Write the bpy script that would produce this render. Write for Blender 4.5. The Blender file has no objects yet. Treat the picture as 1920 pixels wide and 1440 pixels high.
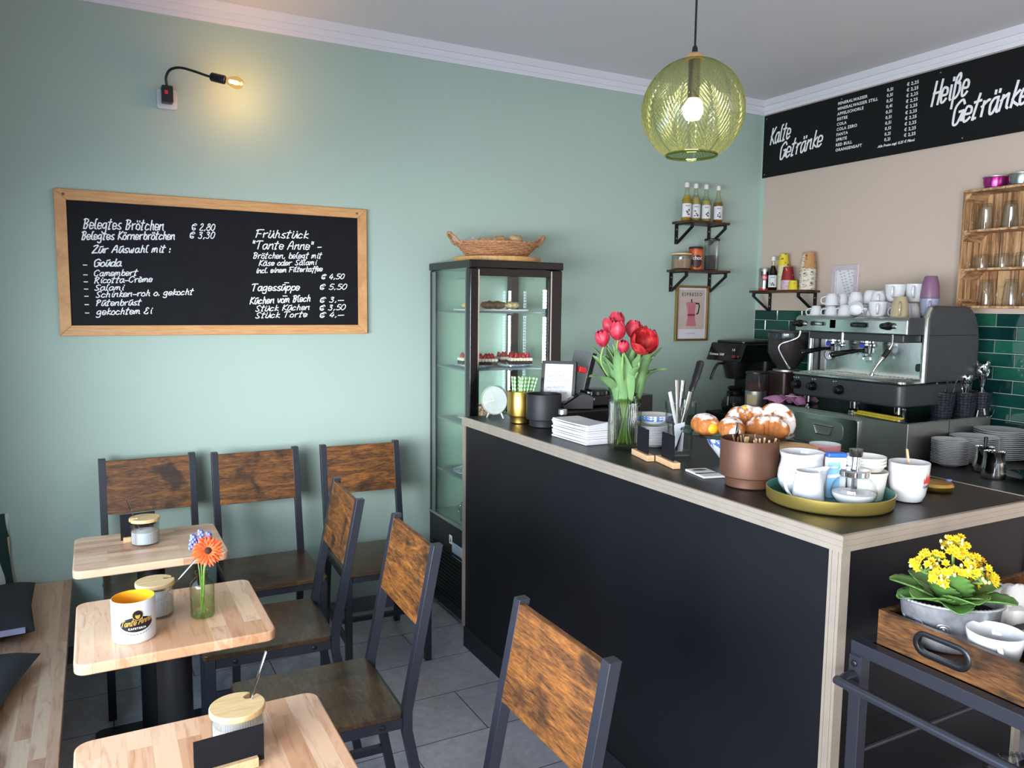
import bpy, math, random
from mathutils import Matrix, Vector, Euler
SC = bpy.context.scene
COL = SC.collection
PI = math.pi
random.seed(7)

# ---------------------------------------------------------------- camera, world, exposure, daylight
cam_d = bpy.data.cameras.new('camera'); cam_d.sensor_width = 36; cam_d.sensor_fit = 'HORIZONTAL'
cam_d.lens = 27.47; cam_d.clip_start = .02
cam = bpy.data.objects.new('camera', cam_d); COL.objects.link(cam); SC.camera = cam
cam.matrix_world = (Matrix.Translation((0, 0, 1.62)) @ Matrix.Rotation(-math.radians(28.179), 4, 'Z')
                    @ Matrix.Rotation(PI/2-math.radians(5.805), 4, 'X') @ Matrix.Rotation(math.radians(.657), 4, 'Z'))
W = bpy.data.worlds.new('sky'); SC.world = W; W.use_nodes = True
W.node_tree.nodes['Background'].inputs[0].default_value = (.62, .78, 1, 1)
W.node_tree.nodes['Background'].inputs[1].default_value = .9
SC.view_settings.view_transform = 'Standard'; SC.view_settings.look = 'None'
SC.view_settings.gamma = 1; SC.view_settings.use_curve_mapping = False
SC.view_settings.exposure = .06
SC.cycles.use_denoising = True
SC.cycles.max_bounces = 10; SC.cycles.diffuse_bounces = 4; SC.cycles.glossy_bounces = 4
SC.cycles.transmission_bounces = 8; SC.cycles.transparent_max_bounces = 24
SC.cycles.sample_clamp_indirect = 4; SC.cycles.caustics_refractive = False; SC.cycles.caustics_reflective = False

def area(name, loc, rot, sx, sy, power, col, spread=PI):
    d = bpy.data.lights.new(name, 'AREA'); d.shape = 'RECTANGLE'; d.size = sx; d.size_y = sy
    d.energy = power; d.color = col; d.spread = spread
    o = bpy.data.objects.new(name, d); COL.objects.link(o); o.location = loc; o.rotation_euler = rot
    return o
# daylight: a bright patch of sky outside the window over the bench, the street's soft light in that window, plus added fills at an unseen door and behind the camera
XL_ = -.65
sky_p = Vector((-2.7, -.7, 1.54)); sky_q = (Vector((1.3, 3.2, 1.3))-sky_p).to_track_quat('-Z', 'Y').to_euler()
area('open_sky', sky_p, sky_q, 4.0, 1.7, 740, (1, .965, .985))
area('window_daylight', (-.715, 1.12, 1.36), (0, -PI/2, 0), 1.0, 3.2, 52, (.45, .70, 1))
area('added_door_fill', (XL_-.06, -1.02, 1.1), (0, -PI/2, 0), 1.85, .66, 52, (1, .97, .95), 1.75)  # added fill lamp at the unseen door, spread narrowed towards worktop and plates
area('added_front_fill', (2.6, -1.78, 1.4), (-PI/2, 0, PI), 1.4, 1.7, 12, (1, .97, .96), 2.75)  # added fill lamp behind the camera, shifted right to brighten the worktop side

# ---------------------------------------------------------------- mesh helpers
class MB:
    def __init__(s): s.v = []; s.f = []; s.mi = []; s.m = 0; s.M = None
    def at(s, M): s.M = M; return s
    def add(s, vs, fs):
        n = len(s.v)
        if s.M is not None: vs = [s.M @ Vector(p) for p in vs]
        s.v += [tuple(p) for p in vs]; s.f += [tuple(i+n for i in f) for f in fs]; s.mi += [s.m]*len(fs)
        return s
    def box(s, x0, x1, y0, y1, z0, z1):
        return s.add([(x0,y0,z0),(x1,y0,z0),(x1,y1,z0),(x0,y1,z0),(x0,y0,z1),(x1,y0,z1),(x1,y1,z1),(x0,y1,z1)],
                     [(0,3,2,1),(4,5,6,7),(0,1,5,4),(1,2,6,5),(2,3,7,6),(3,0,4,7)])
    def cbox(s, c, d): return s.box(c[0]-d[0]/2, c[0]+d[0]/2, c[1]-d[1]/2, c[1]+d[1]/2, c[2]-d[2]/2, c[2]+d[2]/2)
    def bar(s, a, b, w, t, up=(0,0,1)):
        a = Vector(a); b = Vector(b); d = (b-a).normalized(); u = Vector(up)
        x = d.cross(u).normalized(); y = x.cross(d).normalized()
        vs = [p+x*i*w/2+y*j*t/2 for p in (a,b) for i, j in ((-1,-1),(1,-1),(1,1),(-1,1))]
        return s.add(vs, [(3,2,1,0),(4,5,6,7),(0,1,5,4),(1,2,6,5),(2,3,7,6),(3,0,4,7)])
    def lathe(s, prof, n=32, c=(0,0,0), sx=1, sy=1, wob=None):
        vs = []; rows = []
        for r, z in prof:
            if r <= 1e-6: rows.append([len(vs)]); vs.append((c[0], c[1], c[2]+z))
            else:
                rows.append(list(range(len(vs), len(vs)+n)))
                for i in range(n):
                    a = 2*PI*i/n; k = r*(wob(a, z) if wob else 1)
                    vs.append((c[0]+k*sx*math.cos(a), c[1]+k*sy*math.sin(a), c[2]+z))
        fs = []
        for A, B in zip(rows, rows[1:]):
            if len(A) == 1 and len(B) == 1: continue
            for i in range(n):
                j = (i+1) % n
                if len(A) == 1: fs.append((A[0], B[j], B[i]))
                elif len(B) == 1: fs.append((A[i], A[j], B[0]))
                else: fs.append((A[i], A[j], B[j], B[i]))
        return s.add(vs, fs)
    def cyl(s, c, r, h, n=24, r2=None):
        r2 = r if r2 is None else r2
        return s.lathe([(0,0),(r,0),(r2,h),(0,h)], n, c)
    def tube(s, pts, r, n=8, caps=True, closed=False, flat=1.0, up=None):
        P = [Vector(p) for p in pts]; m = len(P)
        R_ = r if isinstance(r, (list, tuple)) else [r]*m
        T = []
        for i in range(m):
            a = P[i-1] if (i or closed) else P[i]; b = P[(i+1) % m] if (i < m-1 or closed) else P[i]
            T.append((b-a).normalized())
        ref = Vector(up) if up else (Vector((0,0,1)) if abs(T[0].z) < .9 else Vector((1,0,0)))
        x = T[0].cross(ref).normalized(); vs = []
        for i in range(m):
            x = (x - T[i]*x.dot(T[i])).normalized() if not up else T[i].cross(Vector(up)).normalized()
            y = T[i].cross(x)
            for k in range(n):
                a = 2*PI*k/n; vs.append(P[i]+x*math.cos(a)*R_[i]+y*math.sin(a)*R_[i]*flat)
        fs = [(i*n+k, i*n+(k+1) % n, ((i+1) % m)*n+(k+1) % n, ((i+1) % m)*n+k) for i in range(m if closed else m-1) for k in range(n)]
        if caps and not closed: fs += [tuple(range(n))[::-1], tuple(range((m-1)*n, m*n))]
        return s.add(vs, fs)
    def prism(s, poly, h0, h1, ax='z'):
        n = len(poly); g = {'z': lambda p, h: (p[0], p[1], h), 'y': lambda p, h: (p[0], h, p[1]), 'x': lambda p, h: (h, p[0], p[1])}[ax]
        vs = [g(p, h0) for p in poly]+[g(p, h1) for p in poly]
        return s.add(vs, [tuple(range(n))[::-1], tuple(range(n, 2*n))]+[(i, (i+1) % n, n+(i+1) % n, n+i) for i in range(n)])
    def sphere(s, c, r, n=16, m=10):
        r = r if isinstance(r, (list, tuple)) else (r, r, r)
        vs = [(c[0], c[1], c[2]-r[2])]
        for j in range(1, m):
            t = PI*j/m
            for i in range(n):
                a = 2*PI*i/n; vs.append((c[0]+r[0]*math.sin(t)*math.cos(a), c[1]+r[1]*math.sin(t)*math.sin(a), c[2]-r[2]*math.cos(t)))
        vs.append((c[0], c[1], c[2]+r[2])); L = len(vs)-1
        fs = [(0, 1+(i+1) % n, 1+i) for i in range(n)]
        for j in range(m-2): fs += [(1+j*n+i, 1+j*n+(i+1) % n, 1+(j+1)*n+(i+1) % n, 1+(j+1)*n+i) for i in range(n)]
        fs += [(L, 1+(m-2)*n+i, 1+(m-2)*n+(i+1) % n) for i in range(n)]
        return s.add(vs, fs)
    def surf(s, fn, nu, nv):
        vs = [fn(i/nu, j/nv) for j in range(nv+1) for i in range(nu+1)]; w = nu+1
        return s.add(vs, [(j*w+i, j*w+i+1, (j+1)*w+i+1, (j+1)*w+i) for j in range(nv) for i in range(nu)])
    def stroke(s, pts, w, h=.0006):          # flat pen stroke in the local xy plane, with a little body
        P = [Vector((p[0], p[1])) for p in pts]; m = len(P); L = []; Rr = []
        for i in range(m):
            d = P[min(i+1, m-1)]-P[max(i-1, 0)]
            d = d.normalized() if d.length > 1e-9 else Vector((1, 0)); nn = Vector((-d.y, d.x))
            e = d*(w*.4 if i == m-1 else -w*.4 if i == 0 else 0)
            L.append(P[i]+e+nn*w/2); Rr.append(P[i]+e-nn*w/2)
        e = 5e-6; vs = [(p.x, p.y, h+e*i) for i, p in enumerate(L)]+[(p.x, p.y, h+e*i) for i, p in enumerate(Rr)]
        return s.add(vs, [(m+i, m+i+1, i+1, i) for i in range(m-1)])
    def text(s, t, size, bold=0, align='LEFT', shear=0, sp=1, h=.0006):
        c = bpy.data.curves.new('t', 'FONT'); c.body = t; c.size = size; c.align_x = align; c.offset = bold
        c.shear = shear; c.space_character = sp; c.resolution_u = 2
        o = bpy.data.objects.new('t', c); me = o.to_mesh()
        vs = [(v.co.x, v.co.y, h) for v in me.vertices]; fs = [tuple(p.vertices) for p in me.polygons]
        o.to_mesh_clear(); bpy.data.objects.remove(o); bpy.data.curves.remove(c)
        return s.add(vs, fs)
    def warp(s, fn, i0=0):
        for i in range(i0, len(s.v)): s.v[i] = tuple(fn(*s.v[i]))
        return s

def rrect(x0, x1, y0, y1, r, n=6):
    P = []
    for cx, cy, a in ((x1-r, y0+r, -90), (x1-r, y1-r, 0), (x0+r, y1-r, 90), (x0+r, y0+r, 180)):
        for k in range(n+1):
            t = math.radians(a+90*k/n); P.append((cx+r*math.cos(t), cy+r*math.sin(t)))
    return P
def circ(cx, cy, r, n=24, ry=None): return [(cx+r*math.cos(2*PI*i/n), cy+(ry or r)*math.sin(2*PI*i/n)) for i in range(n)]
def smooth(P, k=4, closed=False):
    P = [Vector(p) for p in P]; n = len(P); out = []
    for i in range(n if closed else n-1):
        g = (lambda j: P[j % n]) if closed else (lambda j: P[max(0, min(n-1, j))])
        a, b, c, d = g(i-1), g(i), g(i+1), g(i+2)
        for t in range(k):
            u = t/k
            out.append(.5*((2*b)+(c-a)*u+(2*a-5*b+4*c-d)*u*u+(3*b-a-3*c+d)*u**3))
    if not closed: out.append(P[-1])
    return out

def ob(name, mb, mats, parent=None, loc=(0,0,0), rot=(0,0,0), sm=40, bev=0, sub=0, solid=0, label=None, seg=2):
    me = bpy.data.meshes.new(name); me.from_pydata([tuple(v) for v in mb.v], [], mb.f)
    for m in (mats if isinstance(mats, (list, tuple)) else [mats]): me.materials.append(m)
    if len(me.polygons) == len(mb.mi) and max(mb.mi, default=0): me.polygons.foreach_set('material_index', mb.mi)
    me.validate(); me.update()
    if sm:
        me.shade_smooth()
        if sm < 180: me.set_sharp_from_angle(angle=math.radians(sm))
    o = bpy.data.objects.new(name, me); COL.objects.link(o); o.location = loc; o.rotation_euler = rot
    if parent: o.parent = parent
    if solid: k = o.modifiers.new('s', 'SOLIDIFY'); k.thickness = solid; k.offset = 0
    if bev: k = o.modifiers.new('b', 'BEVEL'); k.width = bev; k.segments = seg; k.limit_method = 'ANGLE'; k.angle_limit = .6; k.harden_normals = True
    if sub: k = o.modifiers.new('u', 'SUBSURF'); k.levels = sub; k.render_levels = sub
    if label: o['label'] = label
    return o
def tag(o, label, cat, group=None, kind=None):
    o['label'] = label; o['category'] = cat
    if group: o['group'] = group
    if kind: o['kind'] = kind
    return o
def thing(name, label, cat, loc=(0,0,0), rz=0, group=None, rot=None):
    o = bpy.data.objects.new(name, None); COL.objects.link(o); o.empty_display_size = .05
    o.location = loc; o.rotation_euler = rot or (0, 0, rz)
    return tag(o, label, cat, group)
def struct(name, mb, mats, parent=None, **k):
    o = ob(name, mb, mats, parent, **k)
    if not parent: o['kind'] = 'structure'
    return o
def dup(root, loc=None, rz=None, label=None, group=None, rot=None):
    def cp(o, par):
        c = o.copy(); COL.objects.link(c)
        if par: c.parent = par
        for ch in o.children: cp(ch, c)
        return c
    r = cp(root, None)
    if loc is not None: r.location = loc
    if rot is not None: r.rotation_euler = rot
    elif rz is not None: r.rotation_euler = (0, 0, rz)
    if label: r['label'] = label
    if group: r['group'] = group
    return r

# ---------------------------------------------------------------- materials
def C(h): 
    h = h.lstrip('#'); c = [int(h[i:i+2], 16)/255 for i in (0, 2, 4)]
    return tuple(x/12.92 if x <= .04045 else ((x+.055)/1.055)**2.4 for x in c)+(1,)
class NT:
    def __init__(s, name):
        s.m = bpy.data.materials.new(name); s.m.use_nodes = True; s.t = s.m.node_tree; s.t.nodes.clear()
        s.out = s.n('ShaderNodeOutputMaterial')
    def n(s, ty, **k):
        d = s.t.nodes.new(ty)
        for a, b in k.items(): setattr(d, a, b)
        return d
    def l(s, a, b): s.t.links.new(a, b)
    def co(s, scale=(1,1,1), rnd=0):
        tc = s.n('ShaderNodeTexCoord'); mp = s.n('ShaderNodeMapping'); mp.inputs['Scale'].default_value = scale
        if rnd:
            oi = s.n('ShaderNodeObjectInfo'); mu = s.n('ShaderNodeMath', operation='MULTIPLY'); mu.inputs[1].default_value = rnd
            ad = s.n('ShaderNodeVectorMath', operation='ADD'); cx = s.n('ShaderNodeCombineXYZ')
            s.l(oi.outputs['Random'], mu.inputs[0])
            for i in range(3): s.l(mu.outputs[0], cx.inputs[i])
            s.l(tc.outputs['Object'], ad.inputs[0]); s.l(cx.outputs[0], ad.inputs[1]); s.l(ad.outputs[0], mp.inputs[0])
        else: s.l(tc.outputs['Object'], mp.inputs[0])
        return mp.outputs[0]
    def noise(s, co, scale, detail=4, rough=.55, dist=0):
        d = s.n('ShaderNodeTexNoise'); d.inputs['Scale'].default_value = scale; d.inputs['Detail'].default_value = detail
        d.inputs['Roughness'].default_value = rough; d.inputs['Distortion'].default_value = dist; s.l(co, d.inputs['Vector']); return d.outputs[0]
    def ramp(s, f, stops):
        d = s.n('ShaderNodeValToRGB'); e = d.color_ramp.elements
        while len(e) < len(stops): e.new(.5)
        for k, (p, c) in zip(e, stops): k.position = p; k.color = c if not isinstance(c, str) else C(c)
        s.l(f, d.inputs[0]); return d.outputs[0]
    def mix(s, f, a, b, mode='MIX'):
        d = s.n('ShaderNodeMix', data_type='RGBA', blend_type=mode)
        for v, i in ((f, 0), (a, 6), (b, 7)):
            if hasattr(v, 'links'): s.l(v, d.inputs[i])
            else: d.inputs[i].default_value = C(v) if isinstance(v, str) else v
        return d.outputs[2]
    def bsdf(s, col, rough=.5, metal=0, bump=None, bs=.1, bd=.01, **k):
        d = s.n('ShaderNodeBsdfPrincipled')
        for v, nm in ((col, 'Base Color'), (rough, 'Roughness'), (metal, 'Metallic')):
            if hasattr(v, 'links'): s.l(v, d.inputs[nm])
            else: d.inputs[nm].default_value = C(v) if isinstance(v, str) else v
        for a, v in k.items(): d.inputs[a.replace('_', ' ')].default_value = v
        if bump is not None:
            b = s.n('ShaderNodeBump'); b.inputs['Strength'].default_value = bs; b.inputs['Distance'].default_value = bd
            s.l(bump, b.inputs['Height']); s.l(b.outputs[0], d.inputs['Normal'])
        s.l(d.outputs[0], s.out.inputs[0]); return s.m
def plain(name, col, rough=.5, metal=0, var=.06, sc=30, bump=0, **k):
    t = NT(name); co = t.co(); f = t.noise(co, sc); c = C(col)
    lo = tuple(x*(1-var) for x in c[:3])+(1,); hi = tuple(min(1, x*(1+var)) for x in c[:3])+(1,)
    return t.bsdf(t.ramp(f, [(.3, lo), (.7, hi)]), rough, metal, f if bump else None, bump, .003, **k)
def glass(name, tint='#fbfdfc', edge='#d3dedb', refl=1.45, rough=.0, bump=None, gloss=1, haze=None, pw=2.2):
    # thin-walled glass: tinted see-through plus a mirror layer that grows toward grazing angles
    t = NT(name); lw = t.n('ShaderNodeLayerWeight'); lw.inputs[0].default_value = .5
    def mth(op, x, y):
        d = t.n('ShaderNodeMath', operation=op)
        for i, v in enumerate((x, y)):
            if hasattr(v, 'links'): t.l(v, d.inputs[i])
            else: d.inputs[i].default_value = v
        return d.outputs[0]
    fc = lw.outputs[1]; f0 = ((refl-1)/(refl+1))**2
    tr = t.n('ShaderNodeBsdfTransparent'); t.l(t.mix(mth('POWER', fc, pw), tint, edge), tr.inputs[0])
    gl = t.n('ShaderNodeBsdfGlossy'); gl.inputs[1].default_value = rough; gl.inputs[0].default_value = (gloss, gloss, gloss, 1)
    mx = t.n('ShaderNodeMixShader')
    if bump:
        f = bump(t); b = t.n('ShaderNodeBump'); b.inputs[0].default_value = .6; b.inputs[1].default_value = .004; t.l(f, b.inputs['Height'])
        for q in (gl.inputs['Normal'], lw.inputs['Normal']): t.l(b.outputs[0], q)
    t.l(mth('ADD', mth('MULTIPLY', mth('POWER', fc, 5), .75), f0), mx.inputs[0]); t.l(tr.outputs[0], mx.inputs[1]); t.l(gl.outputs[0], mx.inputs[2]); res = mx.outputs[0]
    if haze:
        tl = t.n('ShaderNodeBsdfTranslucent'); tl.inputs[0].default_value = C(haze[0]); df = t.n('ShaderNodeBsdfDiffuse'); df.inputs[0].default_value = C(haze[0])
        m2 = t.n('ShaderNodeMixShader'); m2.inputs[0].default_value = .5; t.l(tl.outputs[0], m2.inputs[1]); t.l(df.outputs[0], m2.inputs[2])
        m3 = t.n('ShaderNodeMixShader'); m3.inputs[0].default_value = haze[1]; t.l(res, m3.inputs[1]); t.l(m2.outputs[0], m3.inputs[2]); res = m3.outputs[0]
    t.l(res, t.out.inputs[0])
    return t.m
def emit(name, col, st):
    t = NT(name); e = t.n('ShaderNodeEmission'); e.inputs[0].default_value = C(col); e.inputs[1].default_value = st
    t.l(e.outputs[0], t.out.inputs[0]); return t.m
def wood(name, stops, scale, rough=.5, sc=6, rnd=5, bs=.15, fine=40):
    t = NT(name); co = t.co(scale, rnd); f = t.noise(co, sc, 6, .62, .6); g = t.noise(co, fine, 3, .6)
    return t.bsdf(t.mix(.25, t.ramp(f, stops), t.ramp(g, [(.3, stops[0][1]), (.7, stops[-1][1])]), 'MIX'), rough, 0, g, bs, .002)
def block(name, cols, L, Wd, axis, rough=.4):
    # glued strips of solid wood: brick rows running along the axis, each strip its own tone
    t = NT(name); tc = t.n('ShaderNodeTexCoord'); mp = t.n('ShaderNodeMapping'); t.l(tc.outputs['Object'], mp.inputs[0])
    if axis == 'y': mp.inputs['Rotation'].default_value = (0, 0, PI/2)
    mp.inputs['Location'].default_value = (.137, .0113, 0)
    b = t.n('ShaderNodeTexBrick'); b.inputs['Scale'].default_value = 1; b.inputs['Mortar Size'].default_value = .0004
    b.inputs['Brick Width'].default_value = L; b.inputs['Row Height'].default_value = Wd; b.inputs['Bias'].default_value = 0
    b.offset = .37; b.inputs['Color1'].default_value = (0,0,0,1); b.inputs['Color2'].default_value = (1,1,1,1); b.inputs['Mortar'].default_value = (.3,.3,.3,1)
    t.l(mp.outputs[0], b.inputs['Vector'])
    m2 = t.n('ShaderNodeMapping'); m2.inputs['Scale'].default_value = (3, 26, 12); t.l(mp.outputs[0], m2.inputs[0])
    ad = t.n('ShaderNodeVectorMath', operation='MULTIPLY_ADD'); ad.inputs[1].default_value = (9, 9, 9)
    t.l(b.outputs[0], ad.inputs[0]); t.l(m2.outputs[0], ad.inputs[2])
    g = t.noise(ad.outputs[0], 1.6, 5, .6, 1.2)
    c1 = t.ramp(b.outputs[0], [(0, cols[0]), (.5, cols[1]), (1, cols[2])])
    c2 = t.ramp(g, [(.25, cols[3]), (.5, '#ffffff'), (.75, '#fff4e8')])
    return t.bsdf(t.mix(.75, c1, c2, 'MULTIPLY'), rough, 0, g, .03, .002)
M = {}
def wallpaint(name, col):
    t = NT(name); co = t.co(); f = t.noise(co, 2.2, 4); g = t.noise(co, 160, 2); c = C(col)
    return t.bsdf(t.ramp(f, [(.3, tuple(x*.97 for x in c[:3])+(1,)), (.7, c)]), .62, 0, g, .08, .002)
M['green'] = wallpaint('green wall paint', '#b1c6bb')
M['beige'] = wallpaint('beige wall paint', '#c9b7a8')
M['white'] = wallpaint('white paint', '#e9e7ee')
M['ceil'] = wallpaint('ceiling paint', '#e9e4e7')
M['plaster'] = wallpaint('plaster', '#8d8883')
def floor_mat():
    t = NT('grey stone floor tile'); tc = t.n('ShaderNodeTexCoord'); mp = t.n('ShaderNodeMapping'); t.l(tc.outputs['Object'], mp.inputs[0])
    mp.inputs['Location'].default_value = (-.33, -.018, 0)
    b = t.n('ShaderNodeTexBrick'); b.inputs['Scale'].default_value = 1; b.inputs['Brick Width'].default_value = .634; b.inputs['Row Height'].default_value = .317
    b.inputs['Mortar Size'].default_value = .0022; b.inputs['Mortar Smooth'].default_value = .1; b.offset = .5
    b.inputs['Color1'].default_value = (0,0,0,1); b.inputs['Color2'].default_value = (1,1,1,1); b.inputs['Mortar'].default_value = (.5,.5,.5,1)
    t.l(mp.outputs[0], b.inputs['Vector'])
    n1 = t.noise(tc.outputs['Object'], 3.5, 8, .68, .8); n2 = t.noise(tc.outputs['Object'], 28, 5, .6)
    c = t.ramp(n1, [(.25, '#a5a4ae'), (.5, '#bdbcc5'), (.75, '#d2d0d8')])
    c = t.mix(.35, c, t.ramp(n2, [(.35, '#9b9ba5'), (.65, '#d6d5dc')])); c = t.mix(.05, c, b.outputs[0])
    c = t.mix(b.outputs[1], c, '#3c3c42')
    return t.bsdf(c, .33, 0, n2, .06, .002)
M['floor'] = floor_mat()
RUST = [(.28, '#2a1a0f'), (.42, '#5a3517'), (.56, '#8d5a27'), (.72, '#b57a3a')]
M['rust'] = wood('rustic brown board', RUST, (1, 1, 1), .5, 6.5, 7)
def rustic(name, scale, stops, sc=5, rough=.42):
    t = NT(name); co = t.co(scale, 9); f = t.noise(co, sc, 8, .66, 1.1)
    fine = t.noise(t.co((scale[0]*1.3, scale[1]*1.3, scale[2]*1.3), 9), 22, 4, .65)
    blot = t.noise(t.co((1, 1, 1), 9), 9, 3, .55, .4)
    c = t.ramp(f, stops); c = t.mix(.35, c, t.ramp(fine, [(.35, stops[0][1]), (.65, stops[-1][1])]))
    c = t.mix(t.ramp(blot, [(.52, (0,0,0,1)), (.68, (.85,.85,.85,1))]), c, stops[0][1])
    return t.bsdf(c, rough, 0, fine, .12, .002)
M['rust_y'] = rustic('rustic chair board', (9, 1.2, 9), [(.3, '#3b2716'), (.45, '#6a431f'), (.57, '#99672f'), (.7, '#bb8244')])
M['rust_seat'] = rustic('worn rustic seat board', (9, 1.4, 9), [(.3, '#2f2015'), (.45, '#50381f'), (.58, '#6f5230'), (.72, '#8a6c44')], 5, .3)
M['rust_dark'] = rustic('dark rustic shelf board', (1.2, 9, 9), [(.3, '#24140c'), (.5, '#4a2b18'), (.7, '#6d452a')])
M['tray_wood'] = rustic('rustic tray board', (9, 1.3, 9), [(.3, '#21140b'), (.45, '#432a16'), (.58, '#6b4422'), (.72, '#8d6136')])
M['beech'] = block('beech table top', ['#c8956f', '#dbab86', '#e6bf9d', '#c9997f'], .42, .045, 'y', .32)
M['bench'] = block('beech bench top', ['#c4967a', '#d8ac8c', '#e3c1a2', '#cfa48a'], .34, .042, 'y', .4)
M['pine'] = wood('orange pine frame', [(.3, '#c08450'), (.5, '#d9a066'), (.7, '#e6b47e')], (2, 30, 2), .45, 4, 2, .05)
M['pine_x'] = wood('orange pine rail', [(.3, '#c08450'), (.5, '#d9a066'), (.7, '#e6b47e')], (2, 30, 30), .45, 4, 2, .05)
M['bamboo'] = wood('pale bamboo', [(.3, '#c79f6b'), (.5, '#d8b580'), (.7, '#e3c696')], (5, 40, 5), .45, 2.5, 3, .03)
M['bamboo_dark'] = wood('bamboo board', [(.3, '#b07f45'), (.5, '#c9995c'), (.7, '#d9ad70')], (40, 40, 2), .45, 2.5, 3, .03)
M['blockwood'] = wood('pale holder wood', [(.3, '#c59b70'), (.6, '#dbb78c')], (30, 3, 30), .5, 3, 3, .03)
M['burnt'] = wood('scorched crate wood', [(.34, '#4d2c16'), (.44, '#9a6a41'), (.55, '#cda579'), (.7, '#dcb98d')], (14, 14, 1.1), .6, 3, 3, .05)
M['burnt_y'] = wood('scorched crate rail', [(.34, '#4d2c16'), (.44, '#9a6a41'), (.55, '#cda579'), (.7, '#dcb98d')], (14, 1.6, 14), .6, 3, 3, .05)
M['steel_dark'] = plain('anthracite powder coated steel', '#2b2d36', .38, .1, .05, 60)
M['iron'] = plain('black steel', '#16171a', .45, .2)
M['black'] = plain('black plastic', '#141518', .38)
M['blackgloss'] = plain('black gloss', '#0c0d10', .12)
M['blackmat'] = plain('matt black', '#1d1f24', .55)
M['panel'] = plain('black laminate', '#101116', .5, 0, .10, 5, Specular_IOR_Level=.3)
M['countertop'] = plain('dark slate worktop', '#1a191a', .42, 0, .22, 40)
M['chrome'] = plain('chrome', '#d8d8da', .08, 1)
M['steel'] = plain('brushed stainless steel', '#c4c5c0', .42, 1, .08, 12)
M['steel_sh'] = plain('polished steel sheet', '#c3c6c2', .16, 1, .05, 8)
M['machine_grey'] = plain('grey machine paint', '#46484c', .38, .35)
M['gold'] = plain('brushed gold', '#c9a356', .33, 1, .05, 12)
M['bronze'] = plain('matt bronze', '#6a4a3a', .5, .45, .06, 10)
M['brass'] = plain('brass frame', '#a98c55', .4, .8)
M['olive_gold'] = plain('olive gold tray', '#b5a257', .35, .8, .05, 10)
M['tray_teal'] = plain('teal enamel', '#4f7f74', .35)
M['porcelain'] = plain('white porcelain', '#d2d4d7', .12, 0, .01)
M['white_pl'] = plain('white plastic', '#dddce0', .4, 0, .01)
M['paper'] = plain('white paper', '#dfdfe3', .8, 0, .02)
M['chalkw'] = plain('chalk marker white', '#f4f5f7', .7, 0, .01)
M['board'] = plain('blackboard', '#14151a', .65, 0, .15, 14, Specular_IOR_Level=.2)
M['signblack'] = plain('sign black', '#0e1012', .6, Specular_IOR_Level=.25)
M['alu'] = plain('brushed champagne aluminium', '#a79c8f', .38, .3, .06, 16)
M['clear'] = glass('clear glass')
M['pane'] = glass('cabinet glass', '#fcfffd', '#e2f0ea', 1.35)
M['clearthick'] = glass('thick clear glass', '#fafcfc', '#bcc6c8', 1.5)
def ribs(n, ax='z'):
    def f(t):
        tc = t.n('ShaderNodeTexCoord'); sp = t.n('ShaderNodeSeparateXYZ'); t.l(tc.outputs['Object'], sp.inputs[0])
        at = t.n('ShaderNodeMath', operation='ARCTAN2'); t.l(sp.outputs[1], at.inputs[0]); t.l(sp.outputs[0], at.inputs[1])
        m = t.n('ShaderNodeMath', operation='MULTIPLY'); m.inputs[1].default_value = n; t.l(at.outputs[0], m.inputs[0])
        s = t.n('ShaderNodeMath', operation='SINE'); t.l(m.outputs[0], s.inputs[0]); return s.outputs[0]
    return f
M['ribglass'] = glass('ribbed glass', '#f9fbfb', '#c6cfd0', 1.45, .02, ribs(60))
M['greenvase'] = glass('pale green bottle glass', '#eff5e2', '#a7ba96', 1.45, .01)
M['vaseglass'] = glass('smoky green ribbed glass', '#e6ebd9', '#7d8b6c', 1.45, .01, ribs(52))
M['cherrywater'] = glass('water', '#f3f7ea', '#d5dfc6', 1.2)
M['leaf'] = plain('tulip leaf', '#6d925d', .5, 0, .25, 14)
M['leaf_dark'] = plain('kalanchoe leaf', '#547a3c', .35, 0, .25, 25)
M['leaf_mid'] = plain('kalanchoe stem', '#6f8f45', .5, 0, .2, 20)
M['sugar'] = plain('white sugar', '#f3f2f5', .9, 0, .03, 200)
M['red'] = plain('red plastic', '#cf2a2c', .35)
M['yellow'] = plain('yellow sponge cloth', '#d9c33a', .9, 0, .15, 80)
M['led'] = emit('cool LED', '#dfeaff', 14)
M['bulb'] = emit('warm filament', '#ffdc9a', 45)

# ---------------------------------------------------------------- room shell
XR, YB, XL, YF, ZC = 3.93, 3.885, -.65, -1.75, 2.95
struct('floor', MB().box(XL-.12, XR+.12, YF-.12, YB+.12, -.1, 0), M['floor'], sm=0)
struct('ceiling', MB().box(XL-.12, XR+.12, YF-.12, YB+.12, ZC, ZC+.1), M['ceil'], sm=0)
struct('wall_back', MB().box(XL-.12, XR+.12, YB, YB+.12, 0, ZC), M['green'], sm=0)
wr = struct('wall_right', MB().box(XR, XR+.12, YF, YB, 0, ZC), M['beige'], sm=0)
wl = MB(); WY0, WY1, WZ0, WZ1 = -.5, 2.75, .82, 1.80
wl.box(XL-.12, XL, YF, -1.45, 0, ZC).box(XL-.12, XL, -.60, WY0, 0, ZC).box(XL-.12, XL, -1.45, -.60, 2.15, ZC).box(XL-.12, XL, WY1, YB, 0, ZC).box(XL-.12, XL, WY0, WY1, 0, WZ0).box(XL-.12, XL, WY0, WY1, WZ1, ZC)
struct('wall_left', wl, M['plaster'], sm=0)
wf = MB().box(XL-.12, .05, YF-.12, YF, 0, ZC).box(3.35, XR+.12, YF-.12, YF, 0, ZC).box(.05, 3.35, YF-.12, YF, 2.2, ZC).box(.05, 3.35, YF-.12, YF, 0, .3)
struct('wall_front', wf, M['plaster'], sm=0)
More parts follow.
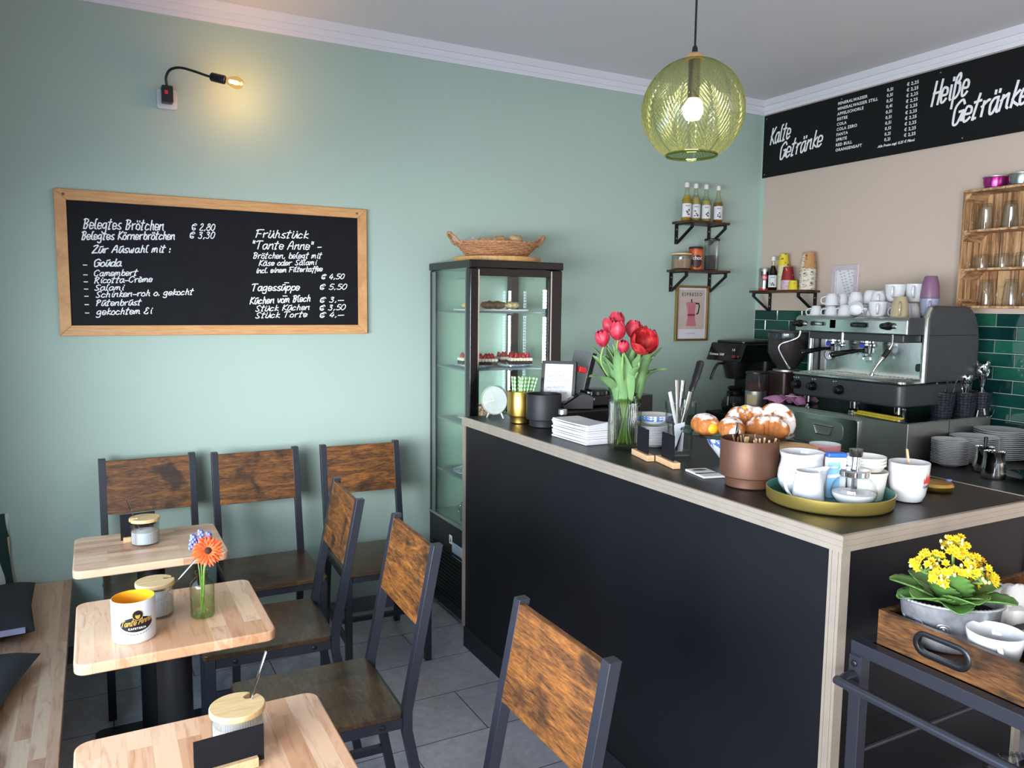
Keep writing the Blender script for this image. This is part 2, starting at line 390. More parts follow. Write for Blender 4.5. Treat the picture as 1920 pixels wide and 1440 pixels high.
def window(name, mk):
    m = MB(); mk(m, 0); w = struct(name, m, M['white'], sm=0)
    p = MB(); mk(p, 1); struct('pane', p, M['clear'], w, sm=0)
def w1(m, pane):
    x0, x1 = XL-.115, XL-.085
    if pane: m.box(XL-.105, XL-.1, WY0+.04, WY1-.04, WZ0+.04, WZ1-.04); return
    m.box(x0, x1, WY0, WY1, WZ0, WZ0+.05).box(x0, x1, WY0, WY1, WZ1-.05, WZ1)
    for y in (WY0, .6, 1.75, WY1-.05): m.box(x0, x1, y, y+.05, WZ0+.05, WZ1-.05)
def w2(m, pane):
    if pane: m.box(.08, 3.32, YF-.10, YF-.095, .33, 2.17); return
    m.box(.05, 3.35, YF-.115, YF-.08, .3, .35).box(.05, 3.35, YF-.115, YF-.08, 2.15, 2.2)
    for x in (.05, 1.65, 3.30): m.box(x, x+.05, YF-.115, YF-.08, .35, 2.15)
window('window_1', w1); window('window_2', w2)
dm = MB().box(XL-.10, XL-.055, -1.45, -1.36, .01, 2.15).box(XL-.10, XL-.055, -.69, -.60, .01, 2.15).box(XL-.10, XL-.055, -1.36, -.69, .01, .14).box(XL-.10, XL-.055, -1.36, -.69, 2.06, 2.15)  # unseen glazed door, added so light gets to the plates and espresso machine
dr_ = struct('added_door_1', dm, M['white'], sm=0); struct('pane', MB().box(XL-.08, XL-.075, -1.355, -.695, .145, 2.055), M['clear'], dr_, sm=0)
struct('door_handle', MB().box(XL-.054, XL-.02, -.655, -.63, 1.0, 1.02).box(XL-.03, XL-.018, -.76, -.63, 1.0, 1.02), M['steel'], dr_, sm=0)
prof = [(0, 0), (.012, 0), (.014, .022), (.02, .022), (.024, .05), (.034, .05), (.055, .082), (0, .082)]
struct('trim_1', MB().prism([(YB-y, 2.868+z) for y, z in prof][::-1], XL, XR, 'x'), M['white'], sm=20)
struct('trim_2', MB().prism([(XR-y, 2.868+z) for y, z in prof], YF, YB-.02, 'y'), M['white'], sm=20)
M['skirt'] = plain('grey skirting tile', '#6f7076', .5)
struct('baseboard_back', MB().box(XL, XR, YB-.012, YB, 0, .075), M['skirt'], sm=0)
# glazed metro tiles on the right wall: one bevelled body per tile, tone varied per tile
def tile_mat():
    t = NT('bottle green glazed tile'); at = t.n('ShaderNodeAttribute', attribute_name='tone'); co = t.co()
    f = t.noise(co, 9, 4, .6); ad = t.n('ShaderNodeMath', operation='MULTIPLY_ADD'); ad.inputs[1].default_value = .45
    t.l(f, ad.inputs[0]); t.l(at.outputs['Fac'], ad.inputs[2])
    c = t.ramp(ad.outputs[0], [(.2, '#0b2a2b'), (.5, '#12403a'), (.75, '#1d5546'), (1, '#2f7058')])
    return t.bsdf(c, .07, 0, t.noise(co, 14, 2), .12, .006)
tm = MB(); tone = []; rr = random.Random(3); zt = 1.602; row = 0
while zt > .95:
    y = YB-.005+(.1 if row % 2 else 0)
    while y > 1.35:
        a, b = min(y, YB-.004), y-.198
        if a-b > .01:
            e = .004; v0 = len(tm.v)
            x0, x1 = XR, XR-.008
            tm.add([(x0,a,zt-.0625),(x0,b,zt-.0625),(x0,b,zt),(x0,a,zt),(x1+.003,a,zt-.0625),(x1+.003,b,zt-.0625),(x1+.003,b,zt),(x1+.003,a,zt),
                    (x1,a-e,zt-.0625+e),(x1,b+e,zt-.0625+e),(x1,b+e,zt-e),(x1,a-e,zt-e)],
                   [(0,1,5,4),(1,2,6,5),(2,3,7,6),(3,0,4,7),(4,5,9,8),(5,6,10,9),(6,7,11,10),(7,4,8,11),(8,9,10,11)])
            tone += [rr.random()*.62]*12
        y -= .2
    zt -= .065; row += 1
to = struct('tile_backsplash', tm, tile_mat(), wr, sm=0)
at = to.data.attributes.new('tone', 'FLOAT', 'POINT'); at.data.foreach_set('value', tone)
struct('grout', MB().box(XR-.004, XR+.001, 1.36, YB, .9, 1.602), plain('pale grout', '#b9bdb8', .8), wr, sm=0)
struct('green_edge', MB().box(XR-.0006, XR+.001, YB-.036, YB, 1.605, 2.868), M['green'], wr, sm=0)
# ---------------------------------------------------------------- pen-stroke alphabet (x, y pairs in hex; y=4 is the baseline)
G = {}
for ln in '''a7 5a2a08061434575a 5a566474|b7 2e1615 163a5a6866542415|c6 593a2a0705243455|d7 592a0805143457 6e565474|e6 1757593a1a0806143455
f5 6d5e4e3c2320 0a5a|g7 5a2a08061535575a 5a52401001|h7 2e14 183a4a595564|i4 2a2534 3d3c|k6 2e14 5a1764|l4 3e1d1534|L7 2e1474|m9 1a04 083a4935 385a6a797584
n7 1a04 084a5a595564|o6 3a19070524445658493a|p7 1a00 183a5a68664415|r6 1a14 084a5a|s6 5a3a183755442405|t6 3e142434 0b5b|u7 1a052434596a 6a6574|v6 0a245a
w9 0a152448 484454647a|z6 0a5a0454|ß8 101b2d4e5c3a5a67553424|A9 043c6e74 1868|B8 2e14 0d3e6d6b3949 3968564414|C8 7c5e2d0b07154466|E8 6c4e2c3a4a 3a1706245466
F8 2e14 0d2e8e 1969|G8 7c5e2d0b0714446779 4979 7975|H9 2e14 8e74 1979|K8 2e14 7e19 1974|P8 2e14 0c3e6d6b3918|R8 2e14 0c3e6d6b3918 396474|S8 7d5e2c2b395765442415|T9 0d2e8e 4e34
Z8 1d3e7e0424 2474|07 3e1c07244467 676c4e3e|27 1c2e4e5c4a0464|37 1d3e5d4b2a 2a5856442405|47 4e0767 5a44|57 6e2e1a4a6866442405|87 3a1c2e4e5c3a0806244466683a|€8 7c5e2d0b07154466 0b5b 0757
,4 2513|.3 1415|:3 1819 1415|-6 0757|–9 0787|"5 1e1b 3e3b'''.replace('\n', '|').split('|'):
    ch, w, body = ln[0], int(ln[1], 16), ln[2:].strip()
    S = body.split(' ')
    G[ch] = (w, [[(int(k[i], 16), int(k[i+1], 16)-4) for i in range(0, len(k), 2)] for k in S])
for a, b, ext in (('ä', 'a', '2d2c 5d5c'), ('ö', 'o', '1d1c 4d4c'), ('ü', 'u', '1d1c 5d5c'), ('ū', 'u', '1c5d'), ('è', 'e', '1d3c')):
    G[a] = (G[b][0], G[b][1]+[[(int(k[i], 16), int(k[i+1], 16)-4) for i in (0, 2)] for k in ext.split()])
def script(mb, t, x, y, size, pen, width=None, slope=0, slant=.22, h=.0007, jit=.25, vs_=.84):
    r = random.Random(t); L = []; cx = 0
    for ch in t:
        if ch == ' ': cx += 5; continue
        w, S = G[ch]
        for s in S:
            P = [(cx+px+r.uniform(-jit, jit), py+r.uniform(-jit, jit)) for px, py in s]
            L.append([(a[0]+a[1]*slant, a[1]) for a in (smooth([(p[0], p[1], 0) for p in P], 4) if len(P) > 2 else P)])
        cx += w+.6
    k = size/10*vs_; kx = (width/cx) if width else k
    for P in L: mb.stroke([(x+a*kx, y+b*k+a*kx*slope) for a, b in P], pen, h)
    return mb

# ---------------------------------------------------------------- chalk board on the green wall
def frame4(mb, w, h, b, d):                    # mitred frame in local xz, facing -y, back at y=0
    O = [(0,0),(w,0),(w,h),(0,h)]; I = [(b,b),(w-b,b),(w-b,h-b),(b,h-b)]
    for i in range(4):
        j = (i+1) % 4; q = [O[i], O[j], I[j], I[i]]
        mb.m = i % 2
        mb.add([(p[0], -d, p[1]) for p in q]+[(p[0], 0, p[1]) for p in q], [(0,1,2,3),(7,6,5,4),(0,4,5,1),(1,5,6,2),(2,6,7,3),(3,7,4,0)])
    mb.m = 0; return mb
T = thing('chalkboard_menu', 'wide black chalk menu board in an orange wooden frame on the green wall', 'chalkboard', (-.127, YB-.002, 1.464))
BW, BH = 1.357, .621
ob('frame', frame4(MB(), BW, BH, .045, .022), [M['pine_x'], M['pine']], T, bev=.002, sm=20)
bd = ob('writing_surface', MB().box(.04, BW-.04, -.011, -.002, .04, BH-.04), M['board'], T, sm=0)
CM = Matrix.Translation((.127, -.0112, -1.464)) @ Matrix.Rotation(PI/2, 4, 'X')
def line(t, *a): ob('text_line', script(MB().at(CM), t, *a), M['chalkw'], bd, sm=0)
P_ = .0056
for t, x, y, s, w, sl in (('Belegtes Brötchen', -.023, 1.924, .05, .32, .03), ('€ 2,80', .412, 1.941, .034, .10, .03), ('Belegtes Körnerbrötchen', -.031, 1.877, .04, .372, .05), ('€ 3,30', .402, 1.903, .034, .108, .05),
        ('Zūr Aūswahl mit :', .008, 1.822, .036, .315, .05), ('Goūda', .013, 1.764, .036, .108, .05), ('Camembert', .011, 1.722, .03, .172, .05), ('Ricotta-Crème', .01, 1.692, .03, .232, .05),
        ('Salami', .009, 1.661, .028, .118, .03), ('Schinken-roh o. gekocht', .012, 1.63, .03, .40, .05), ('Pūtenbrūst', .013, 1.594, .03, .18, .03), ('gekochtem Ei', .015, 1.555, .032, .222, .03),
        ('Frühstück', .69, 1.922, .042, .25, .03), ('"Tante Anne" -', .671, 1.868, .044, .335, .03), ('Brötchen, belegt mit', .678, 1.823, .032, .327, .04), ('Käse oder Salami', .702, 1.79, .029, .278, .05),
        ('incl. einem Filterkaffee', .689, 1.755, .027, .318, .06), ('€ 4,50', 1.001, 1.734, .028, .115, .04), ('-', .82, 1.705, .03, .026, 0), ('Tagessūppe', .667, 1.671, .038, .228, .03), ('€ 5,50', .992, 1.683, .03, .136, .03),
        ('-', .811, 1.641, .03, .026, 0), ('Kūchen vom Blech', .657, 1.608, .036, .29, .06), ('€ 3,–', .991, 1.619, .03, .124, .04), ('Stück Kūchen', .681, 1.574, .031, .262, .04), ('€ 3,50', .99, 1.58, .03, .13, .04),
        ('Stück Torte', .68, 1.542, .031, .25, .03), ('€ 4,–', .99, 1.545, .03, .124, .04)):
    line(t, x, y, s, P_*(.75 if s < .035 else .9), w, sl)
for z in (1.764, 1.722, 1.692, 1.661, 1.63, 1.594, 1.558): line('-', -.03, z-.003, .03, .004, .018)
for x in (.035, BW-.05): ob('screw', MB().at(Matrix.Translation((x, -.022, BH-.022)) @ Matrix.Rotation(PI/2, 4, 'X')).cyl((0,0,0), .006, .002, 12), M['chrome'], T)

# ---------------------------------------------------------------- drinks menu sign on the right wall
T = thing('drinks_menu_sign', 'long black drinks price sign with white lettering under the ceiling', 'sign', (XR-.008, 3.866, 2.466))
sg = ob('panel', MB().box(0, .008, -2.5, 0, 0, .396), M['signblack'], T, sm=0)
M0 = Matrix(((0,0,-1,-.0002),(-1,0,0,0),(0,1,0,0),(0,0,0,1)))      # local x runs toward the viewer, local y up
for a in (('Kalte', .055, .205, .115, .0105, .17, .10), ('Getränke', .145, .10, .115, .0105, .33, .10), ('Heiße', 1.165, .215, .138, .0125, .20, .10), ('Getränke', 1.29, .095, .132, .0125, .37, .10)):
    ob('heading', script(MB().at(M0), *a, .3, .0007, .1), M['chalkw'], sg, sm=0)
def line(x, y, **k): ob('text_line', MB().at(M0 @ Matrix.Translation((x, y, 0))).text(h=.0006, **k), M['chalkw'], sg, sm=0)
for i, (a, b) in enumerate((('MINERALWASSER', '0,5l'), ('MINERALWASSER STILL', '0,5l'), ('APFELSCHORLE', '0,5l'), ('EISTEE', '0,4l'), ('COLA', '0,5l'), ('COLA ZERO', '0,5l'), ('FANTA', '0,5l'), ('SPRITE', '0,5l'), ('RED BULL', '0,2l'), ('ORANGENSAFT', '0,2l'))):
    z = .345-i*.0297
    for x, dz, t in ((.575, 0, a), (.90, .004, b), (1.02, .006, '€ 2,25')): line(x, z+dz, t=t, size=.0235, bold=.0006, sp=1.12)
line(.86, .052, t='Alle Preise zzgl. 0,25 € Pfand.', size=.019, bold=.0005, shear=.3)
for y, z in ((.02, .375), (.02, .02), (.60, .375), (1.21, .375), (1.35, .02)):
    ob('screw', MB().at(Matrix.Translation((0, -y, z)) @ Matrix.Rotation(-PI/2, 4, 'Y')).cyl((0,0,0), .004, .0015, 10), M['steel'], T)

# ---------------------------------------------------------------- plug-in wall lamp
T = thing('wall_outlet', 'white wall socket high on the green wall, behind a plug-in lamp', 'socket', (.326, YB, 2.507))
ob('cover_plate', MB().prism(rrect(-.042, .042, -.042, .042, .012), -.009, 0, 'y'), M['white_pl'], T, bev=.002)
ob('insert', MB().prism(rrect(-.028, .028, -.028, .028, .006), -.0115, -.009, 'y'), M['white_pl'], T, bev=.001)
T = thing('plug_in_lamp', 'black plug-in lamp with bent gooseneck arm and a glowing bare bulb', 'lamp', (.325, YB-.0115, 2.515))
ob('plug', MB().prism(rrect(-.023, .023, -.03, .042, .006), -.045, 0, 'y'), M['black'], T, bev=.002)
ob('switch', MB().box(-.012, .002, -.048, -.045, .003, .02), M['red'], T, bev=.001, label='red rocker switch')
neck = smooth([(0, -.03, .04), (-.004, -.04, .075), (.012, -.06, .105), (.05, -.085, .113), (.10, -.11, .10), (.15, -.135, .082), (.168, -.143, .078)], 5)
ob('gooseneck', MB().tube(neck, .0055, 10), M['black'], T)
d = Vector((.055, -.022, -.012)).normalized(); q = Vector((.166, -.142, .0785)); Rm = d.to_track_quat('Z', 'Y').to_matrix().to_4x4()
ob('socket', MB().at(Matrix.Translation(q) @ Rm).lathe([(0,0),(.014,0),(.019,.006),(.019,.062),(.016,.062),(.016,.05),(0,.05)], 20), M['black'], T)
bl = ob('bulb', MB().at(Matrix.Translation(q+d*.06) @ Rm).lathe([(0,0),(.012,0),(.013,.012),(.02,.026),(.026,.045),(.026,.06),(.018,.076),(0,.082)], 20), glass('warm bulb glass', '#fff0d0', '#ffd590'), T)
ob('filament', MB().at(Matrix.Translation(q+d*.06) @ Rm).lathe([(0,.018),(.007,.022),(.008,.056),(0,.06)], 10), M['bulb'], bl)
ld = bpy.data.lights.new('bulb_light', 'POINT'); ld.energy = 2.2; ld.color = (1, .50, .16); ld.shadow_soft_size = .02
lo = bpy.data.objects.new('bulb_light', ld); COL.objects.link(lo); lo.parent = T; lo.location = q+d*.15+Vector((0, -.01, 0))

# ---------------------------------------------------------------- pendant lamp over the counter
PX, PY, PZ, PR = 1.63, 1.9, 2.212, .153
T = thing('pendant_lamp', 'glowing green glass globe pendant with pressed leaf ribs on a black cord', 'pendant lamp', (PX, PY, PZ))
def leafrib(a, z):
    u = (a/(2*PI)*8) % 1; k = abs(u-.5)*2; t = math.acos(max(-1, min(1, z/PR)))/PI
    return 1+.012*math.sin((t*26+k*4.5)*2*PI)-.05*(1-k)**6*math.sin(t*PI)
gp = []
for i in range(220):
    t = .16+i/219*(2.62-.16); gp.append((PR*math.sin(t), PR*math.cos(t)))
def globe_mat():
    # pressed leaf pattern: thick ridges hold more green than the thin grooves
    t = NT('green pressed glass'); at = t.n('ShaderNodeAttribute', attribute_name='thick'); lw = t.n('ShaderNodeLayerWeight'); lw.inputs[0].default_value = .5
    c = t.mix(lw.outputs[1], t.ramp(at.outputs['Fac'], [(0, '#f3f7e6'), (.5, '#dbe6c2'), (1, '#a4ba80')]), t.ramp(at.outputs['Fac'], [(0, '#c3d1a4'), (1, '#789457')]))
    tr = t.n('ShaderNodeBsdfTransparent'); t.l(c, tr.inputs[0]); gl = t.n('ShaderNodeBsdfGlossy'); gl.inputs[1].default_value = .08
    tl = t.n('ShaderNodeBsdfTranslucent'); tl.inputs[0].default_value = C('#d6dfb0')
    m1 = t.n('ShaderNodeMixShader'); m1.inputs[0].default_value = .07; t.l(tr.outputs[0], m1.inputs[1]); t.l(gl.outputs[0], m1.inputs[2])
    m2 = t.n('ShaderNodeMixShader'); t.l(t.ramp(at.outputs['Fac'], [(0, (.02,.02,.02,1)), (1, (.10,.10,.10,1))]), m2.inputs[0]); t.l(m1.outputs[0], m2.inputs[1]); t.l(tl.outputs[0], m2.inputs[2])
    t.l(m2.outputs[0], t.out.inputs[0]); return t.m
gb = MB().lathe(gp, 256, wob=leafrib); go = ob('glass_shade', gb, globe_mat(), T, sm=180)
thk = []
for x, y, z in gb.v:
    r = math.sqrt(x*x+y*y+z*z); u = (math.atan2(y, x)/(2*PI)*8) % 1; k = abs(u-.5)*2; t_ = math.acos(max(-1, min(1, z/r)))/PI
    thk.append(max(0, min(1, .5+.5*math.sin((t_*26+k*4.5)*2*PI)-.9*(k > .93)-.5*(k < .05))))
at = go.data.attributes.new('thick', 'FLOAT', 'POINT'); at.data.foreach_set('value', thk)
ob('rim', MB().lathe([(PR*math.sin(2.62)+.004*math.cos(a), PR*math.cos(2.62)+.004*math.sin(a)) for a in [2*PI*i/8 for i in range(9)]], 48), glass('green rim glass', '#d9dc9a', '#a8a860'), T)
ob('wood_cap', MB().lathe([(0,PR+.016),(.012,PR+.016),(.024,PR+.008),(.031,PR-.005),(0,PR-.006)], 24), M['bamboo_dark'], T)
sk = ob('lamp_holder', MB().lathe([(0,PR+.012),(.009,PR+.012),(.008,PR+.03),(.005,PR+.036),(0,PR+.036)], 16).lathe([(0,PR-.006),(.018,PR-.006),(.018,.035),(0,.035)], 16), M['iron'], T)
bl = ob('bulb', MB().lathe([(0,-.03),(.02,-.026),(.03,-.008),(.03,.008),(.022,.024),(.014,.036),(0,.037)], 20), emit('warm pendant bulb', '#ffe9b8', 30), T)
ob('cord', MB().tube([(0,0,PR+.03), (0,0,ZC-PZ)], .0032, 8), M['iron'], T)
lp = bpy.data.lights.new('pendant_light', 'POINT'); lp.energy = 3; lp.color = (1, .82, .5); lp.shadow_soft_size = .03
lo = bpy.data.objects.new('pendant_light', lp); COL.objects.link(lo); lo.parent = T; lo.location = (0, 0, -.06)
# ---------------------------------------------------------------- chairs: local frame faces -y
M['rust_x'] = rustic('rustic chair back board', (1.2, 9, 9), [(.3, '#1e1209'), (.45, '#442611'), (.57, '#804d1f'), (.7, '#b0702e')], 5, .52)
M['rust_sx'] = rustic('worn rustic seat', (1.6, 8, 9), [(.3, '#1f150e'), (.45, '#3a2817'), (.58, '#563c22'), (.72, '#705536')], 5, .28)
SEAT = .46
def make_chair(label, loc, rz):
    T = thing('dining_chair', label, 'chair', loc, rz, 'dining chairs')
    ob('seat', MB().prism(rrect(-.196, .196, -.27, .155, .018), SEAT-.018, SEAT), M['rust_sx'], T, bev=.003)
    ob('backrest', MB().add([(x, y+dy, z) for dy in (-.008, .008) for x, y, z in ((-.168,.205,.70),(.168,.205,.70),(.168,.251,.925),(-.168,.251,.925))],
        [(0,1,2,3),(7,6,5,4),(0,4,5,1),(1,5,6,2),(2,6,7,3),(3,7,4,0)]), M['rust_x'], T, bev=.002, sm=20)
    for s in (-1, 1):
        x = s*.181
        lg = MB()
        pts = [(.245, 0), (.165, .40), (.165, .455), (.258, .935)]; w = .0145
        poly = [(y-w, z) for y, z in pts]+[(y+w, z) for y, z in pts[::-1]]
        vs = []
        for xx in (x-.0145, x+.0145): vs += [(xx, y, z) for y, z in poly]
        n = len(poly); lg.add(vs, [(0,1,6,7),(1,2,5,6),(2,3,4,5),(15,14,9,8),(14,13,10,9),(13,12,11,10)]+[(i, n+i, n+(i+1) % n, (i+1) % n) for i in range(n)])
        ob('rear_leg', lg, M['steel_dark'], T, bev=.002, sm=20)
        ob('front_leg', MB().box(x-.0145, x+.0145, -.26, -.231, 0, SEAT-.018), M['steel_dark'], T, bev=.002)
    ap = MB()
    for s in (-1, 1): ap.box(s*.181-.012, s*.181+.012, -.231, .15, SEAT-.05, SEAT-.0185)
    ap.box(-.166, .166, -.255, -.235, SEAT-.05, SEAT-.0185).box(-.166, .166, .152, .172, SEAT-.05, SEAT-.0185)
    ob('seat_frame', ap, M['steel_dark'], T, bev=.0015)
    st = MB()
    for s in (-1, 1): st.box(s*.181-.01, s*.181+.01, -.231, .205, .125, .15)
    st.box(-.171, .171, .0, .02, .127, .148)
    ob('stretcher', st, M['steel_dark'], T, bev=.0015)
    for s in (-1, 1):
        for y in (-.17, .09): ob('bolt', MB().at(Matrix.Translation((s*.1935, y, SEAT-.034)) @ Matrix.Rotation(s*PI/2, 4, 'Y')).lathe([(0,0),(.008,0),(.0075,.003),(.004,.005),(0,.005)], 12), M['black'], T)
    return T
CH0 = make_chair('dark board chair against the green wall, tucked behind the rearmost small table', (.191, 3.515, 0), 0)
dup(CH0, (.645, 3.475, 0), 0, 'chair with empty seat against the green wall, between its two wall-side neighbours')
dup(CH0, (1.125, 3.455, 0), math.radians(-3), 'chair against the green wall nearest the glass cake cabinet')
dup(CH0, (.555, 2.815, 0), math.radians(-93), 'side-on chair between the wall chairs and the chair beside the mug table')
dup(CH0, (.592, 2.21, 0), math.radians(-91.5), 'side-on chair with seat in full view, behind the front table, beside the middle one')
dup(CH0, (.608, 1.372, 0), math.radians(-90), 'chair closest to the counter corner, only its slanted back in view')

# ---------------------------------------------------------------- small tables
M['beech_x'] = block('beech table top lengthwise', ['#bf957a', '#d6ad8c', '#e3c3a4', '#bf9782'], .36, .036, 'x', .32)
def table(label, cx, cy, w, d, mat):
    T = thing('cafe_table', label, 'table', (cx, cy, 0), 0, 'small square cafe tables')
    ob('tabletop', MB().prism(rrect(-w/2, w/2, -d/2, d/2, .03), .722, .75), mat, T, bev=.005, seg=3)
    ob('column', MB().cyl((0,0,.02), .046, .69, 32), M['iron'], T)
    ob('mounting_plate', MB().prism(rrect(-.12, .12, -.12, .12, .02), .71, .7215), M['iron'], T)
    ob('base_plate', MB().prism(rrect(-.2, .2, -.18, .18, .03), 0, .012).lathe([(.09,.012),(.06,.02),(.046,.03)], 32), M['iron'], T, bev=.003)
    return T
table('pale wooden table nearest the green wall, holding a sugar jar and card', .15, 3.005, .48, .41, M['beech_x'])
table('pale wooden middle table carrying the printed mug and the orange gerbera', .164, 2.28, .475, .445, M['beech'])
table('pale wooden front table with spoon-in-jar and black card, cut by the frame', .173, 1.475, .475, .43, M['beech'])

# ---------------------------------------------------------------- bench, cushions, pillow
T = thing('bench', 'long wooden bench along the left wall with dark cushions on it', 'bench', (XL, 1.2, 0))
ob('seat_board', MB().box(.012, .525, -2.4, 2.682, .353, .385), M['bench'], T, bev=.003)
ob('back_board', MB().box(.002, .022, -2.4, 2.682, .39, .60), M['bench'], T, bev=.003)
ob('end_board', MB().box(.024, .30, 2.655, 2.68, .386, .612), M['bench'], T, bev=.003)
for y in (-2.2, -.6, 1.0, 2.55): ob('support', MB().box(.03, .40, y-.02, y+.02, 0, .352), M['iron'], T, bev=.002)
M['cloth'] = plain('dark green grey linen', '#34393a', .95, 0, .18, 120, .3)
def cushion_mb(w, d, h):
    def fn(sg):
        def g(u, v):
            a, b = u*2-1, v*2-1; e = (1-abs(a)**3.2)*(1-abs(b)**3.2); z = sg*h*e**.42
            k = 1-.07*(1-abs(b)**2)*(abs(a)) ; l = 1-.07*(1-abs(a)**2)*abs(b)
            return (a*w/2*k, b*d/2*l, z+h+.006*math.sin(7*a+3*b)*e)
        return g
    return MB().surf(fn(1), 20, 20).surf(lambda u, v: fn(-1)(1-u, v), 20, 20)
def cushion(label, loc, rz, w, d):
    T = thing('seat_cushion', label, 'cushion', loc, rz, 'dark seat cushions on the bench')
    ob('cover', cushion_mb(w, d, .045), M['cloth'], T, sm=180)
    ob('piping', MB().tube([(x, y, .045) for x, y in [(a*w/2*.985, b*d/2*.985) for a, b in ((-1,-1),(0,-.93),(1,-1),(.93,0),(1,1),(0,.93),(-1,1),(-.93,0))]], .003, 6, closed=True), M['cloth'], T)
    return T
c1 = cushion('charcoal cushion with a white label at the wall end of the bench', (-.44, 3.46, .388), math.radians(3), .40, .56)
ob('care_label', MB().box(.085, .17, -.287, -.272, .045, .062), plain('lilac label', '#b9b5d6', .7), c1, label='small white and violet label')
cushion('charcoal cushion on the bench second from the green wall', (-.455, 2.77, .388), math.radians(-12), .42, .50)
cushion('charcoal cushion whose corner just enters the picture by the front table', (-.475, 2.16, .388), math.radians(4), .42, .50)
def stripes():
    t = NT('white and dark green striped cloth'); co = t.co(); w = t.n('ShaderNodeTexWave', wave_type='BANDS', bands_direction='X'); w.inputs['Scale'].default_value = 3.4
    w.inputs['Distortion'].default_value = 3.5; w.inputs['Detail'].default_value = 1; t.l(co, w.inputs[0])
    return t.bsdf(t.ramp(w.outputs[0], [(.46, '#cfd6d4'), (.54, '#1f3d36')]), .9)
T = thing('striped_pillow', 'white and dark green patterned pillow at the wall end of the bench', 'pillow', (-.50, 3.80, .388), rot=(math.radians(80), 0, math.radians(12)))
ob('cover', MB().at(Matrix.Translation((0, .16, -.05))).add(*(lambda m: (m.v, m.f))(cushion_mb(.34, .34, .05))), stripes(), T, sm=180)

# ---------------------------------------------------------------- things on the small tables
def spoon_mb(L=.15, bowl=.019):
    P = smooth([(0,0,0),(0,.0,.03),(.004,0,.08),(.012,0,L)], 5)
    m = MB().tube(P, [.0035]*6+[.0025]*(len(P)-11)+[.005]*5, 8, flat=.45, up=(1,0,0))
    return m.sphere((0,0,-.015), (.006, bowl*.72, bowl*1.25), 12, 8)
def sugar_jar(label, x, y, slot, r=.048, h=.083):
    T = thing('sugar_jar', label, 'jar', (x, y, .7505), 0, 'ribbed sugar jars with bamboo lids')
    ob('glass_body', MB().lathe([(0,.001),(r-.003,.001),(r,.005),(r,h),(r-.0025,h),(r-.0025,.006),(0,.005)], 40), M['ribglass'], T)
    ob('sugar', MB().lathe([(0,.0065),(r-.0035,.0065),(r-.0035,.047),(r*.5,.052),(0,.05)], 32), M['sugar'], T)
    ang = slot; n = 48; rim = []
    for i in range(n+1):
        a = ang+.14+(2*PI-.28)*i/n; rim.append(((r+.003)*math.cos(a), (r+.003)*math.sin(a)))
    ca, sa = math.cos(ang), math.sin(ang)
    rim += [((r-.016)*ca+.0075*math.cos(ang-PI/2-k), (r-.016)*sa+.0075*math.sin(ang-PI/2-k)) for k in (.2, .8, PI/2, 2.3, 2.9)]
    ob('lid', MB().prism(rim, h+.0005, h+.0135), M['bamboo'], T, bev=.0025)
    return T
def spoon(label, loc, rot, cat='spoon', grp='sugar spoons in the jars'):
    T = ob('sugar_spoon', spoon_mb(), M['chrome'], None, loc, rot); tag(T, label, cat, grp); return T
sugar_jar('sugar jar on the rearmost table, in front of a black card', .136, 3.034, math.radians(195))
spoon('small spoon leaning left out of the jar on the rearmost table', (.132, 3.034, .778), (0, math.radians(-25), 0))
sugar_jar('sugar jar half hidden behind the printed mug', .124, 2.318, math.radians(20))
spoon('small spoon leaning right from the jar behind the mug', (.132, 2.318, .778), (0, math.radians(37), 0))
sugar_jar('sugar jar behind the black card on the front table', .222, 1.545, math.radians(45), .05, .066)
spoon('shiny white-lit spoon standing in the front table jar', (.238, 1.556, .778), (0, math.radians(12), 0))
def card_holder(label, loc, rz, w=.115, h=.085, blk=(.10, .024, .018), grp='black card holders', tilt=0):
    T = thing('card_holder', label, 'card holder', loc, rz, grp)
    ob('wood_block', MB().cbox((0, 0, blk[2]/2), blk), M['blockwood'], T, bev=.001)
    ob('black_card', MB().cbox((0, 0, .006+h/2), (w, .0028, h)), M['board'], T)
    return T
card_holder('black card in a pale block behind the rearmost sugar jar', (.116, 3.085, .7505), math.radians(4), .115, .095)
card_holder('black card standing at the very bottom edge on the front table', (.193, 1.452, .7505), math.radians(4), .125, .07)
# printed mug
T = thing('printed_mug', 'white mug with yellow inside and a round black and gold cafe emblem', 'mug', (.064, 2.179, .7505))
r = .0525
ob('body', MB().lathe([(0,.002),(r-.006,.002),(r-.004,0),(r-.001,.003),(r,.007),(r,.107),(r-.0015,.109)], 48), M['porcelain'], T)
ob('inside_glaze', MB().lathe([(r-.0015,.109),(r-.0035,.1085),(r-.004,.10),(r-.004,.008),(0,.006)], 48), plain('yellow glaze', '#f0a92b', .15, 0, .01), T, label='yellow inner glaze')
ob('handle', MB().tube([((r-.003)*math.cos(a0)+o*math.cos(a0), (r-.003)*math.sin(a0)+o*math.sin(a0), z) for a0 in (math.radians(98),) for o, z in ((0,.088),(.022,.086),(.033,.07),(.034,.045),(.022,.026),(0,.022))], .006, 10), M['porcelain'], T)
lg = MB(); A0 = math.radians(-84)
wr_ = lambda x, y, z: ((r+.0004+z)*math.cos(A0+x/r), (r+.0004+z)*math.sin(A0+x/r), .052+y)
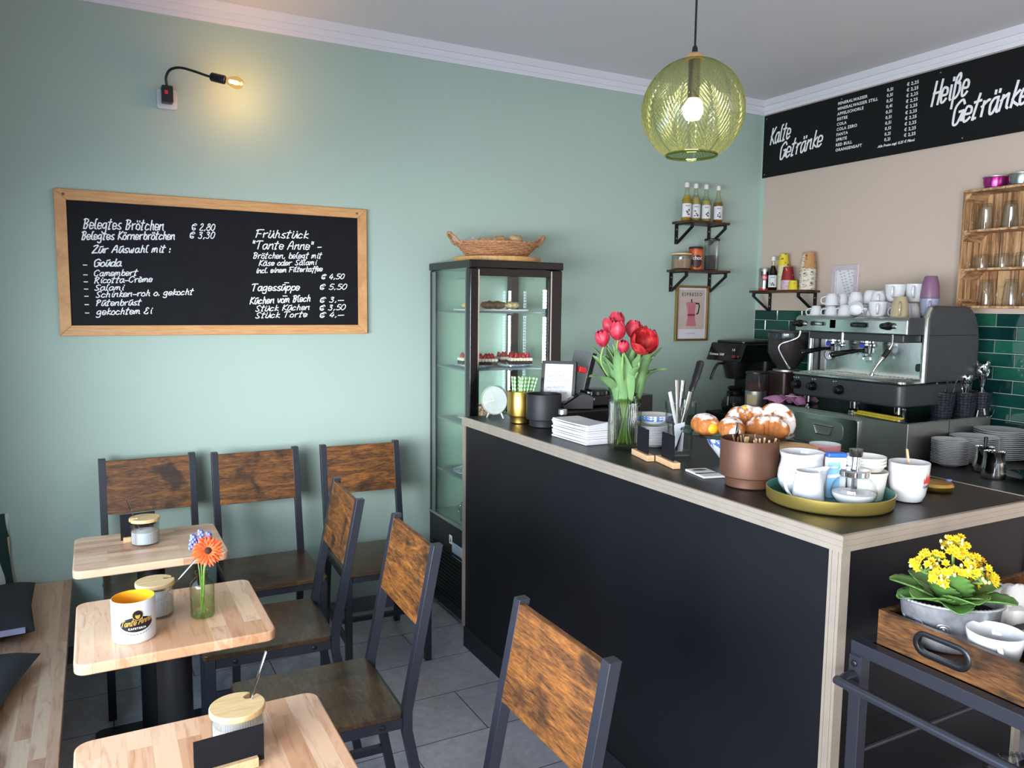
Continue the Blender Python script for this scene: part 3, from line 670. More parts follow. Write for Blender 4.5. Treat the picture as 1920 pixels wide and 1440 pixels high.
def disc(m, cx, cy, rx, ry, h, n=36, k=6):
    vs = [(cx, cy, h)]+[(cx+rx*j/k*math.cos(2*PI*i/n), cy+ry*j/k*math.sin(2*PI*i/n), h) for j in range(1, k+1) for i in range(n)]
    fs = [(0, 1+i, 1+(i+1) % n) for i in range(n)]+[(1+j*n+i, 1+(j+1)*n+i, 1+(j+1)*n+(i+1) % n, 1+j*n+(i+1) % n) for j in range(k-1) for i in range(n)]
    m.add(vs, fs); return m
disc(lg, 0, 0, .040, .0195, 0); lg.m = 1; disc(lg, .002, .024, .0135, .0135, .0002); lg.m = 0; disc(lg, .002, .024, .0118, .0118, .0004)
lg.m = 1; disc(lg, .002, .022, .0058, .0075, .0006, 20, 3); lg.m = 0; disc(lg, .002, .0285, .0068, .0045, .0008, 20, 3)
lg.m = 1; script(lg, 'Tante', -.0385, -.004, .0165, .0021, .037, .12, .3, .0004, .05); script(lg, 'Anne', .003, .0005, .0165, .0021, .034, .10, .3, .0004, .05)
M1 = lg.M; lg.m = 2; lg.at(Matrix.Translation((0, -.0125, 0))).text('CAFETERIA', .0068, .0002, 'CENTER', 0, 1.3, .0004); lg.at(None)
lg.m = 0
for i in range(13):
    a = math.radians(212+116*i/12); lg.stroke([(.045*math.cos(a+k*.05), .026*math.sin(a+k*.05)) for k in (-1, 0, 1)], .0012, .0002)
lg.warp(wr_)
ob('emblem', lg, [M['black'], plain('gold print', '#c89a48', .4, .2), M['chalkw']], T, sm=0)
# bud vase with gerbera and muscari
T = thing('bud_vase', 'small pale green bottle vase with flowers on the middle table', 'vase', (.238, 2.244, .7505))
vp = [(0,.002),(.028,.002),(.0315,.006),(.032,.012),(.0315,.03),(.0325,.034),(.0315,.038),(.032,.085),(.030,.097),(.020,.108),(.015,.113),(.0145,.122),(.018,.124),(.018,.13),(.0145,.131)]
ob('glass_body', MB().lathe(vp, 32, wob=lambda a, z: 1+.012*math.sin(8*a+160*z)*(z < .095)), M['greenvase'], T)
ob('water', MB().lathe([(0,.004),(.029,.005),(.0295,.055),(0,.055)], 24), M['cherrywater'], T)
def petal(mb, M0, L, w, curl, n=5):
    def fn(u, v):
        x = (u-.5)*2; ww = w*math.sin(PI*min(1, .12+v*.88))**.7*(1 if v < .8 else 1)
        return (x*ww/2, v*L, curl*v*v*L-.12*w*x*x)
    mb.at(M0); mb.surf(fn, 4, n); mb.at(None)
F = thing('gerbera', 'single orange gerbera bloom in the small green bottle', 'flower', (.238, 2.244, .7525))
hd = Vector((.012, -.045, .195))
ob('stem', MB().tube(smooth([(-.004,.006,.006),(.003,.0,.06),(.006,-.004,.12),(.010,-.02,.17),hd-Vector((0,-.008,.006))], 5), .0024, 8), M['leaf_mid'], F)
Rq = Vector((.05, -.93, .38)).to_track_quat('Z', 'Y').to_matrix().to_4x4(); H = Matrix.Translation(hd) @ Rq
pt = MB(); rp = random.Random(5)
for ring, (n, L, w, tl) in enumerate(((22, .040, .0105, .10), (20, .037, .010, .28), (16, .024, .007, .5))):
    for i in range(n):
        petal(pt, H @ Matrix.Rotation(2*PI*(i+.5*ring)/n+rp.uniform(-.06, .06), 4, 'Z') @ Matrix.Rotation(tl+rp.uniform(-.08, .08), 4, 'X') @ Matrix.Translation((0,.004,.001*ring)), L*rp.uniform(.92, 1.04), w, -.12)
ob('petals', pt, plain('orange petals', '#ee5a22', .6, 0, .12, 60, Subsurface_Weight=.0), F, sm=60)
ob('flower_eye', MB().at(H).lathe([(0,.012),(.006,.011),(.0095,.007),(.010,.003),(0,.0)], 20), plain('dark flower eye', '#33190f', .8, 0, .3, 300), F)
for i, (dx, dy, dz) in enumerate(((-.018,.012,.218), (.002,.016,.228), (.022,.012,.220))):
    F = thing('muscari', ('blue grape hyacinth at the left of the small vase', 'blue grape hyacinth in the centre of the small vase', 'blue grape hyacinth at the right of the small vase, behind the gerbera')[i], 'flower', (.238, 2.244, .7525), 0, 'blue muscari in the small vase')
    top = Vector((dx, dy, dz))
    P = smooth([(.004*(i-1), .004, .006), (.004*(i-1), .004, .11), tuple(top*.8+Vector((0,0,.02))), tuple(top)], 5)
    ob('stem', MB().tube(P, .0017, 6), M['leaf_mid'], F)
    bl_ = MB(); rp = random.Random(i)
    for k in range(26):
        t = k/26; a = k*2.4; rr = .011*(1-.65*t); bl_.sphere((top.x+rr*math.cos(a), top.y+rr*math.sin(a), top.z-.032+.042*t), (.0042, .0042, .005), 8, 5)
    ob('florets', bl_, plain('muscari blue', '#7d86c8', .6, 0, .2, 90), F)
# ---------------------------------------------------------------- bar counter
CX0, CX1, CY0, CY1, CZ = 1.495, 2.29, 1.18, 3.27, 1.10
T = thing('bar_counter', 'black laminate bar counter with champagne metal edge trims', 'counter', (CX0, CY0, 0))
w, d = CX1-CX0, CY1-CY0
ob('front_panel', MB().box(.008, .024, .03, d-.02, .10, 1.07), M['panel'], T, sm=0)
ob('end_panel', MB().box(.03, w-.03, .008, .024, .10, 1.07), M['panel'], T, sm=0)
ob('back_panel', MB().box(w-.05, w-.034, .03, d-.02, .10, 1.07), M['panel'], T, sm=0)
ob('far_panel', MB().box(.03, w-.03, d-.024, d-.008, .10, 1.07), M['panel'], T, sm=0)
ob('kick_board', MB().box(.004, .03, .026, d-.01, 0, .0995).box(.03, w-.04, .004, .026, 0, .0995), M['blackmat'], T, bev=.002)
ob('countertop', MB().box(.002, w, .002, d, 1.071, CZ-.001), M['countertop'], T, sm=0)
def edge(m, a0, a1, horiz):      # ribbed profile strip
    for z0, z1, o in ((1.063, 1.0695, .001), (1.0697, 1.0765, .0016), (1.0767, 1.0835, .0010), (1.0837, 1.0905, .0016), (1.0907, 1.1012, .001)):
        if horiz == 'y': m.box(-.004-o, .0015, a0, a1, z0, z1)
        else: m.box(a0, a1, -.004-o, .0015, z0, z1)
e = MB(); edge(e, -.0065, d, 'y'); e.box(-.004, .006, -.004, d, 1.1002, 1.1022)
ob('edge_trim', e, M['alu'], T, sm=0)
e = MB(); edge(e, .0016, w, 'x'); e.box(.0062, w, -.004, .006, 1.1002, 1.1022)
ob('edge_trim', e, M['alu'], T, sm=0)
ob('edge_trim', MB().box(w-.004, w+.002, .0065, d, 1.1002, 1.1022), M['alu'], T, sm=0)
def vtrim(x0, x1, y0, y1):
    m = MB()
    if x1-x0 < y1-y0:
        n = 4; s = (y1-y0)/n
        for i in range(n): m.box(x0-(.0008 if i % 2 else 0), x1, y0+i*s, y0+(i+1)*s-.0008, .10, 1.0625)
    else: m.box(x0, x1, y0, y1, .10, 1.0625)
    return m
for a in ((.0, .0078, -.001, .034), (.0079, .03, -.001, .0078), (.0, .0078, d-.02, d), (w-.03, w, -.001, .0078)): ob('corner_trim', vtrim(*a), M['alu'], T, sm=0)

# ---------------------------------------------------------------- refrigerated cake cabinet
KX0, KX1, KY0, KY1 = 1.577, 2.087, 3.372, 3.876
T = thing('cake_cabinet', 'tall black framed glass cake cabinet beside the end of the counter', 'display cabinet', (KX0, KY0, 0))
w, d = KX1-KX0, KY1-KY0
b = MB().box(0, w, 0, d, .035, .50); ob('base', b, M['blackmat'], T, bev=.004)
g = MB()
for i in range(14): g.box(-.006, -.0005, .03, d-.05, .085+i*.02, .097+i*.02)
ob('vent_grille', g, M['black'], T, sm=0)
for x in (.05, w-.05):
    for y in (.05, d-.05): ob('foot', MB().cyl((x, y, 0), .018, .034, 12), M['black'], T)
ob('roof', MB().box(-.004, w+.004, -.004, d+.004, 1.792, 1.83), M['blackgloss'], T, bev=.005)
for x, y, a, c in ((0, 0, .048, .05), (w-.07, 0, .07, .05), (0, d-.03, .03, .03), (w-.05, d-.05, .05, .05)):
    ob('post', MB().box(x, x+a, y, y+c, .501, 1.7915), M['blackgloss'], T, bev=.006)
for n, bx in (('glass_pane', (.004, .009, .051, d-.031, .503, 1.79)), ('glass_pane', (w-.009, w-.004, .051, d-.051, .503, 1.79)), ('glass_pane', (.031, w-.051, d-.012, d-.007, .503, 1.79)), ('glass_door', (.049, w-.071, .006, .011, .503, 1.79))):
    ob(n, MB().box(*bx), M['pane'], T, sm=0)
dt = MB().box(.048, w-.07, 0, .02, 1.755, 1.7915).box(w-.082, w-.07, -.004, .014, .503, 1.755); ob('door_frame', dt, M['blackgloss'], T, bev=.002)
ob('chrome_strip', MB().box(.040, .047, -.003, -.0005, .51, 1.785).box(w-.069, w-.062, -.003, -.0005, .51, 1.785), M['chrome'], T, sm=0)
ob('seal_strip', MB().box(.0005, .0035, d-.075, d-.031, .51, 1.785).box(.0005, .0035, .051, .06, .51, 1.785), plain('grey seal', '#6d7472', .4), T, sm=0)
ob('sill', MB().box(-.003, .012, .0, d, .5005, .512), M['steel'], T, sm=0)
ob('interior_floor', MB().box(.02, w-.02, .02, d-.02, .5005, .51), plain('grey green tray', '#84a097', .4), T, sm=0)
SH = (1.583, 1.300, 1.027, .752)
M['wire'] = plain('grey coated wire', '#8f9a9c', .4, .3)
for z in SH:
    m = MB()
    for i in range(24): y = .056+i*(d-.12)/23; m.tube([(.02, y, z-.003), (w-.056, y, z-.003)], .0017, 5)
    for x in (.02, w/2, w-.056): m.tube([(x, .052, z-.006), (x, d-.055, z-.006)], .003, 6)
    ob('wire_shelf', m, M['wire'], T)
for (x0, x1, y0, y1) in ((w-.054, w-.050, d-.052, d-.03), (w-.084, w-.071, .035, .05)):
    for z0, z1 in ((.93, 1.025), (1.045, 1.295), (1.32, 1.575), (1.60, 1.70)):
        m = MB(); n = int((z1-z0)/.016)
        for i in range(n): m.cbox(((x0+x1)/2, (y0+y1)/2, z0+.008+i*.016), (.011, .011, .012))
        ob('led_strip', m.at(None), M['led'], T, sm=0)
ob('light_canopy', MB().prism(rrect(.10, w-.10, .08, d-.08, .04), 1.748, 1.752), M['clear'], T)
ob('warning_label', MB().box(-.0012, 0, .20, .235, .395, .44), M['paper'], T, label='small white warning sticker')
tx = MB().prism([(.208, .405), (.227, .405), (.2175, .430)], -.0018, -.0013, 'x'); ob('warning_sign', tx, plain('amber sign', '#4a4433', .6), T, sm=0)
ob('data_label', MB().box(-.0012, 0, .075, .20, .335, .41), plain('pale blue sticker', '#9fb0c0', .6), T, label='pale blue data sticker')
m = MB()
for i in range(9): m.box(-.0016, -.0013, .085, .12+.06*((i*7) % 3)/3+.01, .343+i*.007, .3445+i*.007)
ob('data_print', m, plain('grey print', '#66727f', .7), T, sm=0)

def cabinet_plate(label, x, y, z, r, sx=1, mat=None):
    o = ob('cake_plate', MB().lathe([(0,0),(r*.6,0),(r*.65,.002),(r,.012),(r,.0145),(r*.66,.006),(0,.004)], 40, sx=sx), mat or M['porcelain'], None, (x, y, z), sm=60)
    return tag(o, label, 'plate', 'plates inside the cake cabinet')
M['bluepl'] = (lambda t: t.bsdf(t.ramp(t.noise(t.co(), 55, 3), [(.46, '#e9edf3'), (.54, '#8ea5cc')]), .12))(NT('blue patterned porcelain'))
o = ob('serving_tray', MB().prism(rrect(-.155, .155, -.11, .11, .02), 0, .003).prism(rrect(-.165, .165, -.12, .12, .025), .003, .012), M['porcelain'], None, (1.80, 3.60, 1.584), sm=20, bev=.002)
tag(o, 'white flat tray of savoury bites on the topmost cabinet shelf', 'tray')
bakes = [(-.11, .02, '#c08c46', 0), (-.03, -.04, '#4a3420', 1), (.03, -.02, '#6e6a2e', 1), (.105, -.03, '#b07a52', 2), (.06, .05, '#8f8a55', 2)]
for i, (dx, dy, c, k) in enumerate(bakes):
    rp = random.Random(i+40); mm = MB(); mm.sphere((0, 0, .019), (.043, .03, .019), 18, 10)
    mm.v = [(x*(1+.1*math.sin(90*y+i)), y*(1+.1*math.cos(70*x)), max(0, z+.006*math.sin(160*x+i)*math.cos(140*y)*(z > .02))) for x, y, z in mm.v]
    t = NT('baked crust %d' % i); o = ob('savoury_bake', mm, t.bsdf(t.ramp(t.noise(t.co(), 70, 5), [(.35, c), (.62, ('#d9c48a', '#7c5a34', '#e4dba8')[k])]), .6), None, (1.80+dx, 3.60+dy, 1.5965), sm=180)
    tag(o, ('pale pastry at the left end of the topmost cabinet tray', 'darkest brown bake on the topmost cabinet tray', 'olive green bake in the middle of the topmost cabinet tray', 'pinkish bake at the right end of the topmost cabinet tray', 'pale herb bake behind the right end bake on the topmost tray')[i], 'pastry', 'bakes on the topmost cabinet shelf')
# strawberry cakes
M['choc'] = plain('dark cake base', '#3a241a', .8, 0, .25, 150); M['cream'] = plain('whipped cream', '#efe6cf', .6, 0, .04, 100)
M['berry'] = plain('strawberry', '#a8242a', .3, 0, .3, 120)
def tartlet(label, x, y, z):
    T = thing('strawberry_cake', label, 'cake', (x, y, z), random.uniform(-.2, .2), 'strawberry cakes in the cabinet')
    ob('cake_base', MB().box(-.058, .058, -.035, .035, 0, .016), M['choc'], T, bev=.003)
    c = MB()
    for i in range(7):
        for y in (-.026, 0, .026): c.sphere((-.051+.017*i, y, .0235), (.011, .0125, .0095), 10, 6)
    ob('cream', c, M['cream'], T)
    for i in range(5):
        xx = -.042+.021*i; s = MB().lathe([(0,0),(.011,.002),(.0135,.010),(.011,.022),(.005,.031),(0,.033)], 12, sy=.75)
        ob('strawberry', s, M['berry'], T, (xx, .004*(-1)**i, .026), (random.uniform(-.2, .2), random.uniform(-.25, .25), 0))
    return T
cabinet_plate('white plate under the two left strawberry cakes on the second cabinet shelf', 1.712, 3.60, 1.301, .105, 1, M['bluepl'])
cabinet_plate('plate under the two right strawberry cakes on the second cabinet shelf', 1.925, 3.58, 1.301, .105, 1, M['bluepl'])
tartlet('strawberry cake at the far left of the second cabinet shelf', 1.70, 3.63, 1.3165)
tartlet('strawberry cake cut off by the cabinet front post, second shelf', 1.735, 3.53, 1.3165)
tartlet('strawberry cake at the back in front of the light strip, second shelf', 1.915, 3.64, 1.3165)
tartlet('strawberry cake at the front right of the second cabinet shelf', 1.935, 3.53, 1.3165)
cabinet_plate('white plate seen through the side glass on the third cabinet shelf', 1.76, 3.62, 1.028, .125)
o = ob('nut_cake', MB().lathe([(0,0),(.07,0),(.075,.03),(.06,.055),(0,.06)], 40, wob=lambda a, z: 1+.04*math.sin(13*a+90*z)), (lambda t: t.bsdf(t.ramp(t.noise(t.co(), 90, 4), [(.4, '#7c5138'), (.6, '#d8b79a')]), .8))(NT('crumble crust')), None, (1.79, 3.61, 1.043))
tag(o, 'crumbly brown nut cake on the third cabinet shelf behind the clock', 'cake')
cabinet_plate('white plate with chocolate pastries on the lowest wire shelf', 1.735, 3.60, .753, .13, 1, M['bluepl'])
for i, (dx, dy) in enumerate(((-.035, .02), (.045, -.02))):
    T = thing('chocolate_pastry', ('chocolate covered pastry on the lowest wire shelf, nearer the side glass', 'chocolate covered pastry on the lowest wire shelf, nearer the counter')[i], 'pastry', (1.735+dx, 3.60+dy, .768), .5, 'chocolate pastries in the cabinet')
    ob('dough', MB().sphere((0, 0, .02), (.05, .035, .018), 16, 8), plain('pastry dough', '#d8b070', .7, 0, .2, 60), T)
    ob('chocolate_glaze', MB().sphere((0, .003, .027), (.049, .036, .024), 18, 10), plain('chocolate glaze', '#2c211d', .35, 0, .3, 50), T)
for i, (x, y) in enumerate(((1.665, 3.56), (1.695, 3.46))):
    T = thing('clip_jar', ('clip-top glass jar at the bottom of the cabinet, further back', 'clip-top glass jar at the bottom of the cabinet, nearer the counter')[i], 'jar', (x, y, .511), 0, 'clip-top jars in the cabinet')
    ob('glass_body', MB().lathe([(0,.001),(.042,.001),(.046,.006),(.046,.075),(.040,.086),(.040,.094),(.037,.094),(.037,.084),(.043,.072),(.043,.008),(0,.005)], 28), M['clearthick'], T)
    ob('lid', MB().lathe([(0,.108),(.03,.107),(.041,.100),(.041,.0965),(0,.0965)], 28), M['clearthick'], T)
    ob('clip', MB().tube(smooth([(-.043,-.01,.092),(-.056,-.008,.085),(-.058,0,.05),(-.056,.008,.085),(-.043,.01,.092)], 4), .0018, 6), M['chrome'], T)
# board, basket, rolls
o = ob('serving_board', MB().prism(circ(0, 0, .225, 56), 0, .026), M['bamboo_dark'], None, (1.842, 3.62, 1.831), sm=40, bev=.004); tag(o, 'round bamboo board on top of the glass cake cabinet', 'board')
T = thing('bread_basket', 'oval woven wicker basket of rolls on the round board', 'basket', (1.842, 3.62, 1.858), math.radians(-8))
M['wicker'] = wood('wicker', [(.3, '#96603a'), (.5, '#b9835a'), (.7, '#d3a57c')], (20, 20, 20), .55, 5, 3, .1)
wv = MB(); NS = 30
def bprof(t): return .155+.062*t**1.1
for row in range(9):
    t = row/8; z = .006+.062*t; P = []
    for i in range(NS*4):
        a = 2*PI*i/(NS*4); rr = bprof(t)+.0042*math.cos(NS/2*a+PI*row); P.append((rr*math.cos(a), rr*.72*math.sin(a), z+.0015*math.sin(a*5+row)))
    wv.tube(P, .0042, 6, closed=True)
ob('weave', wv, M['wicker'], T)
st = MB()
for i in range(NS):
    a = 2*PI*(i+.5)/NS; st.tube([(bprof(t)*math.cos(a), bprof(t)*.72*math.sin(a), .002+.07*t) for t in (0, .5, 1)], .003, 5)
ob('stakes', st, M['wicker'], T)
ob('bottom', MB().prism(circ(0, 0, .15, 40, .108), 0, .006), M['wicker'], T)
ob('rim_braid', MB().tube([((bprof(1)+.003*math.cos(40*a))*math.cos(a), (bprof(1)+.003*math.cos(40*a))*.72*math.sin(a), .072+.002*math.sin(40*a)) for a in [2*PI*i/160 for i in range(160)]], .006, 6, closed=True), M['wicker'], T)
for s in (-1, 1):
    P = smooth([(s*.205,-.05,.06),(s*.235,-.04,.092),(s*.252,-.018,.112),(s*.255,0,.116),(s*.252,.018,.112),(s*.235,.04,.092),(s*.205,.05,.06)], 5)
    ob('handle', MB().tube([(p[0]+.002*math.cos(i*1.3), p[1], p[2]+.002*math.sin(i*1.3)) for i, p in enumerate(P)], .008, 8), M['wicker'], T)
M['crust'] = (lambda t: t.bsdf(t.ramp(t.noise(t.co(), 22, 5), [(.35, '#b98753'), (.65, '#e3c79b')]), .65))(NT('bread crust'))
for i, (x, y, z, r) in enumerate(((-.085, -.03, .070, .045), (.0, -.03, .078, .052), (.09, -.03, .088, .05), (-.03, .065, .072, .046), (.055, .06, .078, .046))):
    m = MB().sphere((0,0,0), (r, r*.8, r*.66), 20, 12)
    m.v = [(a, b_, c*(1-.16*math.exp(-(b_/.008)**2)*(c > 0))) for a, b_, c in m.v]
    o = ob('bread_roll', m, M['crust'], None, (1.842+x, 3.62+y, 1.858+z), (0, 0, i*.7), sm=180)
    tag(o, ('bread roll at the left of the wicker basket', 'middle bread roll of the wicker basket', 'tallest bread roll at the right of the wicker basket', 'bread roll at the back of the basket, behind the middle one', 'bread roll at the back of the basket, between middle and tallest')[i], 'bread roll', 'rolls in the wicker basket')
for i, (x, y, rz) in enumerate(((-.125, .02, .3), (.155, .02, -.5))):
    o = ob('paper_napkin', MB().add([(-.035,0,0),(.035,0,0),(.012,.012,.075),(-.02,.008,.05)], [(0,1,2,3)]), M['paper'], None, (1.842+x, 3.62+y, 1.89), (0, 0, rz), sm=0, solid=.0006)
    tag(o, ('white napkin corner at the left of the wicker basket', 'white napkin corner at the right of the wicker basket')[i], 'napkin', 'napkins in the wicker basket')
# ---------------------------------------------------------------- things standing on the bar counter
Z0 = CZ+.0003
T = thing('desk_clock', 'round pale desk clock with two little feet beside the cake cabinet', 'clock', (1.615, 3.175, Z0), math.radians(-52))
Y_ = Matrix.Translation((0, 0, .083)) @ Matrix.Rotation(PI/2, 4, 'X')
M['clockrim'] = plain('pale sage metal', '#c3cabd', .35, .2); M['dial'] = plain('pearl dial', '#aab1a9', .18, 0, .12, 18)
ob('case', MB().at(Y_).lathe([(0,-.02),(.060,-.02),(.0655,-.014),(.0655,.016),(.062,.018),(.061,.012),(.0,.012)], 48), M['clockrim'], T)
ob('dial', MB().at(Y_).cyl((0,0,.0121), .0605, .001, 48), M['dial'], T)
hd = MB().at(Y_); hd.stroke([(0,0),(-.016,.026)], .003, .015); hd.stroke([(0,0),(-.045,-.014)], .003, .0155); hd.cyl((0,0,.0132), .004, .003, 12)
ob('hands', hd, plain('cream hands', '#dccfa4', .4, .3), T, sm=0)
for s in (-1, 1): ob('foot', MB().tube([(s*.03,.0,.026),(s*.042,.0,.0)], [.006,.004], 10), M['clockrim'], T)
def step_pot(name, label, x, y, r, h, mat, cat='pot'):
    T = thing(name, label, cat, (x, y, Z0)); b = r*.8
    ob('body', MB().lathe([(0,0),(b-.003,0),(b,.003),(b,.027),(b+.001,.029),(r-.006,.03),(r-.001,.033),(r,.038),(r,h-.002),(r-.001,h),(r-.003,h-.001),(r-.0035,.036),(0,.034)], 56), mat, T, sm=35)
    return T
step_pot('gold_pot', 'gold stepped pot full of green and white straws', 1.655, 3.008, .058, .141, M['gold'])
t = NT('green and white striped paper'); w_ = t.n('ShaderNodeTexWave', bands_direction='DIAGONAL'); w_.inputs['Scale'].default_value = 38; t.l(t.co(), w_.inputs[0])
M['straw'] = t.bsdf(t.ramp(w_.outputs[0], [(.48, '#7fcf6c'), (.52, '#eef5ea')]), .7)
straw0 = None; rp = random.Random(11)
for i in range(40):
    a = rp.uniform(0, 2*PI); q = math.sqrt(rp.random())*.042; lx, ly = q*math.cos(a), q*math.sin(a); s = .012+.02*rp.random()
    rot = (-ly*3.2, lx*5.2+.12, 0); loc = (1.655+lx*.7, 3.008+ly*.7, 1.139)
    if not straw0:
        straw0 = ob('paper_straw', MB().lathe([(0,0),(.0034,0),(.0034,.166),(.0026,.166),(.0026,.02),(0,.02)], 8), M['straw'], None, loc, rot)
        tag(straw0, 'green and white striped paper straw in the gold pot', 'straw', 'paper straws in the gold pot')
    else: dup(straw0, (loc[0], loc[1], 1.139), rot=rot)
step_pot('black_pot', 'matt black stepped pot beside the gold pot', 1.697, 2.876, .0755, .141, M['blackmat'])
T = thing('spice_jar', 'small glass spice jar with a silver cap behind the napkins', 'jar', (1.712, 2.745, Z0))
ob('glass_body', MB().lathe([(0,.001),(.022,.001),(.024,.004),(.024,.052),(.018,.06),(.017,.068),(0,.068)], 24), M['clear'], T)
ob('spice', MB().lathe([(0,.003),(.0215,.003),(.0215,.054),(0,.056)], 20), plain('beige spice', '#b18f62', .9, 0, .2, 300), T)
ob('cap', MB().lathe([(0,.087),(.018,.087),(.019,.085),(.019,.068),(0,.0675)], 28), M['steel'], T)
lb = MB().surf(lambda u, v: (.0244*math.cos(PI+u*PI*1.1), .0244*math.sin(PI+u*PI*1.1), .008+v*.036), 16, 1); lb.m = 1
i0 = len(lb.v); script(lb, 'Salz', -.011, -.004, .013, .0018, .022, h=0); lb.warp(lambda x, y, z: (.0247*math.cos(PI*1.35+x/.0247), .0247*math.sin(PI*1.35+x/.0247), .025+y), i0)
ob('label', lb, [M['black'], M['chalkw']], T, sm=180)
# napkins
nap0 = None
for i in range(10):
    h = .0072; m = MB()
    def top(u, v, k=i):
        e = (2*u-1)**2; f = (2*v-1)**2; return (-.06+.12*u, -.125+.25*v, h-.0025*(1-f)*.9*(1.2 if k > 7 else .7)+(.012*f*u*(1-v)*(k > 7)))
    m.surf(top, 8, 10).surf(lambda u, v: (.06-.12*u, -.125+.25*v, .0004+(.012*(2*v-1)**2*(1-u)*(1-v)*(i > 8))), 8, 10)
    m.surf(lambda u, v: (-.06, .125-.25*u, (.0004 if v == 0 else top(0, 1-u)[2])), 10, 1).surf(lambda u, v: (.06, -.125+.25*u, (.0004 if v == 0 else top(1, u)[2])), 10, 1)
    m.surf(lambda u, v: (-.06+.12*u, -.125, (.0004 if v == 0 else top(u, 0)[2])), 8, 1).surf(lambda u, v: (.06-.12*u, .125, (.0004 if v == 0 else top(1-u, 1)[2])), 8, 1)
    o = ob('folded_napkin', m, M['paper'], None, (1.662+.004*math.sin(i*2.1), 2.52+.004*math.cos(i*1.7), Z0+i*.0075), (0, 0, .02*math.sin(i*3)), sm=30)
    tag(o, 'white folded paper napkin inside the stack beside the tulip vase' if 0 < i < 9 else ('white folded paper napkin at the very bottom of its stack', 'white folded paper napkin on top of its stack')[i > 0], 'napkin', 'stacked paper napkins on the counter')
# cash drawer, note, payment terminal, till screen
o = ob('cash_drawer', MB().box(1.765, 2.17, 2.84, 3.20, CZ+.0005, 1.162), M['blackgloss'], None, sm=0, bev=.006); tag(o, 'low black cash drawer behind the pots and napkins', 'cash drawer')
o = ob('speaker_box', MB().box(2.19, 2.265, 2.85, 2.96, CZ+.0005, 1.214), M['black'], None, sm=0, bev=.003); tag(o, 'small upright black box to the right of the tulip vase', 'box')
T = thing('framed_note', 'black frame with a handwritten white note, leaning behind the black pot', 'picture frame', (1.835, 2.985, 1.1635), rot=(math.radians(-12), 0, math.radians(-44)))
fw, fh = .158, .205
ob('frame', frame4(MB().at(Matrix.Translation((-fw/2, 0, 0))), fw, fh, .014, .03), M['black'], T, sm=20, bev=.001)
sh = ob('note_sheet', MB().box(-fw/2+.012, fw/2-.012, -.024, -.022, .012, fh-.012), M['paper'], T, sm=0)
nt = MB().at(Matrix.Translation((0, -.0242, 0)) @ Matrix.Rotation(PI/2, 4, 'X'))
for i, (t, x, w_) in enumerate((('Liebe', -.03, .04), ('Gäste, bitte', -.05, .085), ('hier bestellen', -.046, .09), ('und bezahlen', -.052, .085), ('Tante Anne', -.042, .085))): script(nt, t, x, .155-i*.025, .015, .0011, w_, .05, h=0)
ob('handwriting', nt, plain('blue grey ink', '#7c80a0', .8), sh, sm=0)
ob('easel', MB().bar((0, .0, .15), (0, .075, .018), .03, .004), M['black'], T)
T = thing('payment_terminal', 'black card payment terminal with a tilted display on the cash drawer', 'card terminal', (1.875, 2.915, 1.1635), math.radians(-20))
ob('body', MB().prism([(-.055,0),(.08,0),(.08,.055),(.05,.066),(.025,.066),(-.055,.014)], -.04, .04, 'y'), plain('dark grey plastic', '#3b3b3e', .4), T, bev=.004)
sc = ob('display', MB().at(Matrix.Translation((-.018, 0, .0428)) @ Matrix.Rotation(math.radians(-33), 4, 'Y')).cbox((0,0,0), (.078, .07, .006)), M['blackgloss'], T, bev=.002)
nt = MB().at(Matrix.Translation((-.018, 0, .0428)) @ Matrix.Rotation(math.radians(-33), 4, 'Y') @ Matrix.Translation((.006, .001, .0033)) @ Matrix.Rotation(-PI/2, 4, 'Z')); nt.text('SHIFT4', .015, .0004, 'CENTER', 0, 1.1, 0)
nt.tube([(.0+.007*math.cos(a), -.022+.007*math.sin(a), .0002) for a in [2*PI*i/20 for i in range(20)]], .0008, 4, closed=True); nt.stroke([(-.022,-.006),(.022,-.006)], .0012, .0002)
ob('lettering', nt, M['chalkw'], sc, sm=0)
T = thing('receipt_printer', 'rounded black receipt printer top behind the vase of tulips', 'receipt printer', (2.035, 2.99, 1.1635))
ob('body', MB().prism(rrect(-.085, .085, -.07, .07, .02), 0, .05), M['black'], T, bev=.008)
ob('lid', MB().lathe([(0,.076),(.05,.075),(.062,.066),(.064,.051),(0,.051)], 28, sx=1.2), M['blackgloss'], T)
ob('button', MB().at(Matrix.Translation((-.05, -.0705, .035)) @ Matrix.Rotation(PI/2, 4, 'X')).cyl((0,0,0), .005, .002, 12), M['steel'], T)
T = thing('till_screen', 'slanted black till screen with a grey edge behind the note', 'screen', (1.985, 3.115, 1.1635), rot=(0, math.radians(14), math.radians(-8)))
ob('panel', MB().box(-.012, .012, -.13, .06, .02, .245), M['blackgloss'], T, bev=.003)
ob('bezel', MB().box(-.016, -.0125, -.133, .062, .018, .248), plain('grey bezel', '#8d8f92', .35, .5), T, sm=0)
ob('stand', MB().box(-.035, .05, -.06, .03, .0, .019), M['black'], T, bev=.003)
o = ob('red_clip', MB().prism(rrect(-.02, .02, -.013, .013, .004), -.016, .016, 'y'), M['red'], None, (1.938, 2.957, 1.331), (0, .2, .1), bev=.003); tag(o, 'bright red clip on the edge of the till screen', 'clip')
o = ob('brown_box', MB().cbox((0,0,.045), (.05, .07, .09)), plain('brown cardboard', '#a47a52', .8), None, (1.905, 3.06, 1.1635), (0, 0, .3), bev=.002, sm=0); tag(o, 'small brown cardboard box between note frame and till screen', 'box')
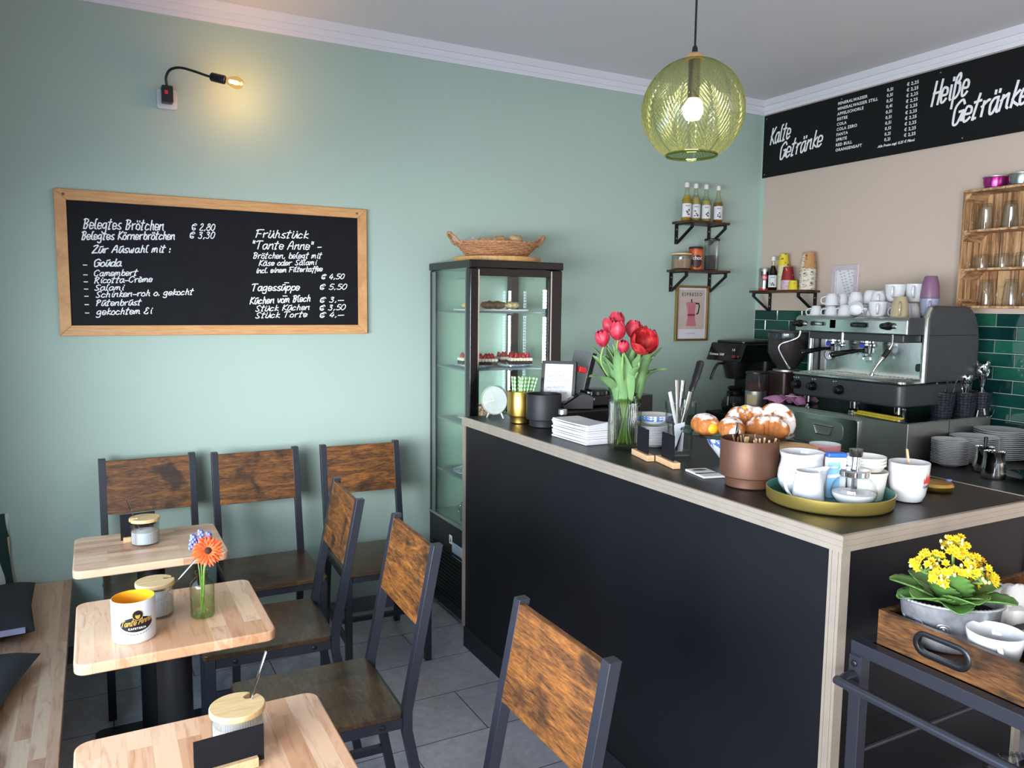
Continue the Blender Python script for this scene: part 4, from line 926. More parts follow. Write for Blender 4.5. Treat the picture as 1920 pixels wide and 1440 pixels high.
# vase of tulips
VX, VY = 1.698, 2.296
T = thing('tulip_vase', 'smoky green ribbed glass vase holding red tulips on the counter', 'vase', (VX, VY, Z0))
ob('glass_body', MB().lathe([(0,.002),(.052,.002),(.058,.006),(.0605,.018),(.0615,.04),(.0615,.165),(.059,.18),(.053,.19),(.0515,.20),(.053,.208),(.0505,.208),(.049,.199),(.0505,.189),(.0565,.178),(.059,.165),(.059,.02),(0,.012)], 56), M['vaseglass'], T)
ob('water', MB().lathe([(0,.013),(.0575,.02),(.058,.112),(0,.112)], 40), glass('vase water', '#d6dcc8', '#b9c2a6', 1.2), T)
M['tul'] = (lambda t: t.bsdf(t.ramp(t.noise(t.co((1,1,.5)), 60, 4), [(.35, '#a81f38'), (.6, '#d23b50'), (.8, '#e2798a')]), .5))(NT('red tulip petal'))
M['tulo'] = (lambda t: t.bsdf(t.ramp(t.noise(t.co((1,1,.5)), 55, 4), [(.35, '#8f1620'), (.55, '#bd2a2c'), (.75, '#d6604a')]), .5))(NT('open red tulip petal'))
M['stem'] = plain('tulip stem', '#86a860', .5, 0, .12, 40)
heads = ((1.587,2.28,1.488,.9,'tulip at the far left of the bunch, leaning out'),(1.637,2.265,1.512,1.05,'rounded tulip second from the left in the bunch'),(1.675,2.37,1.532,.85,'tulip peeking out at the back top left of the bunch'),
         (1.717,2.385,1.540,1.05,'topmost tulip at the back of the bunch'),(1.682,2.205,1.474,1.26,'wide open bright red tulip at the front of the bunch'),(1.72,2.29,1.515,1.0,'pink red tulip just right of the open one'),
         (1.745,2.235,1.485,1.0,'tulip with pale green base right of the open one'),(1.787,2.33,1.498,.95,'tulip at the far right of the bunch'),(1.628,2.22,1.468,.7,'half hidden small tulip low on the left of the bunch'))
rp = random.Random(21)
def leaf(mb, base, d0, d1, L, w, twist=0, n=10):
    base = Vector(base); d0 = Vector(d0).normalized(); d1 = Vector(d1).normalized(); P = [base.copy()]; D = []
    for i in range(n): d = d0.lerp(d1, i/(n-1)).normalized(); D.append(d); P.append(P[-1]+d*L/n)
    side = d0.cross(d1 if d0.cross(d1).length > .05 else Vector((.3,.9,.1))).normalized()
    side = Matrix.Rotation(twist, 3, d0) @ side
    def fn(u, v):
        i = min(n-1, int(v*n)); f = v*n-i; p = P[i].lerp(P[i+1], f); d = D[i]; s = (side-d*side.dot(d)).normalized(); nn = d.cross(s)
        x = 2*u-1; ww = w/2*math.sin(PI*(.10+.90*v)**.8)**.8
        return tuple(p+s*x*ww+nn*(ww*.55*x*x+.003*math.sin(9*v+3*u)))
    mb.surf(fn, 6, n*2); return mb
for i, (x, y, z, k, lab) in enumerate(heads):
    z -= .012; T = thing('tulip', 'red '+lab, 'flower', (x, y, z), 0, 'red tulips in the ribbed vase')
    foot = Vector((VX-x+(x-VX)*-.28+rp.uniform(-.012,.012), VY-y+(y-VY)*-.28, Z0+.02-z)); nk = Vector((VX-x+(x-VX)*.32, VY-y+(y-VY)*.32, 1.312-z))
    P = smooth([foot, foot.lerp(nk, .55)+Vector((0,0,.0)), nk, Vector((-.12*(VX-x), -.1*(VY-y), -.07))*.6+Vector((0,0,-.02)), Vector((0, 0, .002))], 5)
    ob('stem', MB().tube(P, .0036, 8), M['stem'], T)
    d = Vector(((x-VX)*2.6, (y-VY)*2.6-.03, 1)).normalized(); 
    if k > 1.2: d = Vector((-.18, -.75, .62)).normalized()
    Rm = d.to_track_quat('Z', 'Y').to_matrix().to_4x4(); k *= 1.28; bl = MB(); L = .052*k; R0 = .0225*k; op = .5 if k > 1.6 else .0
    for ring in (0, 1):
        for j in range(3):
            a0 = 2*PI*(j+.5*ring)/3+i
            def fn(u, v, a0=a0, ring=ring):
                rr = R0*(math.sin(PI*(.06+.80*v))**.75)*(1-.10*ring)+op*R0*v*v*1.3+.0035*v*v*v*(1-ring)
                x_ = (2*u-1); wd = .98*math.sin(PI*(.14+.80*v)*.98)**.6+.1
                a = a0+x_*wd*(1-.25*op); e = 1+.05*math.sin(6*u+4*v+i)
                return (rr*e*math.cos(a), rr*e*math.sin(a), L*(v-.10*v*x_*x_))
            bl.at(Rm); bl.surf(fn, 8, 10)
    bl.at(None)
    ob('bloom', bl, M['tulo'] if k > 1.6 else M['tul'], T, sm=180)
    lf = MB(); b0 = Vector((nk.x, nk.y, 1.285-z)); ou = Vector((x-VX, y-VY, 0)).normalized() if abs(x-VX)+abs(y-VY) > .02 else Vector((.3,-.9,0))
    leaf(lf, b0, Vector((ou.x*.25, ou.y*.25, 1)), Vector((ou.x*.7, ou.y*.7, .9)), .15+.05*rp.random(), .042, rp.uniform(-.5, .5))
    if i in (0, 4, 6, 7): leaf(lf, b0, Vector((ou.x*.55-.1*(i == 0), ou.y*.3, 1)), Vector((ou.x*1.5-(.9 if i == 0 else 0), ou.y*.5-.2, .35)), .17, .052, rp.uniform(-.3, .3))
    for q in range(3):
        a = rp.uniform(0, 2*PI); e = .08+.26*rp.random(); leaf(lf, b0+Vector((.02*math.cos(a), .02*math.sin(a), -.01)), Vector((e*math.cos(a), e*math.sin(a), 1)), Vector((2.2*e*math.cos(a), 2.2*e*math.sin(a), .9)), .16+.07*rp.random(), .052, rp.uniform(-.6, .6))
    ob('leaf', lf, M['leaf'], T, sm=180)
# patterned plates
def stack(name, lab, group, x, y, z0, r, n, dz, mat, prof=None, cat='plate', jit=.0012):
    P0 = None; rr = random.Random(name+str(x))
    prof = prof or [(0,.0012),(r*.5,.0012),(r*.52,0),(r*.58,0),(r*.62,.003),(r*.97,.0135),(r,.0155),(r*.985,.0165),(r*.9,.0145),(r*.6,.0062),(0,.005)]
    for i in range(n):
        loc = (x+rr.uniform(-jit, jit), y+rr.uniform(-jit, jit), z0+i*dz)
        if not P0: P0 = ob(name, MB().lathe(prof, 48), mat, None, loc, (0,0,rr.random()*6), sm=50); tag(P0, lab[0], cat, group)
        else: dup(P0, loc, rr.random()*6, lab[1] if i == n-1 else lab[0], group)
stack('patterned_plate', ('white and blue plate in the stack between vase and cutlery tumbler',)*2, 'patterned plates on the counter', 1.833, 2.30, Z0, .072, 11, .0064, M['porcelain'])
bp = [(0,.001),(.035,.001),(.036,0),(.040,0),(.052,.006),(.066,.018),(.072,.027),(.0708,.0275),(.064,.019),(.05,.008),(0,.004)]
for i in range(2):
    T = thing('blue_rim_bowl', ('lower of two shallow bowls with a blue rim on the plate stack', 'blue rimmed shallow bowl on top of the plate stack')[i], 'bowl', (1.833, 2.30, Z0+.0835+i*.0075), 0, 'blue rimmed bowls on the plate stack')
    ob('bowl', MB().lathe(bp, 48), M['porcelain'], T, sm=60)
    ob('blue_band', MB().lathe([(.0632,.0148),(.0668,.0182),(.0723,.0268),(.0720,.0276)], 48), (lambda t: t.bsdf(t.ramp(t.noise(t.co(), 75, 3), [(.42, '#e6ebf2'), (.5, '#5f7fc0')]), .12))(NT('blue rim %d' % i)), T, sm=60)
# tumbler with utensils
TX, TY = 1.797, 2.105
T = thing('tall_tumbler', 'tall thick glass tumbler full of cutlery', 'glass', (TX, TY, Z0))
ob('glass_body', MB().lathe([(0,.001),(.036,.001),(.04,.006),(.042,.02),(.043,.03),(.0445,.10),(.0475,.112),(.053,.118),(.054,.19),(.052,.1905),(.051,.12),(.046,.114),(.0425,.10),(.040,.03),(.036,.022),(0,.018)], 44, wob=lambda a, z: 1+(.018*math.cos(10*a) if .02 < z < .108 else 0)), M['clearthick'], T, sm=60)
def utensil(name, lab, pts, r, mat, flat=.35, up=(0,1,0)):
    o = ob(name, MB().tube(smooth(pts, 5), r, 10, flat=flat, up=up), mat, None, (TX, TY, Z0), sm=50)
    return tag(o, lab, 'cutlery', 'cutlery in the tall tumbler')
def rs(a, n): return [a[0]+(a[1]-a[0])*i/(n-1) for i in range(n)]
utensil('knife', 'flat steel knife handle rising straight from the tumbler', [(.0,-.01,.02),(-.008,.0,.12),(-.014,.008,.265)], [.005]*5+[.0075]*6, M['steel'], .3)
utensil('knife', 'flat steel knife handle leaning beside the black handled tongs', [(-.012,.0,.02),(.004,.006,.12),(.018,.012,.262)], [.005]*5+[.0085]*6, M['chrome'], .3)
utensil('plastic_spatula', 'short white plastic handle at the left of the tumbler', [(.015,.0,.02),(-.02,.0,.12),(-.046,.006,.226)], [.004]*5+[.0075]*6, M['white_pl'], .3)
utensil('serving_tongs', 'dark steel serving tongs slanting across the tumbler', [(-.03,-.012,.02),(.0,-.016,.12),(.026,-.018,.225)], [.006]*5+[.009]*6, M['steel'], .3)
T = thing('slotted_turner', 'big black handled utensil leaning right out of the tumbler', 'utensil', (TX, TY, Z0))
ob('blade', MB().tube([(-.034,-.022,.022),(.0,-.014,.13),(.032,-.008,.20)], [.008,.010,.010], 10, flat=.3), M['black'], T)
ob('handle', MB().tube(smooth([(.030,-.008,.19),(.04,-.004,.225),(.062,.0,.27),(.082,.004,.315),(.086,.005,.332)], 5), [.008]*3+[.011]*3+[.0145]*4+[.0175]*5+[.018]*3+[.015,.011,.004], 14, flat=.55), M['black'], T, label='thick black plastic handle')
o = ob('sugar_sachet', MB().add([(-.03,-.02,.02),(-.012,-.03,.02),(-.004,-.028,.122),(-.036,-.016,.115),(-.03,-.014,.02),(-.012,-.024,.02),(-.004,-.022,.118),(-.036,-.01,.11)], [(0,1,2,3),(7,6,5,4),(0,4,5,1),(1,5,6,2),(2,6,7,3),(3,7,4,0)]), M['white_pl'], None, (TX, TY, Z0), sm=0); tag(o, 'white wrapper inside the tall tumbler', 'wrapper')
for i, (x, y, lab) in enumerate(((1.652, 2.125, 'black card in a pale block at the foot of the vase'), (1.652, 1.992, 'black card in a pale block in front of the tumbler'))):
    card_holder(lab, (x, y, Z0), math.radians(76), .092, .098, (.135, .026, .02), 'black card holders on the counter')
T = thing('business_cards', 'small stack of white printed cards lying near the brown pot', 'cards', (1.667, 1.83, Z0), math.radians(-12))
ob('card_stack', MB().box(-.036, .036, -.058, .058, 0, .006), M['paper'], T, sm=0)
m = MB(); m.m = 0; m.stroke([(-.036,-.014),(.036,-.014)], .012, .0064); m.m = 1; disc(m, 0, .034, .024, .012, .0064, 24, 1); m.m = 0; disc(m, 0, .03, .026, .005, .0067, 24, 1)
ob('card_print', m, [M['black'], plain('brown print', '#8a5a3a', .6)], T, sm=0)
# cake stand and pastries
GX, GY = 1.862, 1.90
T = thing('cake_stand', 'glass plate resting on a blue and white footed bowl, piled with pastries', 'cake stand', (GX, GY, Z0))
ob('bowl', MB().lathe([(0,0),(.045,0),(.046,.012),(.06,.03),(.085,.062),(.098,.09),(.097,.0915),(.083,.065),(.055,.034),(0,.02)], 48), M['porcelain'], T)
ob('blue_band', MB().lathe([(.0865,.0635),(.0985,.0895)], 48), (lambda t: t.bsdf(t.ramp(t.noise(t.co(), 50, 3), [(.45, '#e9edf3'), (.52, '#5570b5')]), .12))(NT('blue flowers')), T, sm=180, label='blue patterned rim')
ob('glass_plate', MB().lathe([(0,.0915),(.11,.0915),(.12,.093),(.181,.108),(.182,.111),(.12,.099),(.11,.0965),(0,.0965)], 64), glass('grey glass plate', '#d5d9d6', '#8d9694', 1.5), T)
def bake_mat(name, dust):
    t = NT(name); co = t.co(); n = t.noise(co, 34, 5, .6); ge = t.n('ShaderNodeNewGeometry'); sp = t.n('ShaderNodeSeparateXYZ')
    tc = t.n('ShaderNodeTexCoord'); t.l(tc.outputs['Normal'], sp.inputs[0]); ad = t.n('ShaderNodeMath', operation='MULTIPLY_ADD'); ad.inputs[1].default_value = .30
    t.l(sp.outputs[2], ad.inputs[0]); t.l(n, ad.inputs[2])
    c = t.ramp(n, [(.3, '#94501f'), (.55, '#bd7437'), (.75, '#cf9352')])
    return t.bsdf(t.mix(t.ramp(ad.outputs[0], [(dust, (0,0,0,1)), (dust+.12, (1,1,1,1))]), c, '#f1ece8'), .75, 0, n, .4, .004)
M['croi'] = bake_mat('dusted pastry', .67); M['donut'] = bake_mat('sugared doughnut', .64)
M['custard'] = plain('yellow custard', '#e0b127', .4, 0, .08, 60); M['cream2'] = plain('white pastry cream', '#efe7d2', .5)
zt = Z0+.0972
def croissant(lab, loc, rot, k=1, fill=None):
    T = thing('croissant', lab, 'pastry', loc, rot=rot, group='pastries on the cake stand')
    P = []; Rr = []; n = 40
    for i in range(n+1):
        t = i/n*2-1; a = t*1.15; P.append((.062*k*math.sin(a), .062*k*(math.cos(a)-1)+.02, .036*k-.012*k*t*t)); env = (1-abs(t)**2.4)**.6
        Rr.append(max(.004, .037*k*env*(1+.07*math.cos(t*5*PI*1.0)+.03*abs(math.sin(t*5*PI/2)))))
    ob('pastry_body', MB().tube(P, Rr, 20), M['croi'], T, sm=180)
    for fx, fy, fz, s, mt in fill or (): ob('filling', MB().sphere((fx, fy, fz), (.015*s, .012*s, .012*s), 14, 9), mt, T)
    return T
def bun(lab, loc, rz, L, r, mt):
    T = thing('filled_bun', lab, 'pastry', loc, rz, 'pastries on the cake stand')
    ob('pastry_body', MB().tube([(0, -L/2+L*i/14, r*.93) for i in range(15)], [max(.3, math.sin(PI*(.12+.8*i/14))**.5)*r*(1+.04*math.sin(i*1.9)) for i in range(15)], 20, flat=.92), M['croi'], T, sm=180)
    ob('filling', MB().sphere((0, -L/2+.006, r*.8), (r*.52, .014, r*.46), 16, 10), mt, T)
    return T
bun('dusted bun with yellow custard at the left of the pile', (1.765, 1.945, zt), math.radians(-14), .115, .040, M['custard'])
bun('dusted bun with white cream in front at the left', (1.785, 1.845, zt), math.radians(-32), .115, .040, M['cream2'])
croissant('large dusted croissant on top of the pile with custard', (1.897, 1.885, zt+.010), (.12, 0, math.radians(-28)), 1.18, ((-.012, .012, .076, .95, M["custard"]), (.052, -.035, .055, 1.1, M['custard'])))
croissant('smaller dusted croissant low behind the brown pot', (1.893, 1.800, zt), (0, 0, math.radians(-40)), 1.05)
T = ob('doughnut', MB().tube([(.036*math.cos(a), .036*math.sin(a), 0) for a in [2*PI*i/32 for i in range(32)]], .028, 18, closed=True, flat=.95), M['donut'], None, (1.975, 1.835, zt+.05), (math.radians(62), 0, math.radians(-18)), sm=180)
tag(T, 'sugared ring doughnut standing at the right of the pile', 'pastry', 'pastries on the cake stand')
# brown pot with stirrers
step_pot('brown_pot', 'large bronze brown stepped pot with wooden stirrers inside', 1.679, 1.659, .083, .139, M['bronze'])
s0 = None; rp = random.Random(4)
for i in range(16):
    a = rp.uniform(0, 2*PI); q = .03+.035*rp.random(); loc = (1.682+q*math.cos(a)*.8+.005, 1.662+q*math.sin(a)*.8, Z0+.037); rot = (-.25*math.sin(a)*q/.06, .25*math.cos(a)*q/.06, a)
    if not s0:
        s0 = ob('wooden_stirrer', MB().prism(rrect(-.003, .003, 0, .108, .0029, 4), -.0007, .0007, 'y'), M['blockwood'], None, loc, rot, sm=0); tag(s0, 'wooden coffee stirrer inside the brown pot', 'stirrer', 'wooden stirrers in the brown pot')
    else: dup(s0, loc, rot=rot)
o = ob('tea_spoon', spoon_mb(.125), M['chrome'], None, (1.655, 1.69, Z0+.062), (.1, -.25, .4)); tag(o, 'steel spoon end standing in the brown pot', 'spoon')
# jar with bamboo lid, pink cup
T = thing('storage_jar', 'dark ribbed storage jar with a wide bamboo lid behind the pitcher', 'jar', (1.893, 1.70, Z0))
ob('body', MB().lathe([(0,.001),(.07,.001),(.074,.005),(.074,.075),(0,.075)], 44, wob=lambda a, z: 1+.012*math.cos(44*a)), plain('brown ribbed glass', '#5d3d2a', .15), T, sm=180)
ob('lid', MB().prism(circ(0, 0, .081, 48), .076, .094), M['bamboo'], T, bev=.004)
T = thing('pink_cup', 'pale pink cup behind the sugar dispenser', 'cup', (2.0, 1.66, Z0))
pcup = [(0,.001),(.03,.001),(.033,.004),(.04,.03),(.0455,.07),(.047,.099),(.0455,.0995),(.044,.07),(.038,.03),(.030,.008),(0,.006)]
ob('body', MB().lathe(pcup[:6], 40), plain('pink glaze', '#d58f8f', .3), T); ob('inside_glaze', MB().lathe(pcup[5:], 40), M['porcelain'], T, label='white inner glaze')
# tray group
TX, TY = 1.734, 1.418; TZ = Z0+.0045
T = thing('round_tray', 'round gold rimmed tray with teal inside near the counter corner', 'tray', (TX, TY, Z0))
ob('outer_shell', MB().lathe([(0,0),(.150,0),(.157,.002),(.161,.007),(.163,.036),(.1615,.037)], 72), M['olive_gold'], T)
ob('inner_enamel', MB().lathe([(.1615,.037),(.1595,.0355),(.157,.009),(.153,.0042),(0,.0042)], 72), M['tray_teal'], T)
def jug_body(prof, n=48, spout=(0, .0, 0), r0=.05, H=.1, pinch=.35):
    a0, L, v0 = spout; m = MB()
    m.lathe(prof, n)
    out = []
    for x, y, z in m.v:
        r = math.hypot(x, y); a = math.atan2(y, x); da = (a-a0+PI) % (2*PI)-PI
        if r > 1e-4 and z > v0:
            k = math.exp(-(da/pinch)**2)*((z-v0)/(H-v0))**1.6; s = 1+L/r*k
            x *= s; y *= s; z += L*.35*k
        out.append((x, y, z))
    m.v = out; return m
T = thing('milk_pitcher', 'tall white porcelain pitcher at the back of the gold tray', 'pitcher', (1.733, 1.513, TZ))
pp = [(0,.001),(.040,.001),(.048,.004),(.060,.025),(.064,.045),(.062,.066),(.057,.085),(.056,.098),(.0605,.115),(.0590,.116),(.054,.099),(.055,.085),(.060,.066),(.0615,.045),(.057,.026),(0,.008)]
ob('body', jug_body(pp, 64, (math.radians(-103), .022, .085), H=.115, pinch=.30), M['porcelain'], T)
ob('handle', MB().tube(smooth([(.05,.028,.10),(.078,.045,.10),(.085,.05,.07),(.07,.04,.035),(.055,.03,.03)], 5), .007, 10, flat=.7), M['porcelain'], T)
T = thing('cream_jug', 'small white cream jug at the front of the tray, spout to the right', 'pitcher', (1.668, 1.432, TZ))
cp = [(0,.001),(.040,.001),(.0425,.004),(.039,.04),(.034,.076),(.033,.084),(.0315,.0845),(.032,.076),(.037,.04),(.040,.008),(0,.006)]
ob('body', jug_body(cp, 56, (math.radians(-20), .026, .045), H=.084, pinch=.42), M['porcelain'], T)
ob('handle', MB().tube(smooth([(-.032,.012,.072),(-.052,.02,.075),(-.062,.024,.064),(-.056,.022,.035),(-.042,.016,.012)], 5), .0055, 10, flat=.75), M['porcelain'], T)
T = thing('sweetener_dispenser', 'blue and white sweetener packet with a bright blue cap on the tray', 'dispenser', (1.775, 1.435, TZ), math.radians(-30))
def zz(z): return 0
ob('body', MB().prism(rrect(-.026, .026, -.014, .014, .006), 0, .112), M['white_pl'], T, bev=.002)
ob('cap', MB().prism(rrect(-.0265, .0265, -.0145, .0145, .006), .1125, .124), plain('bright blue cap', '#2f63c9', .35), T, bev=.003)
ob('label', MB().box(-.0265, .007, -.0152, -.0142, .003, .099), plain('sky blue label', '#86bde6', .5), T, sm=0)
lb = MB().at(Matrix.Translation((-.009, -.0154, 0)) @ Matrix.Rotation(PI/2, 4, 'X')); lb.stroke([(-.014, .06), (.014, .063)], .009, 0); lb.stroke([(-.013, .085), (.008, .086)], .005, 0)
ob('label_print', lb, M['white_pl'], T, sm=0)
T = thing('sugar_dispenser', 'round glass sugar dispenser with a chrome pouring spout', 'sugar dispenser', (1.748, 1.352, TZ))
ob('glass_body', MB().lathe([(0,.001),(.03,.001),(.044,.008),(.055,.024),(.057,.04),(.052,.058),(.042,.070),(.033,.075),(.033,.082)], 44), M['clearthick'], T)
ob('sugar', MB().lathe([(0,.004),(.03,.004),(.043,.011),(.0535,.026),(.0545,.034),(.03,.037),(0,.031)], 36), M['sugar'], T)
ob('screw_cap', MB().lathe([(.0,.080),(.036,.078),(.038,.080),(.038,.092),(.034,.096),(0,.096)], 36), M['chrome'], T)
ob('spout', MB().tube([(0,0,.03),(0,0,.096)], .0075, 14).tube([(0,0,.096),(.002,0,.125),(.004,0,.138)], .011, 16), M['chrome'], T)
ob('flap_top', MB().lathe([(0,.130),(.0155,.130),(.017,.133),(.017,.150),(0,.151)], 24), plain('dark glossy nozzle', '#5a5853', .15, .8), T)
def tub(lab, x, y, z, r, h, cat='tub'):
    T = thing('plastic_tub', lab, cat, (x, y, z), 0, 'stacked plastic tubs on the tray')
    ob('wall', MB().lathe([(0,.001),(r*.8,.001),(r*.82,.003),(r*.97,h-.006),(r,h-.006),(r,h),(r*.965,h),(r*.79,.006),(0,.005)], 40), M['tubpl'], T); return T
M['tubpl'] = plain('milky plastic', '#e4e2da', .35, 0, .02, 60, Transmission_Weight=.0)
t0 = tub('cream filled plastic tub at the right of the tray', 1.842, 1.388, TZ, .054, .078)
ob('cream', MB().lathe([(0,.0065),(.040,.0065),(.0475,.058),(0,.058)], 36), M['cream2'], t0)
for i in range(3): tub(('lowest', 'middle', 'topmost')[i]+' white lid of the plastic tub stack on the tray', 1.840, 1.392, TZ+.0785+i*.0085, .0525, .0215, 'lid')
T = thing('white_mug', 'white mug with a red and black emblem and a wooden stick', 'mug', (1.945, 1.335, Z0))
r = .052; mp = [(0,.001),(.034,.001),(.037,.003),(.044,.02),(.049,.05),(.0515,.08),(.0525,.106),(.051,.107),(.0495,.08),(.047,.05),(.042,.022),(0,.010)]
ob('body', MB().lathe(mp, 48), M['porcelain'], T)
ob('handle', MB().tube([(.046,.012,.088),(.07,.02,.086),(.079,.023,.066),(.074,.021,.042),(.045,.012,.032)], .006, 10), M['porcelain'], T)
em = MB(); A1 = math.radians(-86); em.m = 0
for px, py, L, w, aa in ((-.004,.0,.026,.011,1.45),(.002,-.002,.034,.012,1.2),(.008,-.004,.03,.010,.95),(-.008,-.003,.018,.008,1.8)):
    em.add([(px-w/2*math.sin(aa), py+w/2*math.cos(aa), 0), (px+w/2*math.sin(aa), py-w/2*math.cos(aa), 0), (px+L*math.cos(aa), py+L*math.sin(aa), 0)], [(0,1,2)])
em.m = 1; em.text('CAFE', .011, .0003, 'CENTER'); em.v[-1:] = em.v[-1:]
em.v = [(x, y-(.014 if i >= 12 else 0), z) for i, (x, y, z) in enumerate(em.v)]
em.warp(lambda x, y, z: ((.0512+.0004+y*.035)*math.cos(A1+x/.05), (.0512+.0004+y*.035)*math.sin(A1+x/.05), .058+y))
ob('emblem', em, [M['red'], M['black']], T, sm=0)
o = ob('wooden_stick', MB().tube([(.02,.0,.012),(-.022,-.004,.143)], .0038, 8, flat=.5), M['blockwood'], None, (1.95, 1.337, Z0)); tag(o, 'wooden stick leaning out of the white mug', 'stirrer')
T = thing('gold_dish', 'small gold dish with a lilac rim mark beside the white mug', 'dish', (2.13, 1.378, Z0))
ob('shell', MB().lathe([(0,.001),(.042,.001),(.048,.006),(.050,.016),(.045,.024),(.030,.027),(0,.0275)], 40), M['gold'], T)
ob('blue_tab', MB().cbox((.046,-.012,.026), (.012,.010,.006)), plain('lilac blue tab', '#7a8ad0', .5), T, bev=.001)
# ---------------------------------------------------------------- back worktop along the right wall
WZ = .92
T = thing('back_worktop', 'dark worktop running along the tiled right wall behind the counter', 'worktop', (3.06, 1.36, 0))
w, d = 3.92-3.06, YB-.006-1.36
ob('cabinet_body', MB().box(.03, w-.002, .01, d-.002, .08, .879), M['panel'], T, sm=0)
ob('worktop', MB().box(0, w, 0, d, .88, WZ), M['countertop'], T, bev=.002, sm=0)
ob('plinth', MB().box(.07, w-.02, .03, d-.02, 0, .0795), M['blackmat'], T, sm=0)
for i in range(4): ob('door', MB().box(.012, .0295, .03+i*.62, .63+i*.62, .10, .87), M['panel'], T, bev=.002, sm=0)
WZ += .0005
# knock-out drawer base
BX0, BX1, BY0, BY1, BZ0, BZ1 = 3.23, 3.86, 2.235, 3.06, WZ, 1.103
T = thing('drawer_base', 'brushed steel drawer base under the espresso machine', 'drawer base', (BX0, BY0, BZ0))
h = BZ1-BZ0; w, d = BX1-BX0, BY1-BY0
ob('housing', MB().box(0, w, 0, d, 0, h), M['steel'], T, bev=.003, sm=0)
ob('top_lip', MB().box(-.004, w, -.004, d, h+.0005, h+.004), M['steel_sh'], T, bev=.001, sm=0)
dr = ob('drawer', MB().prism(rrect(.25, .64, .012, .168, .016), -.016, -.0005, 'x'), M['steel_sh'], T, bev=.005, seg=3)
ob('pull_recess', MB().prism(rrect(.33, .56, .045, .14, .03), -.0185, -.0162, 'x'), M['steel'], dr, bev=.002)
ob('handle', MB().tube([(-.02, y, z) for y, z in ((.385,.115),(.405,.07),(.485,.07),(.505,.115))]+[], .005, 8, closed=True), M['chrome'], dr)
ob('seam', MB().box(.30, .303, -.0006, 0, .004, h-.002), M['iron'], T, sm=0)
BZ1 += .005
# espresso machine
T = thing('espresso_machine', 'large two-group steel espresso machine in front of the green tiles', 'espresso machine', (3.25, 2.29, BZ1))
W_, z0 = .645, -BZ1          # local: x depth from the front, y to the left along the wall
def Zm(z): return z-BZ1
ob('lower_body', MB().prism(rrect(0, .55, 0, W_, .035), Zm(1.166), Zm(1.272)), M['machine_grey'], T, bev=.012, seg=3)
ob('drip_tray', MB().prism(rrect(-.006, .19, -.004, W_+.004, .03), Zm(1.273), Zm(1.288)), M['steel_sh'], T, bev=.004)
gr = MB()
for i in range(26): gr.box(.02, .165, .03+i*.023, .036+i*.023, Zm(1.2885), Zm(1.2905))
ob('drip_grate', gr, M['steel'], T, sm=0)
ob('back_panel', MB().box(.19, .205, .02, W_-.02, Zm(1.288), Zm(1.52)), M['steel_sh'], T, sm=0)
ob('group_housing', MB().box(.06, .189, .05, W_-.05, Zm(1.462), Zm(1.499)), M['machine_grey'], T, bev=.006)
ob('head', MB().prism([(.012, Zm(1.5)), (.20, Zm(1.5)), (.20, Zm(1.578)), (.03, Zm(1.582)), (.012, Zm(1.57))], .0, W_, 'y'), M['steel_sh'], T, bev=.006, sm=20)
ob('head_side_cap', MB().box(.014, .15, -.004, -.0005, Zm(1.502), Zm(1.58)), M['machine_grey'], T, bev=.002)
ob('cup_tray', MB().box(.16, .50, .01, W_-.01, Zm(1.545), Zm(1.574)), M['steel'], T, sm=0)
ob('boiler_box', MB().box(.206, .50, .02, W_-.02, Zm(1.275), Zm(1.5445)), M['machine_grey'], T, sm=0)
side = [(.14, Zm(1.278)), (.53, Zm(1.278)), (.535, Zm(1.45))]+[(.535-.12+.12*math.cos(a), Zm(1.45)+.185*math.sin(a)) for a in [PI/2*i/8 for i in range(1, 9)]]+[(.20, Zm(1.637)), (.165, Zm(1.625)), (.145, Zm(1.58))]
for y0, y1 in ((-.018, .012), (W_-.012, W_+.018)):
    s = ob('side_panel', MB().prism(side, y0, y1, 'y'), M['machine_grey'], T, bev=.008, sm=30)
    ob('panel_seam', MB().box(.142, .534, y0-.0008, y0-.0001, Zm(1.498), Zm(1.501)), M['iron'], s, sm=0)
    ob('chrome_edge', MB().tube([(p[0], (y0+y1)/2, p[1]) for p in [(.139, Zm(1.28)), (.139, Zm(1.575)), (.147, Zm(1.605)), (.163, Zm(1.626))]], .0135, 10), M['steel_sh'], s)
for x in (.06, .45):
    for y in (.06, W_/2-.02, W_-.06): ob('foot', MB().lathe([(0,.0005),(.022,.0005),(.024,.012),(.016,.02),(.016,.07),(0,.07)], 18, (x, y, 0)), M['chrome'], T)
Xm = Matrix.Rotation(-PI/2, 4, 'Y')
def knob(y, z, r=.024, L=.04, x=0):
    ob('knob', MB().at(Matrix.Translation((x, y, z)) @ Xm).lathe([(0,0),(r,0),(r*1.02,.01),(r*.82,.018),(r*.74,L-.006),(r*.5,L),(0,L+.001)], 24), M['blackgloss'], T)
for y in (.600, .50, .335): knob(y, Zm(1.222)-(.003 if y < .4 else 0))
for y in (.618, .10): knob(y, Zm(1.54), .019, .05, .013); ob('knob_collar', MB().at(Matrix.Translation((.014, y-.032, Zm(1.538))) @ Xm).lathe([(0,0),(.010,0),(.010,.006),(.004,.012),(0,.012)], 16), M['chrome'], T)
for y in (.625, .61, .595, .505, .49, .375, .36): ob('button', MB().at(Matrix.Translation((-.0005, y, Zm(1.256))) @ Xm).lathe([(.0,.001),(.0045,.001),(.006,.0005),(.0062,-.001)], 14), M['chrome'], T)
plate = lambda y0, y1, z0, z1, x: MB().prism(rrect(y0, y1, z0, z1, (z1-z0)*.48), x-.003, x, 'x')
